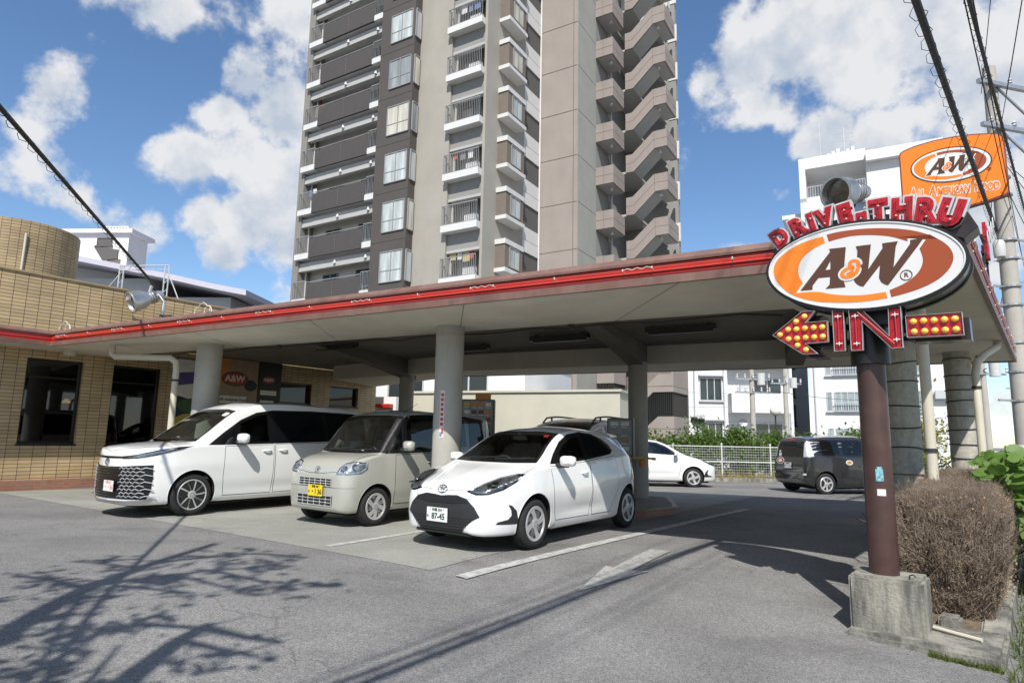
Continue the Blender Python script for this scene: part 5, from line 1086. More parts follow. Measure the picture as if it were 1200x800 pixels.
def copy_tree(o, parent=None):
    c_ = o.copy(); COL.objects.link(c_)
    if parent: c_.parent = parent
    for ch in o.children: copy_tree(ch, c_)
    return c_
for ch in list(car.children):
    if not ch.name.startswith('number_plate') and not ch.name.startswith('plate_bracket'): copy_tree(ch, car2)
place(car2, (6.6, 21.0), R(88)); car['group'] = car2['group'] = 'white hatchbacks'

# ---------------------------------------------------------------- white minivan
VAN = dict(L=4.695, hw=.865, R=.328, tw=.205, wy=(.93, 3.78), gap=.045, flare=.010, tum=.968, frit=.04,
    zt=[(0, .87), (.012, .95), (.04, 1.005), (.12, 1.06), (.3, 1.10), (.55, 1.13), (.82, 1.15), (.92, 1.165), (1.1, 1.29), (1.35, 1.49), (1.65, 1.70), (1.9, 1.815), (2.2, 1.87), (2.8, 1.895), (3.8, 1.88), (4.4, 1.835), (4.55, 1.77), (4.62, 1.5), (4.66, 1.1), (4.69, .8), (4.695, .6)],
    zb=[(0, .26), (.03, .215), (.15, .19), (4.3, .20), (4.6, .28), (4.695, .4)],
    w=[(0, .16), (.012, .26), (.03, .36), (.06, .47), (.10, .58), (.15, .68), (.21, .745), (.30, .79), (.42, .825), (.65, .86), (.8, .865), (4.2, .865), (4.5, .84), (4.65, .78), (4.695, .72)],
    zs=[(0, .82), (.04, .93), (.12, .975), (.3, 1.01), (.6, 1.045), (.95, 1.075), (1.5, 1.095), (2.4, 1.115), (4.4, 1.16), (4.6, 1.1), (4.695, .55)],
    wr=[(0, .12), (.03, .32), (.06, .42), (.10, .52), (.15, .60), (.21, .65), (.4, .71), (.92, .785), (1.3, .745), (1.9, .69), (2.5, .675), (4.3, .65), (4.6, .66), (4.695, .6)],
    c=[(0, .012), (.15, .035), (.5, .045), (.92, .03), (1.3, .05), (1.9, .06), (4.4, .07), (4.6, .03), (4.695, .02)],
    bumps=[(.93, .80, .6, .1, .01), (2.4, .40, 1.2, .08, -.014)],
    cabin=(1.0, 4.5), floor=.45, dash=1.06, screen=[(-.735, 1.16), (-.4, 1.14), (.4, 1.14), (.735, 1.16), (.70, 1.35), (.62, 1.68), (.35, 1.715), (-.35, 1.715), (-.62, 1.68), (-.70, 1.35)],
    dlo=[(1.14, 1.105), (1.42, 1.32), (1.72, 1.53), (2.02, 1.665), (2.35, 1.72), (3.2, 1.74), (4.2, 1.725), (4.45, 1.69), (4.5, 1.45), (4.5, 1.20), (2.4, 1.135), (1.5, 1.11)],
    cutglass=[[(1.68, 1.14), (1.68, 1.47), (2.02, 1.625), (2.25, 1.67), (2.26, 1.155)]], darkglass=[[(2.38, 1.165), (2.37, 1.68), (3.0, 1.70), (3.42, 1.70), (3.43, 1.20)], [(3.52, 1.205), (3.51, 1.70), (4.16, 1.69), (4.38, 1.65), (4.42, 1.24)], [(1.32, 1.13), (1.44, 1.27), (1.60, 1.385), (1.61, 1.135)]],
    doors=[[(1.43, 1.085), (1.41, .6), (1.44, .29), (2.32, .29), (2.34, .7), (2.34, 1.115)], [(2.37, .29), (3.32, .30), (3.36, .55), (3.5, .74), (3.52, 1.15), (2.37, 1.12)]],
    handles=[(2.20, 1.005), (2.52, 1.015)], mirror=(1.62, 1.22, 1.0, (.24, .14, .165)), wheel=dict(rim=.235, n=10, wi=.009, wo=.012, hub=.05, twist=.12, dark=1, ph=.3), seats=[(1.95, 2), (2.9, 2)], rearview=(1.68, 1.58), wipers=[[(-.55, 1.175), (-.1, 1.19), (.2, 1.20)], [(0, 1.175), (.4, 1.18), (.7, 1.19)]], paint=C_['white'])
van = thing('minivan', 'white minivan with a big black front grille parked by the restaurant', 'minivan'); sk, cz = build_car(van, VAN); P = sk.put
P('front_grille', C_['grille'], van, [(-.795, .80), (-.4, .77), (0, .76), (.4, .77), (.795, .80), (.80, .6), (.79, .42), (.755, .29), (-.755, .29), (-.79, .42), (-.80, .6)], 'front', off=.008, d=.04)
b = MB()
for i in range(11): z = .33 + i * .041; sk.line(b, [(-.74, z), (.74, z)], 'front', .008, .013, .06, n=6)
b.build('grille_bar', C_['gloss'], van, smooth=True)
for s in (1, -1):
    b = MB()
    for r_ in range(9):
        for k in range(5):
            x = .38 + k * .085 + (r_ % 2) * .04; z = .325 + r_ * .052
            if x + .06 > .79: continue
            sk.line(b, [(s * x, z - .006), (s * (x + .037), z + .018), (s * (x + .078), z - .002)], 'front', .0085, .022, .03, n=6)
    b.build('grille_chrome', C_['satin'], van, smooth=True)
P('front_blade', C_['chrome'], van, [(-.74, .225), (.74, .225), (.78, .28), (.5, .262), (0, .255), (-.5, .262), (-.78, .28)], 'front', off=.02, d=.05)
P('lamp_strip', C_['gloss'], van, [(-.55, .895), (0, .885), (.55, .895), (.55, .925), (0, .918), (-.55, .925)], 'front', off=.005, d=.04)
def vlamps(m):
    v = ANG(32)
    h = P('headlight', C_['gloss'], van, [(.36, .885), (.62, .895), (.86, .945), (1.06, 1.03), (1.18, 1.085), (1.04, 1.07), (.86, 1.02), (.62, .955), (.36, .925)], v, off=.006, mirror=m, d=.03)
    P('lamp_reflector', C_['reflector'], h, [(.56, .903), (.72, .925), (.95, 1.0), (1.05, 1.05), (.9, 1.015), (.64, .945)], v, off=.010, mirror=m, d=.02); P('lamp_lens', C_['lens'], h, [(.45, .897), (.72, .917), (.95, .99), (1.12, 1.062), (.9, 1.025), (.62, .947)], v, off=.016, mirror=m, d=.03, skirt=0)
    P('tail_light', C_['redlens'], van, [(4.4, .95), (4.62, .95), (4.6, 1.35), (4.48, 1.4)], 'side', off=.01, mirror=m, d=.04)
    P('sill_trim', C_['white'], van, [(1.36, .21), (3.38, .215), (3.34, .285), (1.40, .28)], 'side', off=.012, mirror=m, d=.05)
    g_ = MB(); sk.line(g_, [(2.4, 1.06), (3.6, 1.09), (4.3, 1.1)], 'side', .004, -.001, .05, m, 4); g_.build('slide_rail', C_['line'], van)
mirrored(vlamps)
emblem3(van, sk.hit('front', 0, .835)[0] + Vector((0, -.012, 0)), .068, .1)
plate(van, (.19, -.035, .475), C_['plate'], C_['pink'], '沖縄 301', 'さ', '・・54'); MB().box((.19, -.018, .475), (.2, .03, .1)).build('plate_bracket', C_['trim'], van)
hd = MB()
for s in (1, -1): sk.line(hd, [(.60 * s, .20), (.70 * s, .36), (.76 * s, .6), (.79 * s, .88)], 'top', .0045, -.001, .04)
sk.line(hd, [(-.6, .20), (-.3, .07), (0, .03), (.3, .07), (.6, .20)], 'top', .004, -.001, .05); hd.build('bonnet_gap', C_['line'], van)
P('rear_window', C_['privacy'], van, [(-.6, 1.2), (.6, 1.2), (.56, 1.7), (-.56, 1.7)], 'rear', off=.005)
# toys on the dashboard by the quarter pane, papers behind the screen
ty = MB()
for k, (y, z, r_) in enumerate(((1.50, 1.16, .035), (1.56, 1.18, .04), (1.42, 1.14, .03))): ty.ball((.74, y, z), r_)
ty.build('dashboard_toy', [P_ for P_ in [mat('toy', (.5, .12, .2), .5, col2=(.1, .3, .6), scale=30)]], van, smooth=True)
MB().box((-.25, 1.2, 1.17), (.09, .02, .12), rx=.5).build('dashboard_paper', C_['sticker'], van)
P('windscreen_sticker', C_['sticker'], van, [(.46, 1.60), (.56, 1.595), (.555, 1.645), (.46, 1.65)], 'front', off=.006, d=.03)
place(van, (-6.26, 10.03), LOT)

# ---------------------------------------------------------------- beige kei wagon
KEI = dict(L=3.395, hw=.7375, R=.281, tw=.155, wy=(.55, 3.04), gap=.04, flare=.008, tum=.962, frit=.03,
    zt=[(0, .70), (.015, .77), (.04, .805), (.10, .875), (.2, .955), (.35, 1.01), (.5, 1.04), (.60, 1.06), (.72, 1.20), (.9, 1.43), (1.05, 1.60), (1.2, 1.68), (1.5, 1.735), (2.0, 1.75), (2.6, 1.745), (3.0, 1.725), (3.25, 1.68), (3.33, 1.5), (3.37, 1.1), (3.39, .8), (3.395, .55)],
    zb=[(0, .26), (.03, .22), (.15, .195), (3.0, .195), (3.3, .25), (3.395, .4)],
    w=[(0, .55), (.015, .595), (.04, .63), (.1, .675), (.2, .71), (.4, .732), (.7, .7375), (3.0, .735), (3.3, .70), (3.395, .62)],
    zs=[(0, .66), (.04, .77), (.1, .83), (.2, .895), (.4, .965), (.62, 1.005), (1.2, 1.03), (3.2, 1.06), (3.35, .95), (3.395, .5)],
    wr=[(0, .46), (.1, .58), (.3, .645), (.60, .69), (.9, .672), (1.2, .65), (3.1, .635), (3.3, .62), (3.395, .5)],
    c=[(0, .02), (.15, .03), (.6, .025), (.9, .035), (1.2, .045), (3.2, .055), (3.395, .02)],
    bumps=[(1.7, .38, 1.0, .06, -.01)], cabin=(.66, 3.25), floor=.42, dash=1.0,
    screen=[(-.69, 1.055), (-.35, 1.04), (.35, 1.04), (.69, 1.055), (.68, 1.25), (.632, 1.605), (.3, 1.635), (-.3, 1.635), (-.632, 1.605), (-.68, 1.25)],
    dlo=[(.70, 1.045), (.86, 1.30), (1.02, 1.53), (1.2, 1.635), (1.6, 1.66), (2.6, 1.66), (3.1, 1.62), (3.18, 1.40), (3.18, 1.13), (2.2, 1.075), (1.2, 1.05)],
    cutglass=[[(.80, 1.075), (.93, 1.32), (1.07, 1.52), (1.08, 1.075)], [(1.14, 1.075), (1.14, 1.555), (1.35, 1.61), (1.78, 1.62), (1.79, 1.09)], [(1.88, 1.10), (1.87, 1.62), (2.60, 1.62), (2.62, 1.13)]], rearcut=[(-.52, 1.12), (.52, 1.12), (.49, 1.56), (-.49, 1.56)], darkglass=[ [(2.70, 1.14), (2.69, 1.61), (3.02, 1.585), (3.10, 1.40), (3.10, 1.17)]],
    doors=[[(.92, 1.025), (.90, .7), (.90, .30), (1.80, .29), (1.83, 1.05)], [(1.86, .29), (2.66, .30), (2.70, .5), (2.76, .66), (2.78, 1.08), (1.86, 1.055)]],
    handles=[(1.70, .90), (1.98, .91)], mirror=(1.02, 1.16, .86, (.20, .13, .16)), wheel=dict(rim=.19, n=9, wi=.026, wo=.036, hub=.045, twist=-.35, slots=1, ph=.2), seats=[(1.3, 2), (2.3, 2)], rearview=(1.12, 1.50), wipers=[[(-.5, 1.085), (-.1, 1.10), (.1, 1.11)], [(.0, 1.08), (.35, 1.085), (.6, 1.09)]], paint=C_['beige'])
kei = thing('kei_wagon', 'boxy champagne beige kei wagon with a yellow plate between two white cars', 'car'); sk, cz = build_car(kei, KEI); P = sk.put
g1 = P('upper_grille', C_['grille'], kei, [(-.37, .575), (.37, .575), (.375, .68), (-.375, .68)], 'front', off=.004, d=.04)
g2 = P('lower_grille', C_['grille'], kei, [(-.40, .30), (.40, .30), (.405, .44), (-.405, .44)], 'front', off=.004, d=.04)
b = MB()
for z in (.575, .61, .645, .68, .30, .345, .39, .44): sk.line(b, [(-.38, z), (.38, z)], 'front', .006, .008, .06)
for x in (-.37, -.25, -.13, 0, .13, .25, .37): sk.line(b, [(x, .575), (x, .68)], 'front', .005, .008, .05); sk.line(b, [(x * 1.05, .30), (x * 1.05, .44)], 'front', .005, .008, .05)
b.build('grille_bar', C_['alloy'], kei, smooth=True)
def klamps(m):
    v = ANG(25)
    h = P('headlight', C_['reflector'], kei, [(.42, .745), (.60, .755), (.74, .775), (.80, .84), (.80, .915), (.66, .925), (.52, .90), (.44, .83)], v, off=.004, mirror=m, d=.03)
    P('lamp_bezel', C_['chrome'], h, [(.42, .745), (.60, .755), (.74, .775), (.80, .84), (.80, .915), (.66, .925), (.52, .90), (.44, .83)], v, off=.009, mirror=m, d=.03, holes=[[(.435, .757), (.60, .767), (.735, .787), (.787, .845), (.787, .905), (.66, .914), (.528, .89), (.453, .828)]])
    for (a, b_, r_) in ((.53, .82, .055), (.68, .85, .05)):
        p, n = sk.hit(v, a, b_); p = Vector((-p.x, p.y, p.z)) if m else p; n = Vector((-n.x, n.y, n.z)) if m else n
        F = frame(p + n * .004, n.orthogonal(), n.cross(n.orthogonal())); q = MB(M=F); q.lathe([(r_, .004), (r_ * .95, .010), (r_ * .5, .002), (.012, .001), (.012, .02), (0, .021)], 20); q.build('bulb_bowl', C_['chrome'], h, smooth=True)
    P('lamp_lens', C_['lens'], h, [(.43, .752), (.60, .762), (.738, .782), (.792, .842), (.792, .91), (.66, .92), (.525, .895), (.447, .83)], v, off=.022, mirror=m, d=.03, skirt=0)
    P('bumper_seam', C_['line'], kei, [(.02, .555), (.70, .555), (.70, .559), (.02, .559)], v, off=.002, mirror=m, d=.05, skirt=0)
    P('tail_light', C_['redlens'], kei, [(3.2, .7), (3.34, .72), (3.3, 1.0), (3.2, 1.0)], 'side', off=.008, mirror=m, d=.04)
mirrored(klamps)
def kpillar(m): P('pillar_trim', C_['trim'], kei, [(.915, 1.06), (1.0, 1.06), (1.115, 1.40), (1.205, 1.60), (1.13, 1.62), (1.03, 1.40)], ANG(40), off=.011, mirror=m, d=.03)
kpillar(False)
F = frame(sk.hit('front', 0, .80)[0] + Vector((0, -.010, 0)), (1, 0, 0), (0, .3, .95)); q = MB(M=F)
q.tube([(.06 * math.cos(t_), .048 * math.sin(t_), 0) for t_ in [2 * math.pi * i / 24 for i in range(25)]], .005, 6, caps=False); q.tube([(-.035, -.03, 0), (-.01, .03, 0), (.03, .02, 0), (.035, -.01, 0), (-.035, -.03, 0)], .007, 6); q.tube([(-.03, .0, 0), (.02, .005, 0)], .006, 6); q.build('badge', C_['chrome'], kei, smooth=True)
plate(kei, (.05, -.03, .505), C_['plate_y'], C_['inkb'], '沖縄 580', 'せ', '・1 36'); MB().box((.05, -.016, .505), (.2, .03, .1)).build('plate_bracket', C_['trim'], kei)
hd = MB()
for s in (1, -1): sk.line(hd, [(.44 * s, .03), (.52 * s, .08), (.60 * s, .3), (.675 * s, .58)], 'top', .0045, -.001, .04)
sk.line(hd, [(-.44, .03), (-.2, .012), (0, .010), (.2, .012), (.44, .03)], 'top', .004, -.001, .04); hd.build('bonnet_gap', C_['line'], kei)
P('rear_window', C_['tint'], kei, [(-.53, 1.11), (.53, 1.11), (.50, 1.57), (-.50, 1.57)], 'rear', off=.002, skirt=0)
an_ = MB(); p, n = sk.hit('top', .45, 1.3); an_.tube([tuple(p), (p.x + .01, p.y + .30, p.z + .16)], .006, 6, .003); an_.build('aerial', C_['trim'], kei)
MB().ball((-.12, .98, 1.06), .025).build('dashboard_ornament', C_['sticker'], kei, smooth=True)
place(kei, (-2.86, 9.52), LOT)

# ---------------------------------------------------------------- charcoal delivery van seen from behind (its nose at y = 0)
DEL = dict(L=4.10, hw=.8475, R=.30, tw=.185, wy=(.80, 3.50), gap=.045, flare=.010, tum=.965, frit=.03,
    zt=[(0, .70), (.02, .78), (.06, .83), (.2, .92), (.5, 1.0), (.75, 1.05), (.95, 1.18), (1.3, 1.42), (1.6, 1.56), (1.9, 1.63), (2.4, 1.665), (3.2, 1.65), (3.7, 1.61), (3.9, 1.56), (3.98, 1.40), (4.05, 1.0), (4.09, .8), (4.10, .6)],
    zb=[(0, .28), (.05, .22), (.3, .20), (3.7, .20), (4.0, .27), (4.10, .38)],
    w=[(0, .60), (.03, .68), (.1, .75), (.3, .81), (.6, .84), (3.5, .845), (3.85, .83), (4.0, .80), (4.06, .76), (4.10, .70)],
    zs=[(0, .66), (.06, .78), (.2, .86), (.6, .94), (.9, .98), (1.5, 1.0), (3.7, 1.04), (3.95, 1.0), (4.05, .85), (4.10, .55)],
    wr=[(0, .48), (.1, .58), (.5, .66), (.85, .73), (1.3, .68), (1.8, .64), (3.5, .63), (3.9, .63), (4.05, .66), (4.10, .6)],
    c=[(0, .02), (.2, .04), (.85, .03), (1.3, .05), (1.9, .055), (3.8, .06), (4.10, .02)], cabin=(.95, 3.8), floor=.42, dash=.97,
    screen=[(-.71, 1.06), (.71, 1.06), (.69, 1.2), (.62, 1.50), (-.62, 1.50), (-.69, 1.2)], dlo=[(1.05, 1.02), (1.3, 1.25), (1.6, 1.43), (1.9, 1.51), (2.4, 1.54), (3.3, 1.53), (3.72, 1.48), (3.82, 1.30), (3.80, 1.10), (2.4, 1.05)],
    cutglass=[[(1.35, 1.06), (1.36, 1.24), (1.62, 1.40), (1.95, 1.47), (2.0, 1.075)]], darkglass=[[(2.1, 1.09), (2.08, 1.48), (2.4, 1.50), (2.88, 1.495), (2.9, 1.11)], [(3.0, 1.12), (2.98, 1.49), (3.3, 1.485), (3.62, 1.44), (3.70, 1.30), (3.68, 1.15)]],
    doors=[[(1.12, .985), (1.12, .6), (1.18, .30), (2.02, .29), (2.04, 1.03)], [(2.07, .29), (2.95, .30), (3.03, .5), (3.06, 1.06), (2.07, 1.035)]], handles=[(1.9, .93), (2.2, .94)], mirror=(1.3, 1.10, .97, (.2, .13, .15)), wheel=dict(rim=.20, n=7, wi=.022, wo=.030, hub=.045, twist=.0, slots=1, ph=.1),
    seats=[(1.75, 2), (2.6, 2)], rearview=(1.4, 1.4), wipers=[[(-.4, 1.09), (.1, 1.11)]], paint=C_['black'])
dl = thing('delivery_van', 'charcoal delivery van with stickers on doors and tailgate parked near fence', 'van'); sk, cz = build_car(dl, DEL); P = sk.put
P('rear_window', C_['privacy'], dl, [(-.62, 1.03), (.62, 1.03), (.60, 1.2), (.55, 1.46), (-.55, 1.46), (-.60, 1.2)], 'rear', off=.005, d=.04)
P('brake_light', C_['redlens'], dl, [(-.16, 1.50), (.16, 1.50), (.15, 1.53), (-.15, 1.53)], 'rear', off=.006, d=.03)
for s in (1, -1):
    P('tail_light', C_['reflector'] , dl, [(s * .64, 1.03), (s * .79, 1.04), (s * .70, 1.45), (s * .61, 1.46)], 'rear', off=.008, d=.03)
    P('tail_light', C_['reflector'], dl, [(3.82, 1.05), (4.0, 1.05), (3.94, 1.42), (3.84, 1.45)], 'side', off=.008, mirror=s < 0, d=.03)
    P('rear_reflector', C_['sticker'], dl, [(s * .66, .53), (s * .76, .53), (s * .76, .58), (s * .66, .58)], 'rear', off=.008, d=.03)
    for (y, z, a) in ((2.75, .90, .11), (1.6, .92, .11)): P('door_sticker', C_['sticker'], dl, ell(y, z, a, .07, 16), 'side', off=.006, mirror=s < 0, d=.04); P('door_sticker_print', C_['amber'], dl, ell(y, z, a * .7, .04, 12), 'side', off=.008, mirror=s < 0, d=.03)
P('tailgate_sticker', C_['sticker'], dl, ell(.42, .90, .19, .10, 18), 'rear', off=.006, d=.04); P('tailgate_sticker_print', C_['redlens'], dl, ell(.42, .90, .165, .08, 18), 'rear', off=.008, d=.04); P('tailgate_sticker_print', C_['sticker'], dl, ell(.42, .90, .10, .045, 14), 'rear', off=.010, d=.03)
P('tailgate_sticker', C_['sticker'], dl, [(.40, 1.03), (.52, 1.03), (.52, 1.13), (.40, 1.13)], 'rear', off=.008, d=.04); P('tailgate_sticker', C_['sticker'], dl, [(.44, 1.15), (.52, 1.15), (.52, 1.2), (.44, 1.2)], 'rear', off=.008, d=.04)
g_ = MB(); sk.line(g_, [(-.70, 1.0), (-.70, .62), (.70, .62), (.70, 1.0)], 'rear', .005, 0, .05); sk.line(g_, [(-.80, .60), (.80, .60)], 'rear', .005, 0, .05); g_.build('tailgate_gap', C_['line'], dl)
plate(dl, (-.0, 4.115, .78), C_['plate'], C_['ink'], '沖縄 502', 'そ', '・・・3', flip=-1); MB().box((0, 4.095, .78), (.3, .03, .12)).build('plate_bracket', C_['trim'], dl)
wp = MB(); sk.line(wp, [(-.35, 1.06), (.1, 1.09)], 'rear', .008, .02, .08); wp.build('rear_wiper', C_['trim'], dl)
place(dl, (12.15, 19.4), R(100))

# ---------------------------------------------------------------- dark estate with roof rails behind the near hatchback
SUV = dict(DEL); SUV['paint'] = C_['navy']
suv = thing('estate_car', 'dark navy car with roof rails parked behind the near white hatchback', 'car'); sk, cz = build_car(suv, SUV)
for s in (1, -1):
    r_ = MB(); pts = []
    for i in range(15):
        y = 1.7 + 1.95 * i / 14; p, n = sk.hit('top', .60, y); pts.append((p.x * s, p.y, p.z + (.075 if 0 < i < 14 else 0.0)))
    r_.tube(pts, .018, 8)
    for y in (2.05, 3.3): p, n = sk.hit('top', .60, y); r_.tube([(p.x * s, y, p.z - .01), (p.x * s, y, p.z + .07)], .02, 8)
    r_.build('roof_rail', C_['trim'], suv, smooth=True)
sk.put('rear_window', C_['privacy'], suv, [(-.62, 1.03), (.62, 1.03), (.55, 1.46), (-.55, 1.46)], 'rear', off=.005, d=.04)
SUVP = (.2, 12.6)
suv.scale = (1.05, 1.05, 1.075)
place(suv, SUVP, LOT)
# ================================================================== DRIVE-THRU SIGN
G_ = dict(brown=mat('sign_brown', (.095, .048, .034), .8, spec=.2), orange=mat('sign_orange', (.80, .215, .03), .8, var=.03, spec=.2), red=mat('sign_rust', (.32, .075, .034), .8, var=.03, spec=.2), white=mat('sign_white', (.66, .66, .65), .75, var=.02, spec=.2), black=mat('sign_black', (.014, .012, .012), .4, var=.3, scale=6), case=mat('sign_case', (.028, .017, .016), .35, coat=.2, var=.2, scale=4),
          neonred=mat('letter_red', (.40, .003, .010), .3, coat=.25, var=.4, scale=20), rim=mat('letter_rim', (.56, .56, .55), .4, .2, var=.1, scale=14), bulb=mat('bulb', (.92, .58, .10), .3, coat=.5), tube=mat('clear_tube', (.42, .04, .045), .25, coat=.2), pole=mat('sign_pole', (.060, .028, .023), .5, coat=.2, var=.25, scale=5, stain=.25, stain_col=(.10, .065, .055)), plinth=mat('plinth', (.33, .315, .265), .9, var=.16, scale=3.5, bump=.45, bscale=45, stain=.85, stain_col=(.075, .075, .068), sr=(.44, .58)))
SA = R(40); SO = (3.05, 5.30, 0.0)
sign = thing('drive_thru_sign', 'oval drive-thru sign with red neon letters and bulb arrow on a brown pole', 'sign', (SO[0], SO[1], gz(3.1, 5.5)), -SA)
zof = gz(3.1, 5.5)
def FS(y): return Matrix(((1, 0, 0, 0), (0, 0, -1, y), (0, 1, 0, -zof), (0, 0, 0, 1)))      # (across, height) on the sign's face, y = distance behind the face; the third axis looks at the street
def plate_s(name, poly, y, th, m, par, hole=None, bevel=0):
    mb = MB()
    if hole:
        n = len(poly); pts = [Vector(p) for p in poly + hole]; ed = [(i, (i + 1) % n) for i in range(n)] + [(n + i, n + (i + 1) % len(hole)) for i in range(len(hole))]
        vs, _, fs, *_r = delaunay_2d_cdt(pts, ed, [], 0, 1e-6); fs = [f for f in fs if in_poly((sum(vs[i].x for i in f) / 3, sum(vs[i].y for i in f) / 3), poly) and not in_poly((sum(vs[i].x for i in f) / 3, sum(vs[i].y for i in f) / 3), hole)]
        F = FS(y); k = len(vs); cnt = set()
        for f in fs:
            for i in range(3): cnt.add((f[i], f[(i + 1) % 3]))
        mb.add([F @ Vector((v.x, v.y, th)) for v in vs] + [F @ Vector((v.x, v.y, 0)) for v in vs], [tuple(f) for f in fs] + [(b, a, a + k, b + k) for a, b in cnt if (b, a) not in cnt])
    else: mb.prism(poly, 0, th, FS(y))
    return mb.build(name, m, par, bevel=bevel)
OC = (-.052, 2.858); OA, OB, OR = .742, .362, -R(4.85)
def oval(k, dk=0.0): return ell(OC[0], OC[1], OA * k + dk, OB * k + dk, 64, OR)
LOGO = dict(A=[(-.533, 2.7), (-.433, 2.696), (-.428, 2.734), (-.376, 2.797), (-.28, 2.792), (-.287, 2.722), (-.321, 2.689), (-.163, 2.683), (-.175, 2.744), (-.163, 2.866), (-.141, 3.039), (-.275, 3.046), (-.267, 3.021)],
    Ah=[(-.316, 2.858), (-.27, 2.938), (-.274, 2.857)],
    W=[(-.062, 3.031), (.054, 3.027), (.037, 2.918), (.021, 2.81), (.141, 2.979), (.14, 3.021), (.255, 3.018), (.236, 2.973), (.209, 2.799), (.341, 2.98), (.344, 3.012), (.436, 3.01), (.393, 2.952), (.162, 2.654), (.133, 2.668), (.111, 2.691), (.099, 2.727), (.113, 2.837), (-.023, 2.668), (-.048, 2.676), (-.075, 2.70), (-.093, 2.732), (-.081, 2.761), (-.058, 2.926), (-.051, 2.994)],
    orange=[(-.318, 3.166), (-.307, 3.108), (-.398, 3.08), (-.489, 3.02), (-.533, 2.955), (-.548, 2.888), (-.540, 2.825), (-.51, 2.769), (-.575, 2.682), (-.4, 2.676), (-.279, 2.631), (-.143, 2.603), (-.011, 2.590), (.14, 2.598), (.147, 2.550), (.019, 2.541), (-.146, 2.545), (-.351, 2.575), (-.493, 2.616), (-.602, 2.673), (-.690, 2.754), (-.747, 2.848), (-.755, 2.93), (-.735, 2.993), (-.681, 3.05), (-.580, 3.110), (-.461, 3.148)],
    red=[(-.286, 3.175), (-.18, 3.184), (.022, 3.172), (.214, 3.140), (.336, 3.103), (.424, 3.063), (.51, 3.008), (.575, 2.938), (.610, 2.876), (.620, 2.817), (.603, 2.757), (.556, 2.694), (.485, 2.641), (.382, 2.598), (.272, 2.571), (.175, 2.555), (.169, 2.609), (.276, 2.646), (.365, 2.705), (.411, 2.774), (.425, 2.844), (.404, 2.928), (.479, 3.034), (.325, 3.031), (.324, 3.005), (.252, 3.048), (.179, 3.081), (.052, 3.115), (-.08, 3.133), (-.183, 3.128), (-.275, 3.115)],
    amps=[[(-.036, 2.853), (-.05, 2.849), (-.056, 2.862), (-.046, 2.882), (-.066, 2.902), (-.096, 2.905), (-.118, 2.888), (-.113, 2.858), (-.083, 2.842)], [(-.083, 2.842), (-.137, 2.843), (-.178, 2.818), (-.188, 2.788), (-.165, 2.766), (-.125, 2.764), (-.09, 2.778), (-.064, 2.804), (-.058, 2.834)], [(-.136, 2.808), (-.130, 2.79), (-.108, 2.790), (-.100, 2.808), (-.116, 2.818)]])
def soften(poly, it=2):
    for _ in range(it):
        n = len(poly); o = []
        for i in range(n):
            p, a, b = Vector(poly[i]), Vector(poly[i - 1]), Vector(poly[(i + 1) % n])
            if (p - a).angle(b - p, 0) < R(38): o += [tuple(p.lerp(a, .25)), tuple(p.lerp(b, .25))]
            else: o.append(tuple(p))
        poly = o
    return poly
for k_ in ('orange', 'red'): LOGO[k_] = [(OC[0] + (p[0] - OC[0]) * (1.014 if ((p[0] - OC[0]) / OA) ** 2 + ((p[1] - OC[1]) / OB) ** 2 > .75 else 1), OC[1] + (p[1] - OC[1]) * (1.02 if ((p[0] - OC[0]) / OA) ** 2 + ((p[1] - OC[1]) / OB) ** 2 > .75 else 1)) for p in LOGO[k_]]
LOGO['orange'] = soften(LOGO['orange']); LOGO['red'] = soften(LOGO['red'])
def ribbon2(path, w):
    P2 = [Vector(p) for p in path]; out = []
    for _ in range(2): P2 = [P2[0]] + [q for a, b in zip(P2[:-1], P2[1:]) for q in (a * .75 + b * .25, a * .25 + b * .75)] + [P2[-1]]
    n = len(P2); Lf = []; Rt = []
    for i in range(n):
        t = (P2[min(n - 1, i + 1)] - P2[max(0, i - 1)]).normalized(); q = Vector((-t.y, t.x)) * w / 2; Lf.append(P2[i] + q); Rt.append(P2[i] - q)
    return Lf, Rt
def ribbon_mb(paths, w, y, th, tr=lambda p: p):
    mb = MB(); F = FS(y)
    for p in paths:
        Lf, Rt = ribbon2([tr(q) for q in p], w)
        for i in range(len(Lf) - 1): mb.prism([tuple(Lf[i]), tuple(Rt[i]), tuple(Rt[i + 1]), tuple(Lf[i + 1])], 0, th + .0002 * (i % 2), F)
    return mb
def logo(par, tr, k, y, full=True):
    """oval, swashes, letters and ampersand, each a thin raised sheet"""
    T_ = lambda L_: [tr(p) for p in L_]
    plate_s('logo_oval', T_(oval(1.0, .012)), y, .004, G_['white'], par)
    plate_s('logo_swash', T_(LOGO['orange']), y - .0045, .002, G_['orange'], par); plate_s('logo_swash', T_(LOGO['red']), y - .0045, .002, G_['red'], par)
    plate_s('logo_letter', T_(LOGO['A']), y - .0048, .0035, G_['brown'], par, T_(LOGO['Ah'])); plate_s('logo_letter', T_(LOGO['W']), y - .0048, .0035, G_['brown'], par)
    ribbon_mb(LOGO['amps'], .062 * k, y - .0090, .001, tr).build('ampersand_outline', G_['white'], par); ribbon_mb(LOGO['amps'], .030 * k, y - .0108, .0012, tr).build('ampersand', G_['orange'], par)
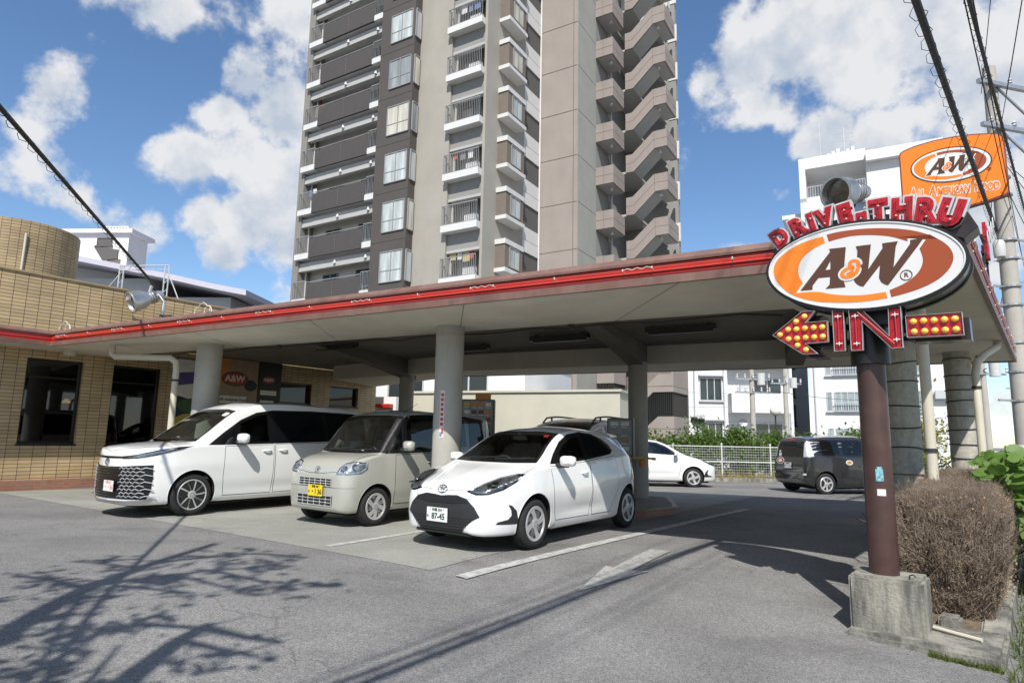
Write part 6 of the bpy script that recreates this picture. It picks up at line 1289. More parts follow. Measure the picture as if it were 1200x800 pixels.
# cabinet: two black ovals, the second set back
plate_s('oval_cabinet', oval(1.0, .045), .0, .02, G_['black'], sign, bevel=.006); plate_s('oval_cabinet', oval(1.0, .03), .26, .26, G_['case'], sign)
plate_s('oval_cabinet', oval(1.0, .045), .32, .06, G_['black'], sign, bevel=.006)
lg = bpy.data.objects['oval_cabinet']; logo(lg, lambda p: p, 1.0, -.02)
ring = MB(); ring.tube([FS(-.026) @ Vector((p[0], p[1], 0)) for p in oval(1.0, .012)] + [FS(-.026) @ Vector((*oval(1.0, .012)[0], 0))], .007, 6, caps=False); ring.build('oval_rim', G_['white'], lg, smooth=True)
rm_ = text_mb('R', .055, .001, .001, F=FS(-.026) @ Matrix.Translation((.296, 2.719, 0))); rm_.M = FS(-.026); rm_.tube([(.296 + .042 * math.cos(t_), 2.719 + .042 * math.sin(t_), 0) for t_ in [2 * math.pi * i / 20 for i in range(21)]], .0035, 5, caps=False); rm_.build('registered_mark', G_['brown'], lg)
# neon letters on an arched box
arc = [(-.80, 3.13), (-.74, 3.20), (-.5, 3.30), (-.2, 3.335), (.1, 3.315), (.4, 3.25), (.62, 3.16), (.74, 3.20), (.80, 3.06), (.70, 2.98), (.5, 3.08), (.2, 3.17), (-.1, 3.20), (-.4, 3.18), (-.7, 3.06)]
plate_s('letter_backing', [(p[0], p[1]) for p in arc], .30, .24, G_['case'], sign, bevel=.004)
LT = [('D', -.702, 3.236, 30, .21), ('R', -.540, 3.305, 20, .215), ('I', -.419, 3.325, 14, .215), ('V', -.307, 3.337, 10, .225), ('E', -.141, 3.341, 8, .235), ('-', -.010, 3.325, 2, .235), ('T', .122, 3.318, -1, .24), ('H', .296, 3.290, -5, .24), ('R', .458, 3.245, -11, .255), ('U', .626, 3.190, -21, .265)]
for ch, x, z, rot, sz in LT:
    Fq = lambda y: FS(y) @ Matrix.Translation((x, z, 0)) @ Matrix.Rotation(R(rot), 4, 'Z')
    S_ = sz * .99; lo = text_mb(ch, S_, .045, .038 * sz / .23, F=Fq(.055), xs=.84).build('neon_letter', G_['rim'], sign)
    text_mb(ch, S_, .006, .022 * sz / .23, F=Fq(.008), xs=.84).build('letter_face', G_['neonred'], lo)
    tb = text_mb(ch, S_ * .99, 0, -.004, F=Fq(-.012), xs=.84, tube=.0032); tb.build('letter_tube', G_['tube'], lo)
    cl_ = MB(M=Fq(-.012))
    for k in range(2): a_, b_ = rnd.uniform(-.04, .04), (-.045 + k * .085) * sz / .23; cl_.box((a_, b_, 0), (.018, .004, .016)); cl_.box((a_, b_, .010), (.004, .013, .006))
    cl_.build('tube_clip', M['clip'], lo)
# IN row
IN = dict(I=[(-.283, 2.483), (-.196, 2.481), (-.200, 2.125), (-.284, 2.125)], N=[(-.151, 2.479), (-.056, 2.476), (.140, 2.223), (.147, 2.470), (.235, 2.464), (.232, 2.120), (.154, 2.119), (-.055, 2.372), (-.063, 2.120), (-.150, 2.121)], arrow=[(-.802, 2.313), (-.536, 2.507), (-.428, 2.503), (-.511, 2.403), (-.330, 2.400), (-.332, 2.214), (-.520, 2.212), (-.423, 2.115), (-.547, 2.119)], box=[(.267, 2.379), (.647, 2.369), (.649, 2.189), (.268, 2.201)])
def tray(name, poly, par, depth=.09):
    o = plate_s(name, poly, depth, depth - .012, G_['black'], par); plate_s('tray_face', inset(poly, .006), .010, .006, G_['neonred'], o)
    e = MB(); L_ = [FS(-.002) @ Vector((*p, 0)) for p in poly]
    for i in range(len(poly)):
        a, b = poly[i], poly[(i + 1) % len(poly)]; d = (Vector(b) - Vector(a)).normalized() * .002; q = Vector((-d.y, d.x)) * .55
        e.prism([tuple(Vector(a) - q * .8), tuple(Vector(b) - q * .8), tuple(Vector(b) + q * .8), tuple(Vector(a) + q * .8)], 0, .05 + .0006 * i, FS(.035))
    e.build('tray_rim', G_['rim'], o); return o
for nm, ky in (('neon_letter', 'I'), ('neon_letter', 'N')):
    o = tray(nm, IN[ky], sign); t_ = MB(); F = FS(-.012)
    segs = {'I': [[(-.24, 2.45), (-.24, 2.16)]], 'N': [[(-.104, 2.15), (-.104, 2.44), (-.085, 2.45), (.175, 2.155), (.195, 2.16), (.193, 2.43)]]}[ky]
    for s_ in segs: t_.tube([F @ Vector((*p, 0)) for p in s_], .006, 8)
    t_.build('letter_tube', G_['tube'], o, smooth=True); c_ = MB(M=F)
    for p in ({'I': [(-.24, 2.43), (-.24, 2.19)], 'N': [(-.104, 2.42), (-.104, 2.18), (.193, 2.40), (.193, 2.19)]}[ky]): c_.box((p[0], p[1], 0), (.05, .008, .014)); c_.box((p[0], p[1], .0), (.008, .03, .012))
    c_.build('tube_clip', M['clip'], o)
BULB = [(-.516, 2.46), (-.59, 2.421), (-.662, 2.353), (-.59, 2.349), (-.517, 2.352), (-.443, 2.35), (-.372, 2.348), (-.736, 2.311), (-.662, 2.265), (-.588, 2.265), (-.515, 2.266), (-.443, 2.264), (-.372, 2.264), (-.587, 2.201), (-.517, 2.156)]
BULB2 = [(.319, 2.327), (.39, 2.327), (.461, 2.324), (.531, 2.323), (.6, 2.322), (.32, 2.243), (.392, 2.241), (.461, 2.24), (.531, 2.238), (.602, 2.237)]
for nm, ky, bl_ in (('bulb_arrow', 'arrow', BULB), ('bulb_box', 'box', BULB2)):
    o = tray(nm, IN[ky], sign, .10); p2 = [(x + .035, z - .02) for x, z in IN[ky]]; plate_s('rear_tray', p2, .34, .2, G_['case'], o)
    for x, z in bl_:
        b = MB(M=FS(.004) @ Matrix.Translation((x, z, 0))); b.lathe([(.020, 0), (.0255, .008), (.026, .016), (.021, .028), (.011, .035), (0, .037)], 18); b.build('bulb', G_['bulb'], o, smooth=True)
# frame that carries the boxes, pole, stickers
fr_ = MB(M=FS(.20)); fr_.box((-.05, 2.36, 0), (1.1, .05, .05)); fr_.box((-.05, 2.22, 0), (1.0, .04, .05)); fr_.box((-.3, 2.42, 0), (.05, .3, .05)); fr_.box((.22, 2.42, 0), (.05, .3, .05)); fr_.box((.05, 2.45, .0), (.35, .2, .14)); fr_.build('sign_frame', G_['black'], sign)
py_ = .27; px_ = -.06; PZ = .255 - zof
pl_ = MB(); pl_.tube([(px_, py_, PZ - .02), (px_, py_, 2.62 - zof)], .113, 36); po = pl_.build('pole', G_['pole'], sign, smooth=True)
pc = MB(M=Matrix.Translation((px_, py_, 0))); pc.lathe([(.114, 2.02 - zof), (.155, 2.02 - zof), (.155, 2.5 - zof), (.114, 2.5 - zof)], 32); pc.build('pole_sleeve', G_['black'], po, smooth=True)
def onpole(a0, a1, z0, z1, m, r=.1145):
    vs = []; n = 8
    for i in range(n + 1):
        a = a0 + (a1 - a0) * i / n; f = i / n
        for rr in (r - .002, r + .0015):
            for z in (z0, z1): vs.append((px_ + rr * math.cos(a), py_ + rr * math.sin(a), z - zof))
    fs = [(0, 2, 3, 1), (n * 4, n * 4 + 1, n * 4 + 3, n * 4 + 2)]
    for i in range(n): k = i * 4; q = k + 4; fs += [(k + 2, q + 2, q + 3, k + 3), (k + 1, k + 3, q + 3, q + 1), (k, q, q + 2, k + 2)]
    MB().add(vs, fs).build('sticker', m, po)
M['sticker_cyan'] = mat('sticker_cyan', (.18, .40, .45), .5, var=.6, scale=60)
onpole(-1.55, -1.05, 1.02, 1.12, M['sticker_cyan']); onpole(-1.45, -1.12, 1.115, 1.14, M['sticker_cyan'], .1149); onpole(-1.52, -.95, .90, .955, M['sticker_white'])
nm_ = MB(M=Matrix.Translation((px_, py_, 0)))
bk = MB(); bk.bb(-.295, .235, .05, .50, PZ - .70, PZ); bko = bk.build('plinth', G_['plinth'], sign, bevel=.022)
ht = MB(); ht.tube([(px_ + .20, py_ - .13, PZ - .03), (px_ + .20, py_ - .13, PZ + .03), (px_ + .225, py_ - .13, PZ + .04), (px_ + .245, py_ - .13, PZ + .025)], .006, 6); ht.build('lifting_hook', M['dark_metal'], bko)
# planter kerb under the plinth and the dry hedge
kb = thing('planter_kerb', 'stained concrete planter kerb under the sign plinth', 'kerb', (2.9, 5.1, 0), -R(40))
M['kerb_c'] = mat('kerb_concrete', (.29, .278, .24), .92, var=.18, scale=4, bump=.5, bscale=40, stain=.8, stain_col=(.07, .07, .064), sr=(.43, .58))
q = MB(); q.bb(-.335, .71, .20, .90, -.75, -.165); q.build('front_block', M['kerb_c'], kb, bevel=.03)
def kz(x, y): return gz(2.9 + x * math.cos(R(40)) + y * math.sin(R(40)), 5.1 - x * math.sin(R(40)) + y * math.cos(R(40)))
def ramp(mb, x0, x1, y0, y1, up_):
    n = 8; vs = []; fs = []
    for i in range(n + 1):
        y = y0 + (y1 - y0) * i / n; z = min(-.17, kz((x0 + x1) / 2, y) + up_) if i == 0 else kz((x0 + x1) / 2, y) + up_; vs += [(x0, y, z - .6), (x1, y, z - .6), (x1, y, z), (x0, y, z)]
    for i in range(n):
        a, b = i * 4, i * 4 + 4; fs += [(a + q, a + (q + 1) % 4, b + (q + 1) % 4, b + q) for q in range(4)]
    fs += [(3, 2, 1, 0), (n * 4, n * 4 + 1, n * 4 + 2, n * 4 + 3)]
    fs = [f[::-1] for f in fs]; mb.add(vs, fs)
q = MB(); ramp(q, .52, .71, .90, 5.4, .15); q.build('side_kerb', M['kerb_c'], kb, bevel=.02)
q = MB(); ramp(q, -.335, -.2, .90, 5.2, .13); q.build('lot_kerb', M['kerb_c'], kb, bevel=.02)
q = MB(); q.bb(.24, .40, .84, 1.05, -.32, -.09); q.build('loose_block', M['kerb_c'], kb, bevel=.02)
q = MB(); q.tube([(.23, .66, -.145), (.56, .52, -.148)], .016, 8); q.build('conduit_stub', M['pipe'], kb, smooth=True)
M['soil'] = mat('soil', (.14, .105, .07), .95, var=.4, scale=12, bump=.6, bscale=30)
q = MB(); ramp(q, -.2, .52, .90, 5.4, .08); q.build('soil', M['soil'], kb)

# ================================================================== PLANTS
from mathutils import noise as mnoise
M['twig'] = mat('twig', (.205, .155, .115), .9, col2=(.43, .345, .265), scale=9); M['twig_dark'] = mat('twig_dark', (.085, .055, .04), .9, var=.2); M['dry_leaf'] = mat('dry_leaf', (.26, .17, .10), .9, col2=(.42, .30, .18), scale=9)
def leaf_mat(name, c1, c2, rough=.5, trans=.35):
    m = mat(name, c1, rough, col2=c2, scale=3.5, spec=.35); t = m.node_tree; b = t.nodes['Principled BSDF']; o = t.nodes['Material Output']
    tr = t.nodes.new('ShaderNodeBsdfTranslucent'); mx = t.nodes.new('ShaderNodeMixShader'); mx.inputs[0].default_value = trans; tr.inputs[0].default_value = (min(1, c2[0] * 1.5), min(1, c2[1] * 1.5), c2[2], 1)
    t.links.new(b.outputs[0], mx.inputs[1]); t.links.new(tr.outputs[0], mx.inputs[2]); t.links.new(mx.outputs[0], o.inputs[0]); return m
M['leaf'] = leaf_mat('leaf', (.035, .075, .018), (.085, .14, .032)); M['leaf_h'] = leaf_mat('leaf_hedge', (.055, .10, .022), (.13, .20, .045)); M['leaf_y'] = leaf_mat('leaf_yellow', (.12, .14, .015), (.30, .27, .03)); M['leaf_big'] = leaf_mat('leaf_big', (.08, .16, .032), (.17, .28, .065)); M['bark'] = mat('bark', (.11, .085, .06), .9, var=.3, scale=10, bump=.5, bscale=30); M['straw'] = leaf_mat('straw', (.20, .16, .06), (.34, .28, .12), .8, .2); M['grass_m'] = leaf_mat('grass', (.06, .10, .02), (.14, .17, .04), .7, .3)
def leaves(n, pos, size, rg, asp=.45, flat=.0, fold=.25):
    """n folded leaf blades; pos(i) gives centre and outward direction"""
    vs = []; fs = []
    for i in range(n):
        c, nr = pos(i); s = size * rg.uniform(.6, 1.3); d = Vector((rg.gauss(0, 1), rg.gauss(0, 1), rg.gauss(0, 1) * (1 - flat))) + nr * .8
        d.normalize(); w = d.cross(Vector((rg.gauss(0, 1), rg.gauss(0, 1), rg.gauss(0, 1)))).normalized(); u = d.cross(w); b = len(vs)
        vs += [c - d * s * .5, c + w * s * asp * .5 + u * s * fold * .3, c + d * s * .5, c - w * s * asp * .5 + u * s * fold * .3]; fs += [(b, b + 1, b + 2), (b, b + 2, b + 3)]
    return vs, fs
def cluster_pos(cx, rx, ry, rz, rg, clumps, cr_):
    cs = []
    for k in range(clumps):
        while True:
            p = Vector((rg.uniform(-1, 1), rg.uniform(-1, 1), rg.uniform(-1, 1)))
            if p.length < 1: break
        p *= (.55 + .45 * rg.random()) / max(.4, p.length) if rg.random() < .7 else 1
        cs.append((Vector((p.x * rx, p.y * ry, p.z * rz)), rg.uniform(.6, 1.25) * cr_))
    def f(i):
        c, r_ = cs[i % clumps]; q = Vector((rg.gauss(0, .5), rg.gauss(0, .5), rg.gauss(0, .42))) * r_; p = cx + c + q; return p, (c + q).normalized()
    return f
def bush(name, label, cat, x, y, z, rx, ry, h, n, leaf, m, seed, group=None, clumps=26, cr_=None, stems=7, asp=.5):
    rg = random.Random(seed); t = thing(name, label, cat, (x, y, z), 0, group)
    f = cluster_pos(Vector((0, 0, h * .55)), rx * .86, ry * .86, h * .46, rg, clumps, cr_ or h * .28); v, fc_ = leaves(n, f, leaf, rg, asp); v = [Vector((p.x, p.y, max(p.z, .03))) for p in v]
    MB().add(v, fc_).build('foliage', m, t)
    st_ = MB()
    for i in range(stems):
        a = rg.uniform(0, 6.28); st_.tube([(rg.uniform(-.1, .1) * rx, rg.uniform(-.1, .1) * ry, -.1), (math.cos(a) * rx * .3, math.sin(a) * ry * .3, h * .4), (math.cos(a) * rx * .6, math.sin(a) * ry * .6, h * .8)], [.022, .015, .006], 5)
    st_.build('stem', M['bark'], t); return t
# dry clipped hedge: many bare twigs fanning out of a few stems
def dry_hedge(label, corners, h, n, seed, zb):
    rg = random.Random(seed); (x0, x1), (y0, y1) = corners
    t = thing('dry_hedge', label, 'hedge', (2.9, 5.1, zb), -R(40), 'clipped dry hedge bushes')
    vs = []; fs = []
    def twig(a, b, r0, r1, dst=None):
        V, Fq_ = dst or (vs, fs); d = (b - a).normalized(); x = d.orthogonal().normalized(); y = d.cross(x); k = len(V)
        for p, r_ in ((a, r0), (b, r1)):
            for j in range(3): q = 2.094 * j; V.append(p + (x * math.cos(q) + y * math.sin(q)) * r_)
        for j in range(3): Fq_.append((k + j, k + (j + 1) % 3, k + 3 + (j + 1) % 3, k + 3 + j))
    v2 = []; f2 = []; stems = [Vector((rg.uniform(x0 + .25, x1 - .25), rg.uniform(y0 + .25, y1 - .25), 0)) for _ in range(9)]
    for s in stems:
        for k in range(7):
            a = s + Vector((rg.uniform(-.04, .04), rg.uniform(-.04, .04), 0)); b = a + Vector((rg.gauss(0, .22), rg.gauss(0, .22), rg.uniform(.3, .62) * h)); twig(a, b, .014, .008, (v2, f2))
            for q in range(3): c_ = b + Vector((rg.gauss(0, .18), rg.gauss(0, .18), rg.uniform(.1, .3) * h)); twig(b, c_, .008, .004, (v2, f2))
    rr = .16
    for i in range(n):
        # tips gather on the clipped faces of the box
        u = rg.random(); p = Vector((rg.uniform(x0, x1), rg.uniform(y0, y1), rg.uniform(.12, 1) * h))
        if u < .42: p.z = h * (1 - abs(rg.gauss(0, .05)))
        elif u < .64: p.y = y0 + abs(rg.gauss(0, .06))
        elif u < .76: p.x = x0 + abs(rg.gauss(0, .06))
        elif u < .90: p.x = x1 - abs(rg.gauss(0, .06))
        # rounded shoulders
        ex = max(0, rr - (p.x - x0), rr - (x1 - p.x)); ey = max(0, rr - (p.y - y0), rr - (y1 - p.y)); p.z -= (ex * ex + ey * ey) / rr * .9
        taper = .62 + .38 * min(1, p.z / (h * .55)); cx_ = (x0 + x1) / 2; cy_ = (y0 + y1) / 2; p.x = cx_ + (p.x - cx_) * taper; p.y = cy_ + (p.y - cy_) * taper
        if mnoise.noise(p * 5.5 + Vector((seed, 0, 0))) < -.22 and rg.random() < .8: continue
        root_ = Vector((cx_ + (p.x - cx_) * .4, cy_ + (p.y - cy_) * .55, p.z * .42)); d = (p - root_).normalized(); d = (d + Vector((rg.gauss(0, .36), rg.gauss(0, .36), rg.gauss(0, .28) + .30))).normalized(); L_ = rg.uniform(.05, .13)
        if rg.random() < .035: p = p + d * rg.uniform(.04, .13); L_ += .1
        a = p - d * L_; twig(a, p, .0019, .0008)
        for q in range(2):
            e = (d * .7 + Vector((rg.gauss(0, .7), rg.gauss(0, .7), rg.gauss(0, .7)))).normalized(); m_ = a.lerp(p, rg.uniform(.2, .8)); twig(m_, m_ + e * rg.uniform(.02, .06), .0013, .0006)
    MB().add(v2, f2).build('stem', M['twig_dark'], t); MB().add(vs, fs).build('twigs', M['twig'], t)
    def lp(i):
        p = Vector((rg.uniform(x0, x1), rg.uniform(y0, y1), rg.uniform(.25, .97) * h)); return p, Vector((0, 0, .5))
    v3, f3 = leaves(int(n * .12), lp, .022, rg, .5); MB().add(v3, f3).build('dry_leaves', M['dry_leaf'], t)
    dk_ = MB(); dk_.box(((x0 + x1) / 2, (y0 + y1) / 2, h * .45), ((x1 - x0) * .45, (y1 - y0) * .45, h * .5)); 
    return t
zb_ = -.22
dry_hedge('brown dry clipped hedge bush nearest the sign plinth', ((-.14, .76), (1.0, 2.1)), 1.16, 42000, 3, zb_)
dry_hedge('lower brown dry hedge bush before the second strapped column', ((-.14, .74), (2.15, 3.5)), 1.12, 17000, 5, zb_ + .08)
dry_hedge('far brown dry hedge bush at the foot of the rear strapped column', ((-.12, .72), (3.55, 5.1)), 1.12, 11000, 9, zb_ + .14)
# vine with big leaves at the right edge
vn = thing('leafy_vine', 'big round bright green vine leaves at the right edge', 'vine', (5.2, 6.85, gz(5.2, 6.85)), -R(36))
rg = random.Random(21); vs = []; fs = []
for i in range(950):
    p = Vector((rg.gauss(.25, .30), rg.uniform(-.3, 2.6), 0)); p.z = .45 + rg.uniform(0, 1.10) - .35 * abs(p.x - .2)
    if p.x < -.22 or p.z < .12: continue
    s = rg.uniform(.045, .105); d = Vector((rg.gauss(0, .6), rg.gauss(-.35, .5), rg.gauss(.75, .35))).normalized(); a = d.orthogonal().normalized(); a = (Matrix.Rotation(rg.uniform(0, 6.28), 3, d) @ a); b_ = d.cross(a); k = len(vs); vs.append(p)
    shp = [(1.0, 0), (.8, .5), (.45, .85), (0, .95), (-.5, .75), (-.72, .35), (-.42, 0), (-.72, -.35), (-.5, -.75), (0, -.95), (.45, -.85), (.8, -.5)]
    for u, w in shp: vs.append(p + a * u * s + b_ * w * s - d * (.12 * s * (u * u + w * w)))
    for j in range(12): fs.append((k, k + 1 + j, k + 1 + (j + 1) % 12))
MB().add(vs, fs).build('foliage', M['leaf_big'], vn)
st_ = MB()
for i in range(16): x = rg.uniform(-.05, .5); y = rg.uniform(-.2, 2.4); st_.tube([(x, y, -.1), (x + rg.gauss(0, .15), y + rg.gauss(0, .2), .5), (x + rg.gauss(0, .3), y + rg.gauss(0, .3), 1.2)], [.012, .008, .004], 5)
st_.build('stem', M['bark'], vn)
bush('shrub', 'yellow-green shrub seen between the strapped columns', 'shrub', 9.6, 15.2, gz(9.6, 15.2), .75, .6, 2.1, 2600, .10, M['leaf_y'], 31, clumps=30)
bush('shrub', 'low green weedy shrub beside the red post', 'shrub', 9.2, 11.0, gz(9.2, 11.0), .9, .8, 1.15, 2200, .09, M['leaf'], 32)
bush('shrub', 'green weeds at the foot of the far right column', 'shrub', 9.0, 13.4, gz(9.0, 13.4), .8, .6, .9, 1500, .08, M['leaf'], 33)
# hedge row beyond the fence, each bush its own
hx = [(6.3, 26.9, 1.05, 1.75), (7.9, 27.6, 1.2, 1.9), (9.9, 27.6, 1.1, 1.85), (11.6, 27.8, 1.15, 1.8), (13.4, 27.9, 1.2, 1.75), (15.3, 28.0, 1.2, 1.9), (17.4, 28.2, 1.3, 1.8), (4.2, 27.4, 1.0, 1.7), (2.6, 26.4, .8, 2.3)]
hl = ['rounded green bush above the fence left of the white hatchback roof', 'bright green bush above the fence behind the white hatchback', 'green bush above the fence by the street lamp', 'green bush above the fence left of the charcoal van', 'green bush rising directly over the charcoal van roof', 'green bush above the fence right of the charcoal van', 'green bush beyond the fence behind the brown sign pole', 'green bush half hidden by the rear canopy column', 'thin green bush beside the tower foot']
for i, ((x, y, r_, h), lb) in enumerate(zip(hx, hl)): bush('hedge_bush', lb, 'bush', x, y, gz(x, y) - .05, r_, .8, h * 1.08, 4200, .17, M['leaf_h'], 40 + i, 'bushes beyond the mesh fence', 30)
# dry grass strip with verge under the fence
rg = random.Random(77); vs = []; fs = []
for i in range(6000):
    x = rg.uniform(2.5, 19); y = 25.1 + abs(rg.gauss(0, .75)) if rg.random() < .8 else rg.uniform(24.9, 26.2); h = rg.uniform(.08, .5) * (1.0 if y > 25.7 else .55); a = rg.uniform(0, 6.28); z = gz(x, y); w = Vector((math.cos(a), math.sin(a), 0)) * .018; tp_ = Vector((x + rg.gauss(0, .1), y + rg.gauss(0, .1), z + h)); k = len(vs); vs += [Vector((x, y, z)) - w, Vector((x, y, z)) + w, tp_]; fs.append((k, k + 1, k + 2))
MB().add(vs, fs).build('verge_grass', M['straw'], kind='stuff')
vs = []; fs = []
for i in range(9000):
    u = rg.uniform(.73, 2.0); v_ = rg.uniform(-.6, 6.5); x = 2.9 + u * math.cos(R(40)) + v_ * math.sin(R(40)); y = 5.1 - u * math.sin(R(40)) + v_ * math.cos(R(40)); z = gz(x, y); h = rg.uniform(.02, .10) if rg.random() < .8 else rg.uniform(.08, .2); a = rg.uniform(0, 6.28); w = Vector((math.cos(a), math.sin(a), 0)) * .006
    if rg.random() < .45 and math.sin(x * 5 + y * 3) > .2: continue
    tp_ = Vector((x + rg.gauss(0, .03), y + rg.gauss(0, .03), z + h)); k = len(vs); vs += [Vector((x, y, z)) - w, Vector((x, y, z)) + w, tp_]; fs.append((k, k + 1, k + 2))
for i in range(900):
    u = -.3 + 1.0 * rg.random(); w0 = .18 - abs(rg.gauss(0, .02)); x = 2.9 + u * math.cos(R(40)) + w0 * math.sin(R(40)); y = 5.1 - u * math.sin(R(40)) + w0 * math.cos(R(40))
    if u < .25: continue
    z = gz(x, y); a = rg.uniform(0, 6.28); w = Vector((math.cos(a), math.sin(a), 0)) * .005; tp_ = Vector((x + rg.gauss(0, .02), y + rg.gauss(0, .02), z + rg.uniform(.01, .06))); k = len(vs); vs += [Vector((x, y, z)) - w, Vector((x, y, z)) + w, tp_]; fs.append((k, k + 1, k + 2))
MB().add(vs, fs).build('roadside_grass', M['grass_m'], kind='stuff')
kq = [(.5, 24.85), (7.0, 24.75), (12, 24.7), (20, 24.9)]
q = MB()
for a, b in zip(kq[:-1], kq[1:]):
    a, b = Vector(a), Vector(b); d = b - a; q.box(((a.x + b.x) / 2, (a.y + b.y) / 2, gz(*(a + d * .5)) + .03), (d.length, .18, .22), math.atan2(d.y, d.x))
q.build('verge_kerb', M['kerb_c'], kind='structure')

# ================================================================== FENCE, POLES, LAMPS
fn = thing('mesh_fence', 'white wire mesh fence along the back of the lot', 'fence', (2.0, 26.3, gz(9, 26)), 0)
M['fence_w'] = mat('fence_white', (.62, .63, .62), .5)
for i in range(12): MB().tube([(i * 2.0 + .7, 0, -.3), (i * 2.0 + .7, 0, 1.42)], .03, 8).build('post', M['fence_w'], fn)
for i in range(12): MB().ball((i * 2.0 + .7, 0, 1.43), .045, 8, 6).build('post_cap', M['fence_w'], fn) if i in (3, 4) else None
None
rw = MB()
for z in (.08, .72, 1.33): rw.tube([(0, 0, z), (23, 0, z)], .02, 6)
rw.build('rail', M['fence_w'], fn)
ms = MB()
for i in range(int(23 / .10)): ms.tube([(i * .10, -.01, .08), (i * .10, -.01, 1.33)], .0035, 3, caps=False)
for k in range(13): ms.tube([(0, -.015, .08 + k * .104), (23, -.015, .08 + k * .104)], .0045, 3, caps=False)
ms.build('mesh_panel', M['fence_w'], fn)
M['conc_pole'] = mat('concrete_pole', (.42, .40, .36), .85, var=.1, scale=2, stain=.25, stain_col=(.25, .23, .2)); M['insul'] = mat('insulator', (.55, .55, .54), .3, coat=.4); M['cable'] = mat('cable', (.012, .012, .012), .6)
KP = lambda p: (p[0] * 1.31, p[1] * 1.31, 1.33 + (p[2] - 1.33) * 1.31)
up_ = thing('utility_pole', 'tall grey concrete utility pole with crossarms at the right edge', 'utility pole', (13.78, 17.03, gz(13.8, 17.0)), 0)
up_.scale = (1.31, 1.31, 1.31)
q = MB(); q.tube([(0, 0, -.3), (0, 0, 9.4)], .19, 20, .125); q.build('shaft', M['conc_pole'], up_, smooth=True)
q = MB(); q.lathe([(.196, .3), (.196, 1.1)], 20); q.build('base_band', M['white_paint'], up_, smooth=True)
for z in (7.9, 8.9):
    q = MB(); q.box((.55, -.05, z), (2.2, .09, .09), .25); q.box((.42, -.02, z - .3), (.9, .04, .04), .25, 0, .6); q.build('crossarm', M['steel'], up_)
    for x in (-.3, .35, .9, 1.45): q = MB(M=Matrix.Translation((.55 + (x - .55) * .97, -.05 + (x - .55) * .25, z + .05))); q.lathe([(.02, 0), (.05, .04), (.03, .07), (.05, .1), (.03, .13), (0, .17)], 10); q.build('insulator', M['insul'], up_, smooth=True)
for z in (2.0, 2.6, 3.2, 4.0, 4.4, 5.0, 5.4, 6.4, 6.8):
    q = MB(M=Matrix.Translation((0, 0, z))); q.lathe([(.17, -.02), (.195, -.02), (.195, .02), (.17, .02)], 18); q.box((.35 if int(z * 10) % 4 else -.3, -.05, .0), (.6, .04, .04), .3); q.build('pole_band', M['steel'], up_)
q = MB(); q.lathe([(0, 5.0), (.10, 5.0), (.11, 5.05), (.11, 5.3), (.08, 5.36), (0, 5.36)], 18, Matrix.Translation((-.28, -.15, 0))); q.build('transformer', M['insul'], up_, smooth=True)
for i in range(8): q = MB(); q.tube([(.2 * (-1) ** i, 0, 1.8 + i * .45), (.32 * (-1) ** i, -.02, 1.8 + i * .45)], .01, 5); q.build('step_bolt', M['steel'], up_)
def far_pole(name, label, x, y, h, arms, r=.15):
    t = thing(name, label, 'utility pole', (x, y, gz(x, y)), 0, 'distant utility poles'); MB().tube([(0, 0, -.3), (0, 0, h)], r, 14, r * .7).build('shaft', M['conc_pole'], t, smooth=True)
    for z in arms:
        MB().box((0, -.12, z), (1.9, .08, .08), .1).build('crossarm', M['steel'], t)
        for k in range(5): MB().lathe([(.03, 0), (.06, .06), (.03, .12), (.06, .18), (0, .25)], 8, Matrix.Translation((-.8 + .4 * k, -.12 - .04 * k, z + .04))).build('insulator', M['insul'], t)
    MB().lathe([(0, 0), (.2, 0), (.2, .6), (0, .62)], 14, Matrix.Translation((.45, -.1, h * .55))).build('transformer', M['insul'], t, smooth=True)
    return t
far_pole('utility_pole', 'thin grey utility pole with crossarms before the white flats', 12.6, 33.0, 8.4, (4.2, 4.9, 6.5, 7.8)); far_pole('utility_pole', 'slim utility pole against the corner of the white flats', 16.3, 37.5, 9.0, (5.2, 7.5)); far_pole('utility_pole', 'distant utility pole between the red post and right edge', 19.5, 26.0, 8.0, (4.5, 5.2, 6.5))
sl_ = thing('street_lamp', 'small twin-head floodlight on a post beyond the fence', 'street lamp', (8.4, 28.6, gz(8.4, 28.6)), 0); MB().tube([(0, 0, 0), (0, 0, 2.35)], .045, 8).build('post', M['dark_metal'], sl_)
MB().box((-.16, -.1, 2.5), (.28, .2, .26), 0, .4).build('lamp_head', M['dark_metal'], sl_, bevel=.02); MB().box((.17, -.05, 2.45), (.26, .2, .24), .3, .4).build('lamp_head', M['dark_metal'], sl_, bevel=.02)
gl_ = thing('globe_lamp', 'white globe lamp on a thin post left of the tall white block', 'street lamp', (12.35, 29.6, gz(12.3, 29.6)), 0); MB().tube([(0, 0, 0), (0, 0, 2.9)], .04, 8).build('post', M['dark_metal'], gl_); MB().ball((0, 0, 3.05), .24, 18, 12).build('globe', mat('globe', (.75, .72, .6), .35), gl_, smooth=True)
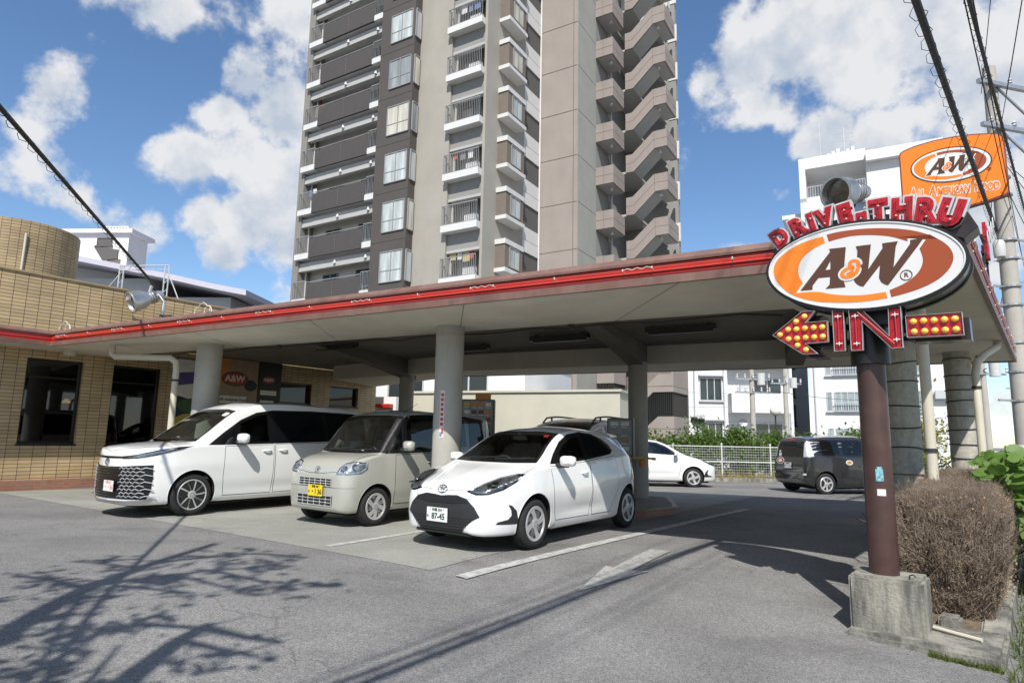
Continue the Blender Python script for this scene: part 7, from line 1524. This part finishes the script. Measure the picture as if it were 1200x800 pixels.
# red post carrying the orange sign
os_ = thing('roadside_sign', 'orange roadside sign reading All American Food on a dark red post', 'sign', (8.95, 12.2, gz(8.95, 12.2)), -R(36)); zq = gz(8.95, 12.2)
M['post_red'] = mat('post_red', (.20, .035, .03), .5, var=.25, scale=4, stain=.3, stain_col=(.1, .03, .03))
MB().bb(-.20, .12, .02, .32, -.3, 6.15 - zq).build('post', M['post_red'], os_, bevel=.02); q = MB()
for x in (-.10, .0): q.bb(x - .012, x + .012, -.0, .02, 0, 6.0 - zq)
q.build('post_rib', M['fascia_brown'], os_)
oc = Vector((8.8, 12.0)) - Vector((8.95, 12.2)); ox, oy = oc.dot(L36), oc.dot(A36)
F2 = Matrix(((1, 0, 0, ox), (0, 0, -1, oy), (0, 1, 0, -zq), (0, 0, 0, 1)))
half_ = [(-.886, 7.30), (-.868, 7.36), (-.82, 7.392), (-.615, 7.445), (-.28, 7.478), (.043, 7.470), (.355, 7.436), (.655, 7.372), (.755, 7.335), (.800, 7.27), (.815, 7.18), (.815, 6.22), (.80, 6.155), (.75, 6.122), (.498, 6.064), (.16, 6.012), (-.2, 6.0), (-.55, 6.02), (-.80, 6.06), (-.868, 6.09), (-.886, 6.15)]
old_FS = FS
def FS(y): return F2 @ Matrix(((1, 0, 0, 0), (0, 1, 0, 0), (0, 0, 1, -y), (0, 0, 0, 1)))
cab = plate_s('sign_cabinet', inset(half_[::-1], -.028), .0, -.16, M['post_red'], os_); cab2 = plate_s('sign_panel', half_[::-1], -.0, .006, G_['orange'], os_)
a0, a1 = (-.692, 6.94), (.59, 6.90); kk = 1.285 / (2 * OA); rt_ = R(-2.2)
def tr2(p): dx, dz = (p[0] - OC[0]) * kk, (p[1] - OC[1]) * kk * 1.06; return (-.05 + dx, 6.918 + dz + .0 * dx)
plate_s('logo_outline', [tr2(p) for p in oval(1.0, .04)], -.007, .003, G_['brown'], cab2); logo(cab2, tr2, kk, -.011)
words = (('A', .285), ('LL', .21), (' ', 0), ('A', .285), ('MERICAN', .21), (' ', 0), ('F', .285), ('OOD', .21))
def words_width(xs):
    x = 0; out = []
    for wd, s_ in words:
        if wd == ' ': x += .06; out.append(None); continue
        tm = text_mb(wd, s_, .001, .008, 'LEFT', xs=xs); w_ = max(v[0] for v in tm.v); out.append(x); x += w_ + .014
    return out, x
_o, tot = words_width(1.0); xs_ = (1.44 - .12) / (tot - .12); offs, tot = words_width(xs_)
for off_, yy, m_, nm in ((.026, -.008, G_['white'], 'lettering_outline'), (.006, -.014, G_['orange'], 'lettering')):
    for (wd, s_), x in zip(words, offs):
        if x is None: continue
        text_mb(wd, s_, .002, off_, 'LEFT', FS(yy) @ Matrix.Translation((-.76 + x, 6.455 - .083 * x + (0 if s_ > .25 else -.026), 0)) @ Matrix.Rotation(R(-4.7), 4, 'Z'), xs=xs_).build(nm, m_, cab2)
cr2 = MB(M=FS(-.012)); cr2.tube([(.565 + .028 * math.cos(t_), 6.68 + .028 * math.sin(t_), 0) for t_ in [2 * math.pi * i / 16 for i in range(17)]], .004, 5, caps=False); cr2.lathe([(.012, 0), (.012, .002), (0, .002)], 10, Matrix.Translation((.565, 6.68, 0))); cr2.build('registered_mark', G_['red'], cab2)
FS = old_FS
MB().bb(-.35, -.05, -.25, .05, 5.8 - zq, 6.02 - zq).build('bracket', G_['black'], os_)
os_.scale = (1.29, 1.29, 1.29); os_.location = (8.95 * 1.29, 12.2 * 1.29, 1.29 * zq - 1.33 * .29)
# back of the second neon sign on the canopy's right edge
ns = thing('neon_letter_sign', 'small red neon letter sign seen edge on beyond the canopy corner', 'sign', (5.62, 7.28, 3.36), R(49))
ns.scale = (.62, .62, .62)
q = MB(); q.box((0, 0, .30), (1.0, .05, .05)); q.box((0, 0, .62), (1.0, .05, .05)); q.box((-.4, 0, .2), (.04, .04, .5)); q.box((.4, 0, .2), (.04, .04, .5)); q.build('rack', G_['black'], ns)
for k, ch in enumerate('IN'):
    for z in (.42, .78): F = frame((-.22 + k * .36, -.04, z), (1, 0, 0), (0, 0, 1)); lo = text_mb(ch, .36, .03, .02, F=F).build('neon_letter', G_['neonred'], ns)
q = MB()
for k in range(4): q.tube([(-.42 + .02 * k + .12 * math.cos(t_), -.1 - .03 * k, .55 + .14 * k * .6 + .16 * math.sin(t_)) for t_ in [i * .45 for i in range(12)]], .007, 6)
q.build('loose_wire', M['wire_white'], ns, smooth=True)
# floodlights
def flood(name, label, loc, aim, s, parent_bits):
    t = thing(name, label, 'floodlight', loc, 0, 'silver floodlights'); d = Vector(aim).normalized(); F = frame((0, 0, 0), d.orthogonal(), d.cross(d.orthogonal())); F = Matrix.Translation((0, 0, 0)) @ F
    q = MB(M=F); q.lathe([(0, -.26 * s), (.07 * s, -.26 * s), (.085 * s, -.2 * s), (.09 * s, -.05 * s), (.15 * s, .06 * s), (.165 * s, .22 * s), (.175 * s, .23 * s), (.175 * s, .25 * s), (.15 * s, .25 * s), (.13 * s, .1 * s), (.05 * s, .0), (0, .0)], 32); q.build('lamp_body', M['steel'], t, smooth=True)
    q = MB(M=F); q.lathe([(0, .17 * s), (.145 * s, .17 * s), (.145 * s, .18 * s), (0, .185 * s)], 28); q.build('lens', mat('flood_lens', (.10, .085, .07), .1, coat=.8, var=.4, scale=12), t, smooth=True)
    q = MB(M=F)
    for z in (-.14, -.10, -.06): q.lathe([(.088 * s, z * s), (.105 * s, z * s), (.105 * s, (z + .015) * s), (.088 * s, (z + .015) * s)], 28)
    q.build('cooling_fin', M['steel'], t)
    for nm, pts, r_, m_ in parent_bits: MB().tube(pts, r_, 10).build(nm, m_, t, smooth=True)
    return t
f1 = flood('floodlight', 'silver floodlight on a bracket over the restaurant roof edge', (-9.02, 15.24, 4.52), (-.62, -.70, -.42), 1.5, [('bracket', [(.0, .05, .0), (.25, .1, .12), (.38, .12, -.05), (.36, .12, -.30)], .045, M['steel']), ('mast', [(.36, .12, -.30), (.36, .12, -.62), (.15, .0, -.85), (.1, 0, -1.16)], .03, M['steel']), ('swivel', [(.02, .04, .1), (.06, .06, .34)], .04, M['steel'])])
MB().box((.52, .12, -.42), (.3, .3, .04)).build('bracket', M['dark_metal'], f1); MB().box((.64, .12, -.62), (.05, .3, .42)).build('bracket', M['dark_metal'], f1)
f2 = flood('floodlight', 'large silver floodlight above the drive-thru letters', (3.68, 6.6, 4.05), (-.86, -.45, -.22), 1.05, [('bracket', [(.02, .04, .0), (.16, .16, .04), (.24, .20, -.06), (.22, .2, -.28)], .05, M['steel']), ('swivel', [(.06, .10, .02), (.20, .22, .10)], .06, M['steel']), ('cable', [(.1, .1, -.1), (.0, .0, -.25), (.1, .2, -.45), (.2, .2, -.7)], .012, M['cable'])])
MB().box((.25, .22, -.1), (.2, .22, .12), .4, .3).build('ballast', M['steel'], f2, bevel=.02); MB().box((.22, .2, -.45), (.12, .12, .45)).build('mast', M['steel'], f2)
# frame of struts on the restaurant roof
sc_ = thing('roof_frame', 'white steel strut frame standing on the restaurant roof', 'frame', (-11.9, 19.6, 4.2), -R(6)); q = MB(); zt_ = 2.3
for x in (-.7, .85):
    for dx in (0, .14): q.tube([(x + dx, 0, 0), (x + dx, 0, zt_)], .022, 6)
    for k in range(7): q.tube([(x, 0, .2 + k * .3), (x + .14, 0, .35 + k * .3)], .014, 5)
q.build('upright', M['alu'], sc_)
q = MB(); q.tube([(-.7, 0, zt_), (1.0, 0, zt_)], .022, 6); q.tube([(-.7, 0, zt_ - .14), (1.0, 0, zt_ - .14)], .018, 6); q.tube([(-.7, 0, .95), (1.0, 0, .95)], .018, 6)
for k in range(6): q.tube([(-.7 + k * .28, 0, zt_ - .14), (-.56 + k * .28, 0, zt_)], .012, 5)
q.tube([(-.7, 0, 2.0), (-1.4, -.1, 1.0)], .018, 6); q.tube([(1.0, 0, 2.0), (1.6, -.1, .9)], .018, 6); q.build('brace', M['alu'], sc_)

# ================================================================== CABLES
def cable(label, a, b, sag, r, name='overhead_cable', loops=0, group='overhead cables', n=40):
    a, b = Vector(a), Vector(b); pts = [a + (b - a) * (i / n) - Vector((0, 0, 4 * sag * (i / n) * (1 - i / n))) for i in range(n + 1)]; mb = MB(); mb.tube(pts, r, 8); o = mb.build(name, M['cable'], smooth=True); tag(o, label, 'cable', group)
    if loops:
        d = (b - a).normalized(); s_ = d.cross(Vector((0, 0, 1))).normalized(); u = s_.cross(d); q = MB()
        for i in range(loops):
            t_ = i / loops; p = a + (b - a) * t_ - Vector((0, 0, 4 * sag * t_ * (1 - t_))); ph = rnd.uniform(-.4, .4)
            q.tube([p + d * (.10 * w / 6 - .05) + (s_ * math.cos(1.2 + w * .9 + ph) + u * math.sin(1.2 + w * .9 + ph)) * (r * (1.0 + 1.6 * math.sin(w / 6 * math.pi))) for w in range(7)], .0045, 4, caps=False)
        q.build('cable_tie', M['cable'], o, kind='stuff')
    return o
DR = Vector((.62, .785, 0))
cable('thick black cable with ties passing before the orange sign', (-7.7, -8.0, 4.2), (23.6, 28.9, 9.0), .15, .040, loops=115)
cable('medium black cable with wire loops right of the thick one', (-7.7, -8.0, 4.6), (24.4, 28.5, 10.4), .15, .026, loops=120)
cable('thin pair of dark wires between the two tied cables', (-7.4, -8.0, 5.6), (24.0, 28.7, 9.4), .3, .009); cable('thin dark wire just right of the paired wires', (-7.2, -8.0, 5.7), (24.0, 28.7, 9.2), .35, .009)
for k, (dx, z0, z1, lb) in enumerate(((.0, 10.6, 9.05, 'thin power line to the left end of the top crossarm'), (.55, 10.6, 9.05, 'thin power line to the middle of the top crossarm'), (1.1, 10.7, 9.1, 'thin power line near the right edge of the sky'), (.3, 9.5, 8.05, 'thin power line to the lower crossarm'))):
    cable(lb, (-4.0 + dx, -8.0, z0), KP((10.3 + dx, 13.0, z1)), .4, .009)
for k, (e, z1, z0, lb) in enumerate((((16.5, 36.6, 8.0), 8.0, 0, 'thin wire running back to the slim pole by the flats'), ((19.5, 26, 6.6), 8.1, 0, 'thin wire running back to the distant right pole'), ((19.8, 26, 5.4), 5.4, 0, 'lower thin wire running back to the distant right pole'), ((19.8, 26, 4.8), 4.9, 0, 'lowest thin wire running back to the distant right pole'))): cable(lb, KP((10.6, 13.05, z1)), e, .4, .011)
for k in range(4): cable('drooping wire on the right utility pole, strand %s' % ('nearest the orange sign', 'second from the sign', 'beside the pole', 'right of the pole')[k], KP((10.2 + .25 * k, 12.9, 7.9 - .3 * k)), KP((11.3 + .45 * k, 12.2 - .8 * k, 3.6 + .2 * k)), .4, .010, n=16)
cable('dark cable sloping from the sky down to the restaurant floodlight', (-1.5, -4.0, 4.35), (-8.96, 15.3, 4.95), .0, .028, loops=60)
cable('thin wire between the far pole and the white flats', (12.6, 33, 4.9), (16.3, 37.4, 5.2), .25, .012); cable('thin wire sagging across the white apartments', (12.6, 33, 4.2), (26, 41.5, 4.4), .4, .012)

# ================================================================== STREET TREE BEHIND THE PHOTOGRAPHER (its shadow falls on the lot)
TREE_H = 7.0
def shadow_to(px_ground, h):
    """point at height h whose shadow falls on the given ground point"""
    g = Vector((px_ground[0], px_ground[1], gz(*px_ground))); return g - LDIR * ((h - g.z) / -LDIR.z)
tr = thing('street_tree', 'leafy street tree standing behind the photographer', 'tree', (0, 0, 0), 0)
limb = MB(); rg = random.Random(5); lv = []; lf = []
SHB = [([(-3.37, 4.45), (-3.56, 5.6), (-3.59, 6.61), (-3.51, 7.84)], .10), ([(-3.59, 6.61), (-3.4, 6.89), (-2.8, 7.3), (-2.17, 7.12)], .05), ([(-3.56, 5.6), (-4.04, 5.88), (-4.46, 6.01)], .05), ([(-3.61, 6.44), (-4.29, 6.67)], .035), ([(-3.32, 5.71), (-2.63, 5.56)], .035), ([(-3.52, 5.76), (-3.25, 6.09), (-2.85, 6.39), (-2.15, 5.95)], .05),
    ([(-2.93, 6.38), (-2.5, 6.55), (-2.28, 7.01)], .03), ([(-3.17, 6.21), (-2.3, 5.68), (-1.74, 6.02)], .03), ([(-2.19, 3.64), (-2.25, 4.09), (-2.25, 4.59), (-2.18, 4.89)], .10), ([(-2.15, 4.83), (-1.83, 4.72), (-1.56, 4.68)], .045), ([(-2.82, 4.68), (-2.62, 4.83), (-2.15, 4.83)], .05), ([(-2.22, 4.6), (-1.91, 4.5), (-1.63, 4.43)], .04), ([(-3.67, 5.81), (-3.18, 4.8), (-2.87, 4.17), (-2.66, 3.62)], .03), ([(-2.9, 3.86), (-2.59, 3.78), (-2.3, 3.74)], .04), ([(-3.19, 4.52), (-3.1, 4.72), (-2.82, 4.68)], .03), ([(-2.83, 3.96), (-2.8, 4.36), (-2.88, 4.85)], .03), ([(-2.51, 3.73), (-2.45, 4.0), (-2.58, 4.47)], .03)]
HG = lambda p: 4.3 + (p[1] - 4.0) * 1.12
for pts, r_ in SHB:
    P3 = [shadow_to(p, HG(p) + .1 * math.sin(3 * p[0])) for p in pts]; limb.tube(P3, r_, 8, r_ * .55)
    thick = r_ < .09
    for k in range(int((P3[-1] - P3[0]).length * 7)):
        i = rg.randrange(len(P3) - 1); c_ = P3[i].lerp(P3[i + 1], rg.random()); e = c_ + Vector((rg.gauss(0, .16), rg.gauss(0, .16), rg.gauss(0, .14))); limb.tube([c_, e], .014, 4, .006)
        if rg.random() < (.7 if thick else .15):
            for q in range(12):
                p = e + Vector((rg.gauss(0, .11), rg.gauss(0, .11), rg.gauss(0, .07))); s_ = rg.uniform(.08, .18); d = Vector((rg.gauss(0, 1), rg.gauss(0, .35), rg.gauss(0, .35))).normalized(); w = d.orthogonal().normalized(); k_ = len(lv); lv += [p - d * s_ * .5, p + w * s_ * .25, p + d * s_ * .5, p - w * s_ * .25]; lf.append((k_, k_ + 1, k_ + 2, k_ + 3))
j1 = shadow_to((-3.37, 4.45), HG((-3.37, 4.45))); j2 = shadow_to((-2.19, 3.64), HG((-2.19, 3.64))); TB = Vector((-3.2, .25, gz(-3.2, .25))); fk = TB + Vector((.02, .05, 1.9))
limb.tube([TB - Vector((0, 0, .3)), fk - Vector((0, 0, .8)), fk], [.2, .16, .15], 12); limb.tube([fk, fk.lerp(j1, .5) + Vector((-.1, 0, 0)), j1], [.14, .12, .10], 10); limb.tube([fk, fk.lerp(j2, .5) + Vector((.1, 0, 0)), j2], [.13, .115, .10], 10)
limb.build('trunk', M['bark'], tr, smooth=True); MB().add(lv, lf).build('crown', M['leaf'], tr)
bpy.context.view_layer.update()
